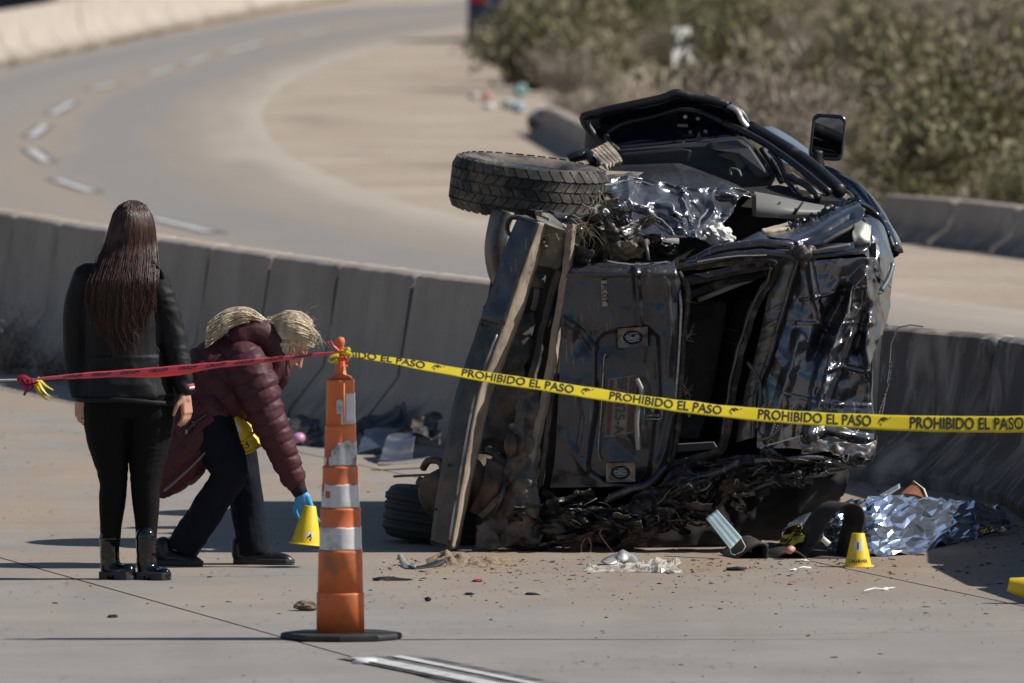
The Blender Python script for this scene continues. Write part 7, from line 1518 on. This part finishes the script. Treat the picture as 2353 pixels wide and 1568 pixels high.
def junk(name, x, y, size, mt, label, cat, seed, flat=0.4, z=None):
    """small broken lump or shard lying on the ground"""
    rj = random.Random(seed); p = gr(x, y, 0.009); m = MB(); sx, sy, sz = size
    m.ellipsoid(p + Vector((0, 0, sz * 0.4)), (sx / 2, sy / 2, sz / 2), Matrix.Rotation(rj.uniform(-0.4, 0.4), 3, 'Z'), 10, 7, fn=lambda q: 1 + 0.5 * noise.noise(q * 1.9 + Vector((seed, 0, 0))) + 0.3 * noise.noise(q * 4 + Vector((0, seed, 0))))
    for i, v in enumerate(m.v): m.v[i] = (v[0], v[1], max(v[2], 0.0105))
    o = m.build(name, mt, None, False); tag(o, label, cat); return o
def shard(name, pts, w, mt, label, cat, th=0.004, group=None, roll=None):
    P = [at(x, y, Y=gr(x, yb).y) for x, y, yb in pts]
    for p in P: p.z = max(p.z, 0.013)
    o, _ = ribbon(name, P, w, roll or [R(60 + 20 * math.sin(k * 2)) for k in range(len(P))], mt, None, 3, 20, 0.004, th)
    mz = min(v.co.z for v in o.data.vertices)
    if mz < 0.011:
        for v in o.data.vertices: v.co.z = max(v.co.z, 0.012)
    tag(o, label, cat, group); return o
M_GREYSH = simple('grey_shard', (0.30, 0.30, 0.29), 0.5, 0.2, 0.2, 12); M_BLKSH = simple('black_shard', (0.015, 0.015, 0.017), 0.5, 0, 0.3, 12)
shard('trim_fragment', [(917, 1274, 1300), (926, 1290, 1302), (936, 1308, 1310), (955, 1309, 1311)], [0.02, 0.03, 0.04, 0.05], M_GREYSH, 'pale grey curved trim fragment left of the wreck bumper', 'car fragment')
shard('trim_fragment', [(945, 1312, 1312), (980, 1302, 1308), (1022, 1288, 1304)], [0.05, 0.05, 0.02], M_BLKSH, 'dark pointed trim fragment by the wreck bumper foot', 'car fragment')
shard('trim_fragment', [(856, 1337, 1338), (880, 1328, 1338), (905, 1334, 1338), (948, 1336, 1338)], [0.02, 0.04, 0.03, 0.01], M_BLKSH, 'flat black plastic fragment right of the traffic cone', 'car fragment')
shard('trim_fragment', [(1390, 1296, 1302), (1410, 1284, 1300), (1428, 1278, 1300), (1445, 1286, 1300), (1460, 1298, 1302)], [0.05, 0.08, 0.08, 0.07, 0.03], M_GREYSH, 'winged grey sheet metal fragment before the wreck', 'car fragment')
junk('red_fragment', 1096, 1336, (0.055, 0.05, 0.014), simple('red_plastic', (0.45, 0.06, 0.04), 0.35), 'small red lamp fragment on the road before the wreck', 'car fragment', 3)
junk('wood_chunk', 704, 1402, (0.10, 0.09, 0.045), simple('weathered_wood', (0.14, 0.10, 0.065), 0.9, 0, 0.4, 30), 'brown weathered wood chunk left of the traffic cone', 'wood chunk', 5)
junk('stick', 259, 1418, (0.05, 0.05, 0.014), simple('dark_wood', (0.06, 0.04, 0.028), 0.9), 'short dark stick below the standing person', 'stick', 6)
junk('rubber_bit', 983, 1381, (0.028, 0.03, 0.022), M_BLKSH, 'small black rubber lump right of the cone', 'rubber bit', 7)
junk('rubber_bit', 1078, 1366, (0.05, 0.04, 0.012), M_BLKSH, 'flat black chip below the red fragment', 'rubber bit', 8)
junk('rubber_bit', 1220, 1366, (0.06, 0.04, 0.012), M_BLKSH, 'flat black chip below the wreck tailgate', 'rubber bit', 9)
junk('rubber_bit', 222, 1045, (0.04, 0.05, 0.05), M_BLKSH, 'black lump on the road behind the standing person', 'rubber bit', 19)
junk('rubber_bit', 2430 - 740, 1310, (0.10, 0.06, 0.02), M_BLKSH, 'dark angular scrap left of the numbered cone', 'rubber bit', 10)
# white plastic forks
M_FORK = simple('white_plastic', (0.78, 0.77, 0.75), 0.35)
def fork(x, y, x2, y2, label):
    a, b_ = gr(x, y, 0.02), gr(x2, y2, 0.016); d = (b_ - a); n = Vector((-d.y, d.x, 0)).normalized(); m = MB(); m.tube([a, a.lerp(b_, 0.35) + Vector((0, 0, 0.008)), a.lerp(b_, 0.65)], [0.004, 0.0035, 0.003], 6); m.tube([a.lerp(b_, 0.62), a.lerp(b_, 0.76) + Vector((0, 0, -0.003))], [0.004, 0.011], 6)
    o = m.build('plastic_fork', M_FORK, None, True); e = o
    for k in (-1.5, -0.5, 0.5, 1.5): MB().tube([a.lerp(b_, 0.74) + n * 0.0055 * k, b_ + n * 0.0055 * k + Vector((0, 0, 0.003))], [0.0025, 0.0012], 5).build('tine', M_FORK, o, True)
    tag(o, label, 'fork')
fork(1984, 1357, 2053, 1350, 'white plastic fork on the road right of the numbered cone'); fork(1862, 1304, 1808, 1309, 'white plastic fork on the road left of the numbered cone')
junk('paper_scrap', 1843, 1289, (0.06, 0.05, 0.012), M_LABEL, 'small white paper scrap before the dark mat', 'paper scrap', 12)
m = MB(); m.tube([at(1888, 1236, Y=55.5), at(1905, 1250, Y=55.5)], 0.013, 8); o = m.build('white_tube', M_LABEL, None, True); tag(o, 'short white tube lying against the dark mat arch', 'tube')
m = MB(); m.ellipsoid(at(1815, 1262, Y=55.5), (0.025, 0.03, 0.018), None, 10, 8, fn=lambda q: 1 + 0.4 * noise.noise(q * 2)); o = m.build('pink_wrapper', simple('pink_wrapper', (0.5, 0.24, 0.22), 0.5), None, True); tag(o, 'small pink wrapper resting on the dark car mat', 'wrapper')
# clear plastic wrap
def m_clear():
    m, nt, b = new_mat('clear_wrap'); b.inputs['Base Color'].default_value = (0.7, 0.66, 0.58, 1); b.inputs['Roughness'].default_value = 0.15; b.inputs['Alpha'].default_value = 0.45; b.inputs['Specular IOR Level'].default_value = 0.8; return m
o = drape('plastic_wrap', [[gp(1345, 1321, 0.012), gp(1420, 1319, 0.012), gp(1500, 1320, 0.012), gp(1566, 1322, 0.012)], [at(1348, 1306, Y=54.7), at(1420, 1312, Y=54.7), at(1500, 1298, Y=54.7), at(1560, 1293, Y=54.7)], [gp(1350, 1306, 0.014), gp(1420, 1304, 0.014), gp(1500, 1300, 0.02), gp(1566, 1298, 0.02)]], 40, 12, m_clear(), None, 0.045, 14, 4, 1.2); tag(o, 'crumpled clear plastic wrap on the road before the wreck', 'plastic wrap')
# dirt heaps
M_DIRT = simple('dirt', (0.27, 0.205, 0.145), 0.95, 0, 0.25, 14, dirt=(0.18, 0.13, 0.09), dirt_amt=0.4, dscale=10, bumps=0.8, bscale=50, bdist=0.02, spec=0.1)
def heap(x, y, w, dp, h, label, seed):
    c = gr(x, y); m = MB()
    def f(u, v):
        a = (u - 0.5) * 2; b_ = (v - 0.5) * 2; r = math.hypot(a, b_); k = max(0, 1 - r * r); z = h * k ** 1.3 * (0.6 + 0.6 * noise.noise(Vector((a * 3 + seed, b_ * 3, 0)))) + 0.012 * k * noise.noise(Vector((a * 14, b_ * 14, seed))); return Vector((c.x + a * w / 2, c.y + b_ * dp / 2, 0.0085 + max(-0.002, z) - (0.004 if r > 1 else 0)))
    m.grid(f, 40, 30); o = m.build('dirt_heap', M_DIRT, None, True, False); tag(o, label, 'dirt heap')
heap(1035, 1292, 0.24, 1.1, 0.055, 'small tan dirt heap at the foot of the wreck bumper', 1); heap(1120, 1296, 0.3, 1.0, 0.03, 'low dirt heap right of the bumper foot', 2)
# torn-off car parts along the barrier foot
M_BLUEP = simple('blue_grey_plastic', (0.055, 0.065, 0.085), 0.4, 0, 0.3, 6, dirt=(0.14, 0.12, 0.10), dirt_amt=0.35); M_TORN = simple('torn_black', (0.014, 0.014, 0.016), 0.55, 0, 0.3, 9, dirt=(0.07, 0.06, 0.05), dirt_amt=0.3)
def piece(name, rows, mt, label, cat, amp=0.03, freq=6, seed=1, nu=24, nv=16, smooth=True, th=0.006):
    o = drape(name, rows, nu, nv, mt, None, amp, freq, seed, 0.8, smooth, th); tag(o, label, cat); return o
def lowp(x, y, Y): p = at(x, y, Y=Y); p.z = max(p.z, 0.012); return p
piece('plastic_tray', [[lowp(868, 1058, 64.5), lowp(905, 1060, 64.5), lowp(948, 1056, 64.5)], [lowp(880, 1030, 64.8), lowp(910, 1022, 64.9), lowp(950, 1016, 64.8)], [lowp(892, 1000, 65.2), lowp(925, 996, 65.3), lowp(955, 990, 65.2)]], M_BLUEP, 'dusty grey plastic tray torn off, below the barrier', 'car panel', 0.02, 5, 3)
piece('body_scrap', [[lowp(820, 1040, 65.5), lowp(860, 1030, 65.5), lowp(905, 1025, 65.5)], [lowp(832, 1005, 65.8), lowp(865, 992, 65.9), lowp(910, 995, 65.8)], [lowp(845, 985, 66.1), lowp(872, 982, 66.2), lowp(915, 985, 66.1)]], M_BLUEP, 'navy blue curved panel torn off, right of the traffic cone', 'car panel', 0.02, 4, 5)
piece('liner_scrap', [[lowp(810, 1000, 66.8), lowp(860, 985, 66.8), lowp(930, 995, 66.6)], [lowp(820, 970, 67.0), lowp(880, 965, 67.0), lowp(935, 975, 66.8)], [lowp(850, 955, 67.2), lowp(900, 945, 67.2), lowp(928, 925, 67.0)]], M_TORN, 'spiky black liner torn off against the barrier foot', 'car panel', 0.06, 5, 7, smooth=False)
piece('liner_scrap', [[lowp(640, 1020, 66.5), lowp(690, 1022, 66.5), lowp(745, 1025, 66.3)], [lowp(645, 985, 66.9), lowp(690, 975, 66.9), lowp(745, 985, 66.7)], [lowp(655, 960, 67.3), lowp(690, 955, 67.3), lowp(735, 965, 67.1)]], M_TORN, 'heap of black torn liner between the bending person and cone', 'car panel', 0.07, 6, 9, smooth=False)
piece('liner_scrap', [[lowp(945, 1000, 65.0), lowp(985, 1010, 65.0), lowp(1010, 1020, 64.8)], [lowp(950, 970, 65.4), lowp(985, 965, 65.4), lowp(1010, 975, 65.2)], [lowp(960, 955, 65.8), lowp(990, 945, 65.8), lowp(1015, 960, 65.5)]], M_UNDER, 'brown black debris heap beside the wreck beam', 'car panel', 0.07, 7, 11, smooth=False)
piece('plastic_strip', [[lowp(866, 1068, 63.8), lowp(905, 1066, 63.8), lowp(990, 1056, 64.0)], [lowp(868, 1063, 63.9), lowp(905, 1060, 63.9), lowp(988, 1050, 64.1)]], M_GREYP, 'thin grey strip lying on the road left of the wreck beam', 'car panel', 0.01, 6, 13, 20, 4)
m = MB(); m.ellipsoid(gp(684, 1027, 0.045), (0.045, 0.05, 0.035), Matrix.Rotation(R(-30), 3, 'Y'), 14, 10); o = m.build('pink_bottle', simple('pink_plastic', (0.62, 0.30, 0.46), 0.35, 0, 0.2, 10), None, True); MB().tube([gp(668, 1024, 0.03), gp(676, 1026, 0.04)], 0.018, 10).build('bottle_neck', M_LABEL, o, True); tag(o, 'pink plastic bottle between the bending person and the cone', 'bottle')
# cable slung over the barrier
cb = MB(); cb.tube([at(x, y, Y=Y) for x, y, Y in ((2120, 750, 59.6), (2090, 746, 59.5), (2062, 752, 59.2), (2046, 790, 58.9), (2042, 850, 58.8), (2030, 930, 58.7), (2014, 1000, 58.5))], 0.0035, 6); o = cb.build('cable', M_BLKSH, None, True); tag(o, 'thin black cable hanging over the barrier right of the wreck', 'cable')
ch = MB(); rc = random.Random(3)
for k in range(46):
    t = k / 45; p = at(lerp(2046, 2000, t) + 4 * math.sin(t * 9), lerp(835, 1060, t), Y=58.75 - 0.3 * t); ch.ellipsoid(p, (0.006, 0.006, 0.010), Matrix.Rotation(rc.uniform(0, 3), 3, 'X'), 6, 5)
o = ch.build('chain', M_UNDER, None, True); o['kind'] = 'stuff'; tag(o, 'fine beaded chain hanging beside the wreck roof', 'chain')
# dark clip on the barrier joint
cl = MB(); c0 = at(642, 648, Y=gr(642, 942).y); cl.ellipsoid(c0 + Vector((0.03, -0.05, 0)), (0.055, 0.05, 0.065), None, 10, 8, fn=lambda q: 1 + 0.25 * noise.noise(q * 2)); o = cl.build('barrier_clip', simple('concrete_spall', (0.20, 0.18, 0.165), 0.9, 0, 0.4, 12), None); tag(o, 'broken concrete lump wedged in a joint of the near barrier', 'concrete lump')
# grit strewn over the road
gm = MB(); rg4 = random.Random(21)
def bit(p, s, m_):
    d = [Vector((rg4.gauss(0, 1), rg4.gauss(0, 1), abs(rg4.gauss(0, 0.6)))) * s for _ in range(3)]; gm.add([p + d[0] * 1.4 + Vector((0, 0, -d[0].z)), p + d[1] + Vector((0, 0, -d[1].z)), p - d[0] - d[1] * 0.5 + Vector((0, 0, -0)), p + Vector((0, 0, s * 0.55))], [(0, 1, 3), (1, 2, 3), (2, 0, 3)], m_)
for i in range(800):
    y = rg4.uniform(1290, 1400) if rg4.random() < 0.6 else rg4.uniform(900, 1568); x = rg4.uniform(850, 2352) if y > 1285 and rg4.random() < 0.75 else rg4.uniform(0, 2352)
    p = gr(x, y, 0.0098); s = 0.0025 + 0.009 * rg4.random() ** 4; bit(p, s, rg4.choice([0, 0, 1, 1, 1, 1, 0, 1, 2] if s < 0.005 else [0, 0, 1]))
for i in range(420):
    x = rg4.uniform(860, 2060); y = 1284 + abs(rg4.gauss(0, 22)); p = gr(x, y, 0.0098); bit(p, 0.003 + 0.012 * rg4.random() ** 3, rg4.choice([0, 0, 1, 1, 1]))
o = gm.build('grit', [simple('grit_dark', (0.05, 0.042, 0.036), 0.9), simple('grit_brown', (0.16, 0.11, 0.075), 0.9), simple('grit_glass', (0.7, 0.72, 0.72), 0.2)], None, False, False); tag(o, 'fine grit and glass crumbs strewn over the road', 'grit', kind='stuff')
gm = MB()
for i in range(700):
    a = rg4.uniform(0.1, 0.95); p, d = on_line(arc[-1] * a); nn = Vector((d.y, -d.x, 0)); nn = nn if nn.x < 0 else -nn; p = p + nn * rg4.uniform(0.4, 1.1) + Vector((0, 0, 0.0098)); bit(p, 0.004 + 0.012 * rg4.random() ** 3, rg4.choice([0, 1, 1]))
o = gm.build('gravel', [simple('gravel_dark', (0.06, 0.05, 0.042), 0.9), simple('gravel_brown', (0.13, 0.10, 0.075), 0.9)], None, False, False); tag(o, 'gravel along the foot of the near barrier', 'gravel', kind='stuff')

# ================================================================ BEYOND THE RAMP
# kilometre sign
sg = gr(1578, 232); e = empty('kilometre_sign', sg, 'white kilometre post sign with black figures in the scrub', 'road sign'); Ys = sg.y
def ks(x, y, d=0.0):
    p = at(x, y, Y=Ys); p.y += (p.x - sg.x) * 0.75 + d; return p
o = MB().prism([ks(1542, 66), ks(1585, 62), ks(1594, 150), ks(1585, 152), ks(1580, 175), ks(1568, 176), ks(1562, 152), ks(1546, 152)], (0, 0.02, 0)).build('sign_plate', simple('sign_white', (0.66, 0.65, 0.62), 0.5, 0, 0.1, 4), e)
MB().box((ks(1572, 150).x, Ys + 0.06, ks(1572, 150).z / 2), (0.06, 0.05, ks(1572, 150).z)).build('post', M_GREYP, e)
for t_, y, sz in (('Km', 90, 0.30), ('2', 120, 0.34), ('8', 148, 0.27)):
    text_on('sign_lettering', t_, sz, ks(1567 + (y - 92) * 0.06, y, -0.003), (1, 0.75, 0.03), (0, 0, 1), M_INK, e, 0.016, 0.002, 0.004)
# cars
def far_car(x, y, Yd, rzv, col, label, L_=4.3, W_=1.75, H_=1.45, glint=False):
    loc = gr(x, y); e = empty('parked_car', loc, label, 'car'); Mz = Matrix.Rotation(rzv, 3, 'Z'); pm = simple('car_paint_' + label.split()[0], col, 0.4, 0.0, 0.1, 2, coat=0.2)
    T = lambda a, b_, c: loc + Mz @ Vector((a, b_, c))
    side = [(-0.5, 0.28), (-0.5, 0.62), (-0.48, 0.92), (-0.42, 1.0), (-0.36, 1.40), (-0.28, 1.45), (0.05, 1.45), (0.22, 1.0), (0.46, 0.85), (0.5, 0.6), (0.5, 0.28)]; m = MB(); rings = []
    for w in (-1, -0.94, 0.94, 1):
        for (u, z) in side:
            k = 1.0 if z < 1.0 else (1 - (z - 1.0) * 0.35); kk = 0.97 if abs(w) == 1 else 1.0; m.v.append(tuple(T(w * W_ / 2 * k, u * L_ * kk, z * H_ / 1.45 if z > 0.3 else z)))
    n = len(side)
    for j in range(3):
        for i in range(n): m.f.append((j * n + i, j * n + (i + 1) % n, (j + 1) * n + (i + 1) % n, (j + 1) * n + i)); m.m.append(0)
    m.f += [tuple(range(n)), tuple(reversed(range(3 * n, 4 * n)))]; m.m += [0, 0]; b_ = m.build('body', pm, e); bevel(b_, 0.04, 3, 30)
    MB().add([T(-0.62, -0.425 * L_ - 0.03, 1.02), T(0.62, -0.425 * L_ - 0.03, 1.02), T(0.55, -0.37 * L_ - 0.03, 1.36), T(-0.55, -0.37 * L_ - 0.03, 1.36)], [(0, 1, 2, 3)]).build('rear_window', M_GLOSSB, e)
    for s in (-1, 1):
        MB().box(T(s * 0.66, -0.495 * L_, 0.82), (0.30, 0.06, 0.16), Mz).build('tail_lamp', simple('tail_red', (0.45, 0.02, 0.03), 0.25), e)
        MB().add([T(s * (W_ / 2 - 0.02), -0.30 * L_, 1.02), T(s * (W_ / 2 - 0.02), 0.16 * L_, 1.02), T(s * (W_ / 2 - 0.12), 0.03 * L_, 1.36), T(s * (W_ / 2 - 0.12), -0.26 * L_, 1.36)], [(0, 1, 2, 3)]).build('side_window', M_GLOSSB, e)
        for u in (-0.31, 0.31):
            c0 = T(s * (W_ / 2 - 0.08), u * L_, 0.31); q = (Mz @ Vector((s, 0, 0))).to_track_quat('Z', 'Y').to_matrix(); w_ = MB().lathe([(0.0, -0.09), (0.30, -0.09), (0.31, 0), (0.29, 0.09), (0.2, 0.1)], 24, c0, q, cap=False).build('wheel', M_RUBBERD, e, True); MB().lathe([(0.2, 0.10), (0.17, 0.07), (0.05, 0.09), (0, 0.09)], 20, c0, q, cap=False).build('hub', M_ALLOY, w_, True)
    MB().box(T(0, -0.5 * L_, 0.62), (0.45, 0.03, 0.12), Mz).build('number_plate', M_LABEL, e)
    return e
far_car(1188, 92, 0, R(-2), (0.012, 0.022, 0.06), 'dark blue car parked at the far roadside behind the bush', 4.3, 1.75, 1.5)
cy_ = gr(40, 96); far_car(-130, 88, 0, R(88), (0.012, 0.012, 0.014), 'black car beyond the far pale barrier at the top left corner', 4.3, 1.75, 1.45)
m = MB(); m.ellipsoid(gp(12, 142, 0.09), (0.2, 0.4, 0.11), None, 16, 10, fn=lambda q: 1 + 0.25 * noise.noise(q * 2)); o = m.build('black_bag', M_TORN, None, True); tag(o, 'black bag slumped at the foot of the far barrier', 'bag')
# roadside litter by the scrub
for i, (x, y, s, colr, nm, lab, ct) in enumerate(((1196, 222, (0.20, 0.3, 0.20), (0.22, 0.38, 0.36), 'turquoise_bag', 'turquoise plastic bag caught at the scrub edge', 'bag'), (1118, 232, (0.17, 0.2, 0.12), (0.62, 0.30, 0.26), 'pink_litter', 'pink litter on the sand by the scrub edge', 'litter'), (1122, 249, (0.18, 0.2, 0.08), (0.62, 0.62, 0.60), 'white_litter', 'white litter on the sand below the pink litter', 'litter'), (1090, 228, (0.2, 0.3, 0.1), (0.5, 0.47, 0.43), 'grey_litter', 'pale grey litter left of the pink litter', 'litter'), (1170, 250, (0.22, 0.3, 0.13), (0.42, 0.47, 0.40), 'green_litter', 'pale green litter below the turquoise bag', 'litter'), (1192, 258, (0.2, 0.3, 0.15), (0.30, 0.36, 0.42), 'blue_litter', 'pale blue litter right of the pale green litter', 'litter'), (1238, 262, (0.16, 0.2, 0.1), (0.55, 0.55, 0.52), 'white_bag', 'small white bag at the foot of the scrub', 'bag'))):
    p = gr(x, y); m = MB(); m.ellipsoid(p + Vector((0, 0, s[2] * 0.45)), (s[0] / 2, s[1] / 2, s[2] / 2), None, 14, 10, fn=lambda q: 1 + 0.35 * noise.noise(q * 2 + Vector((i, 0, 0)))); o = m.build(nm, simple(nm, colr, 0.6, 0, 0.2, 8), None); tag(o, lab, ct)
m = MB(); c0 = gr(1252, 302); m.ellipsoid(c0 + Vector((0, 0, 0.12)), (0.22, 0.4, 0.16), None, 16, 10, fn=lambda q: 1 + 0.3 * noise.noise(q * 2)); o = m.build('grey_sack', simple('dark_sack', (0.06, 0.058, 0.065), 0.8, 0, 0.3, 4), None); tag(o, 'dark grey sack dumped left of the weathered concrete block', 'sack')
for i, (x, y, w, h) in enumerate(((1640, 80, 0.9, 0.22), (1755, 118, 1.0, 0.2), (1700, 46, 0.8, 0.2))):
    c0 = gr(x, y + 20); m = MB(); m.ellipsoid(c0 + Vector((0, 0, 0.5)), (w / 2, 0.8, h), None, 16, 10, fn=lambda q: 1 + 0.3 * noise.noise(q * 2.2 + Vector((i, 0, 0)))); o = m.build('rubble_mound', M_SAND, None, True); tag(o, ['sandy mound showing through the scrub right of the kilometre sign', 'pale sandy mound deep in the scrub above the mirror', 'small sandy mound far back in the scrub'][i], 'mound')
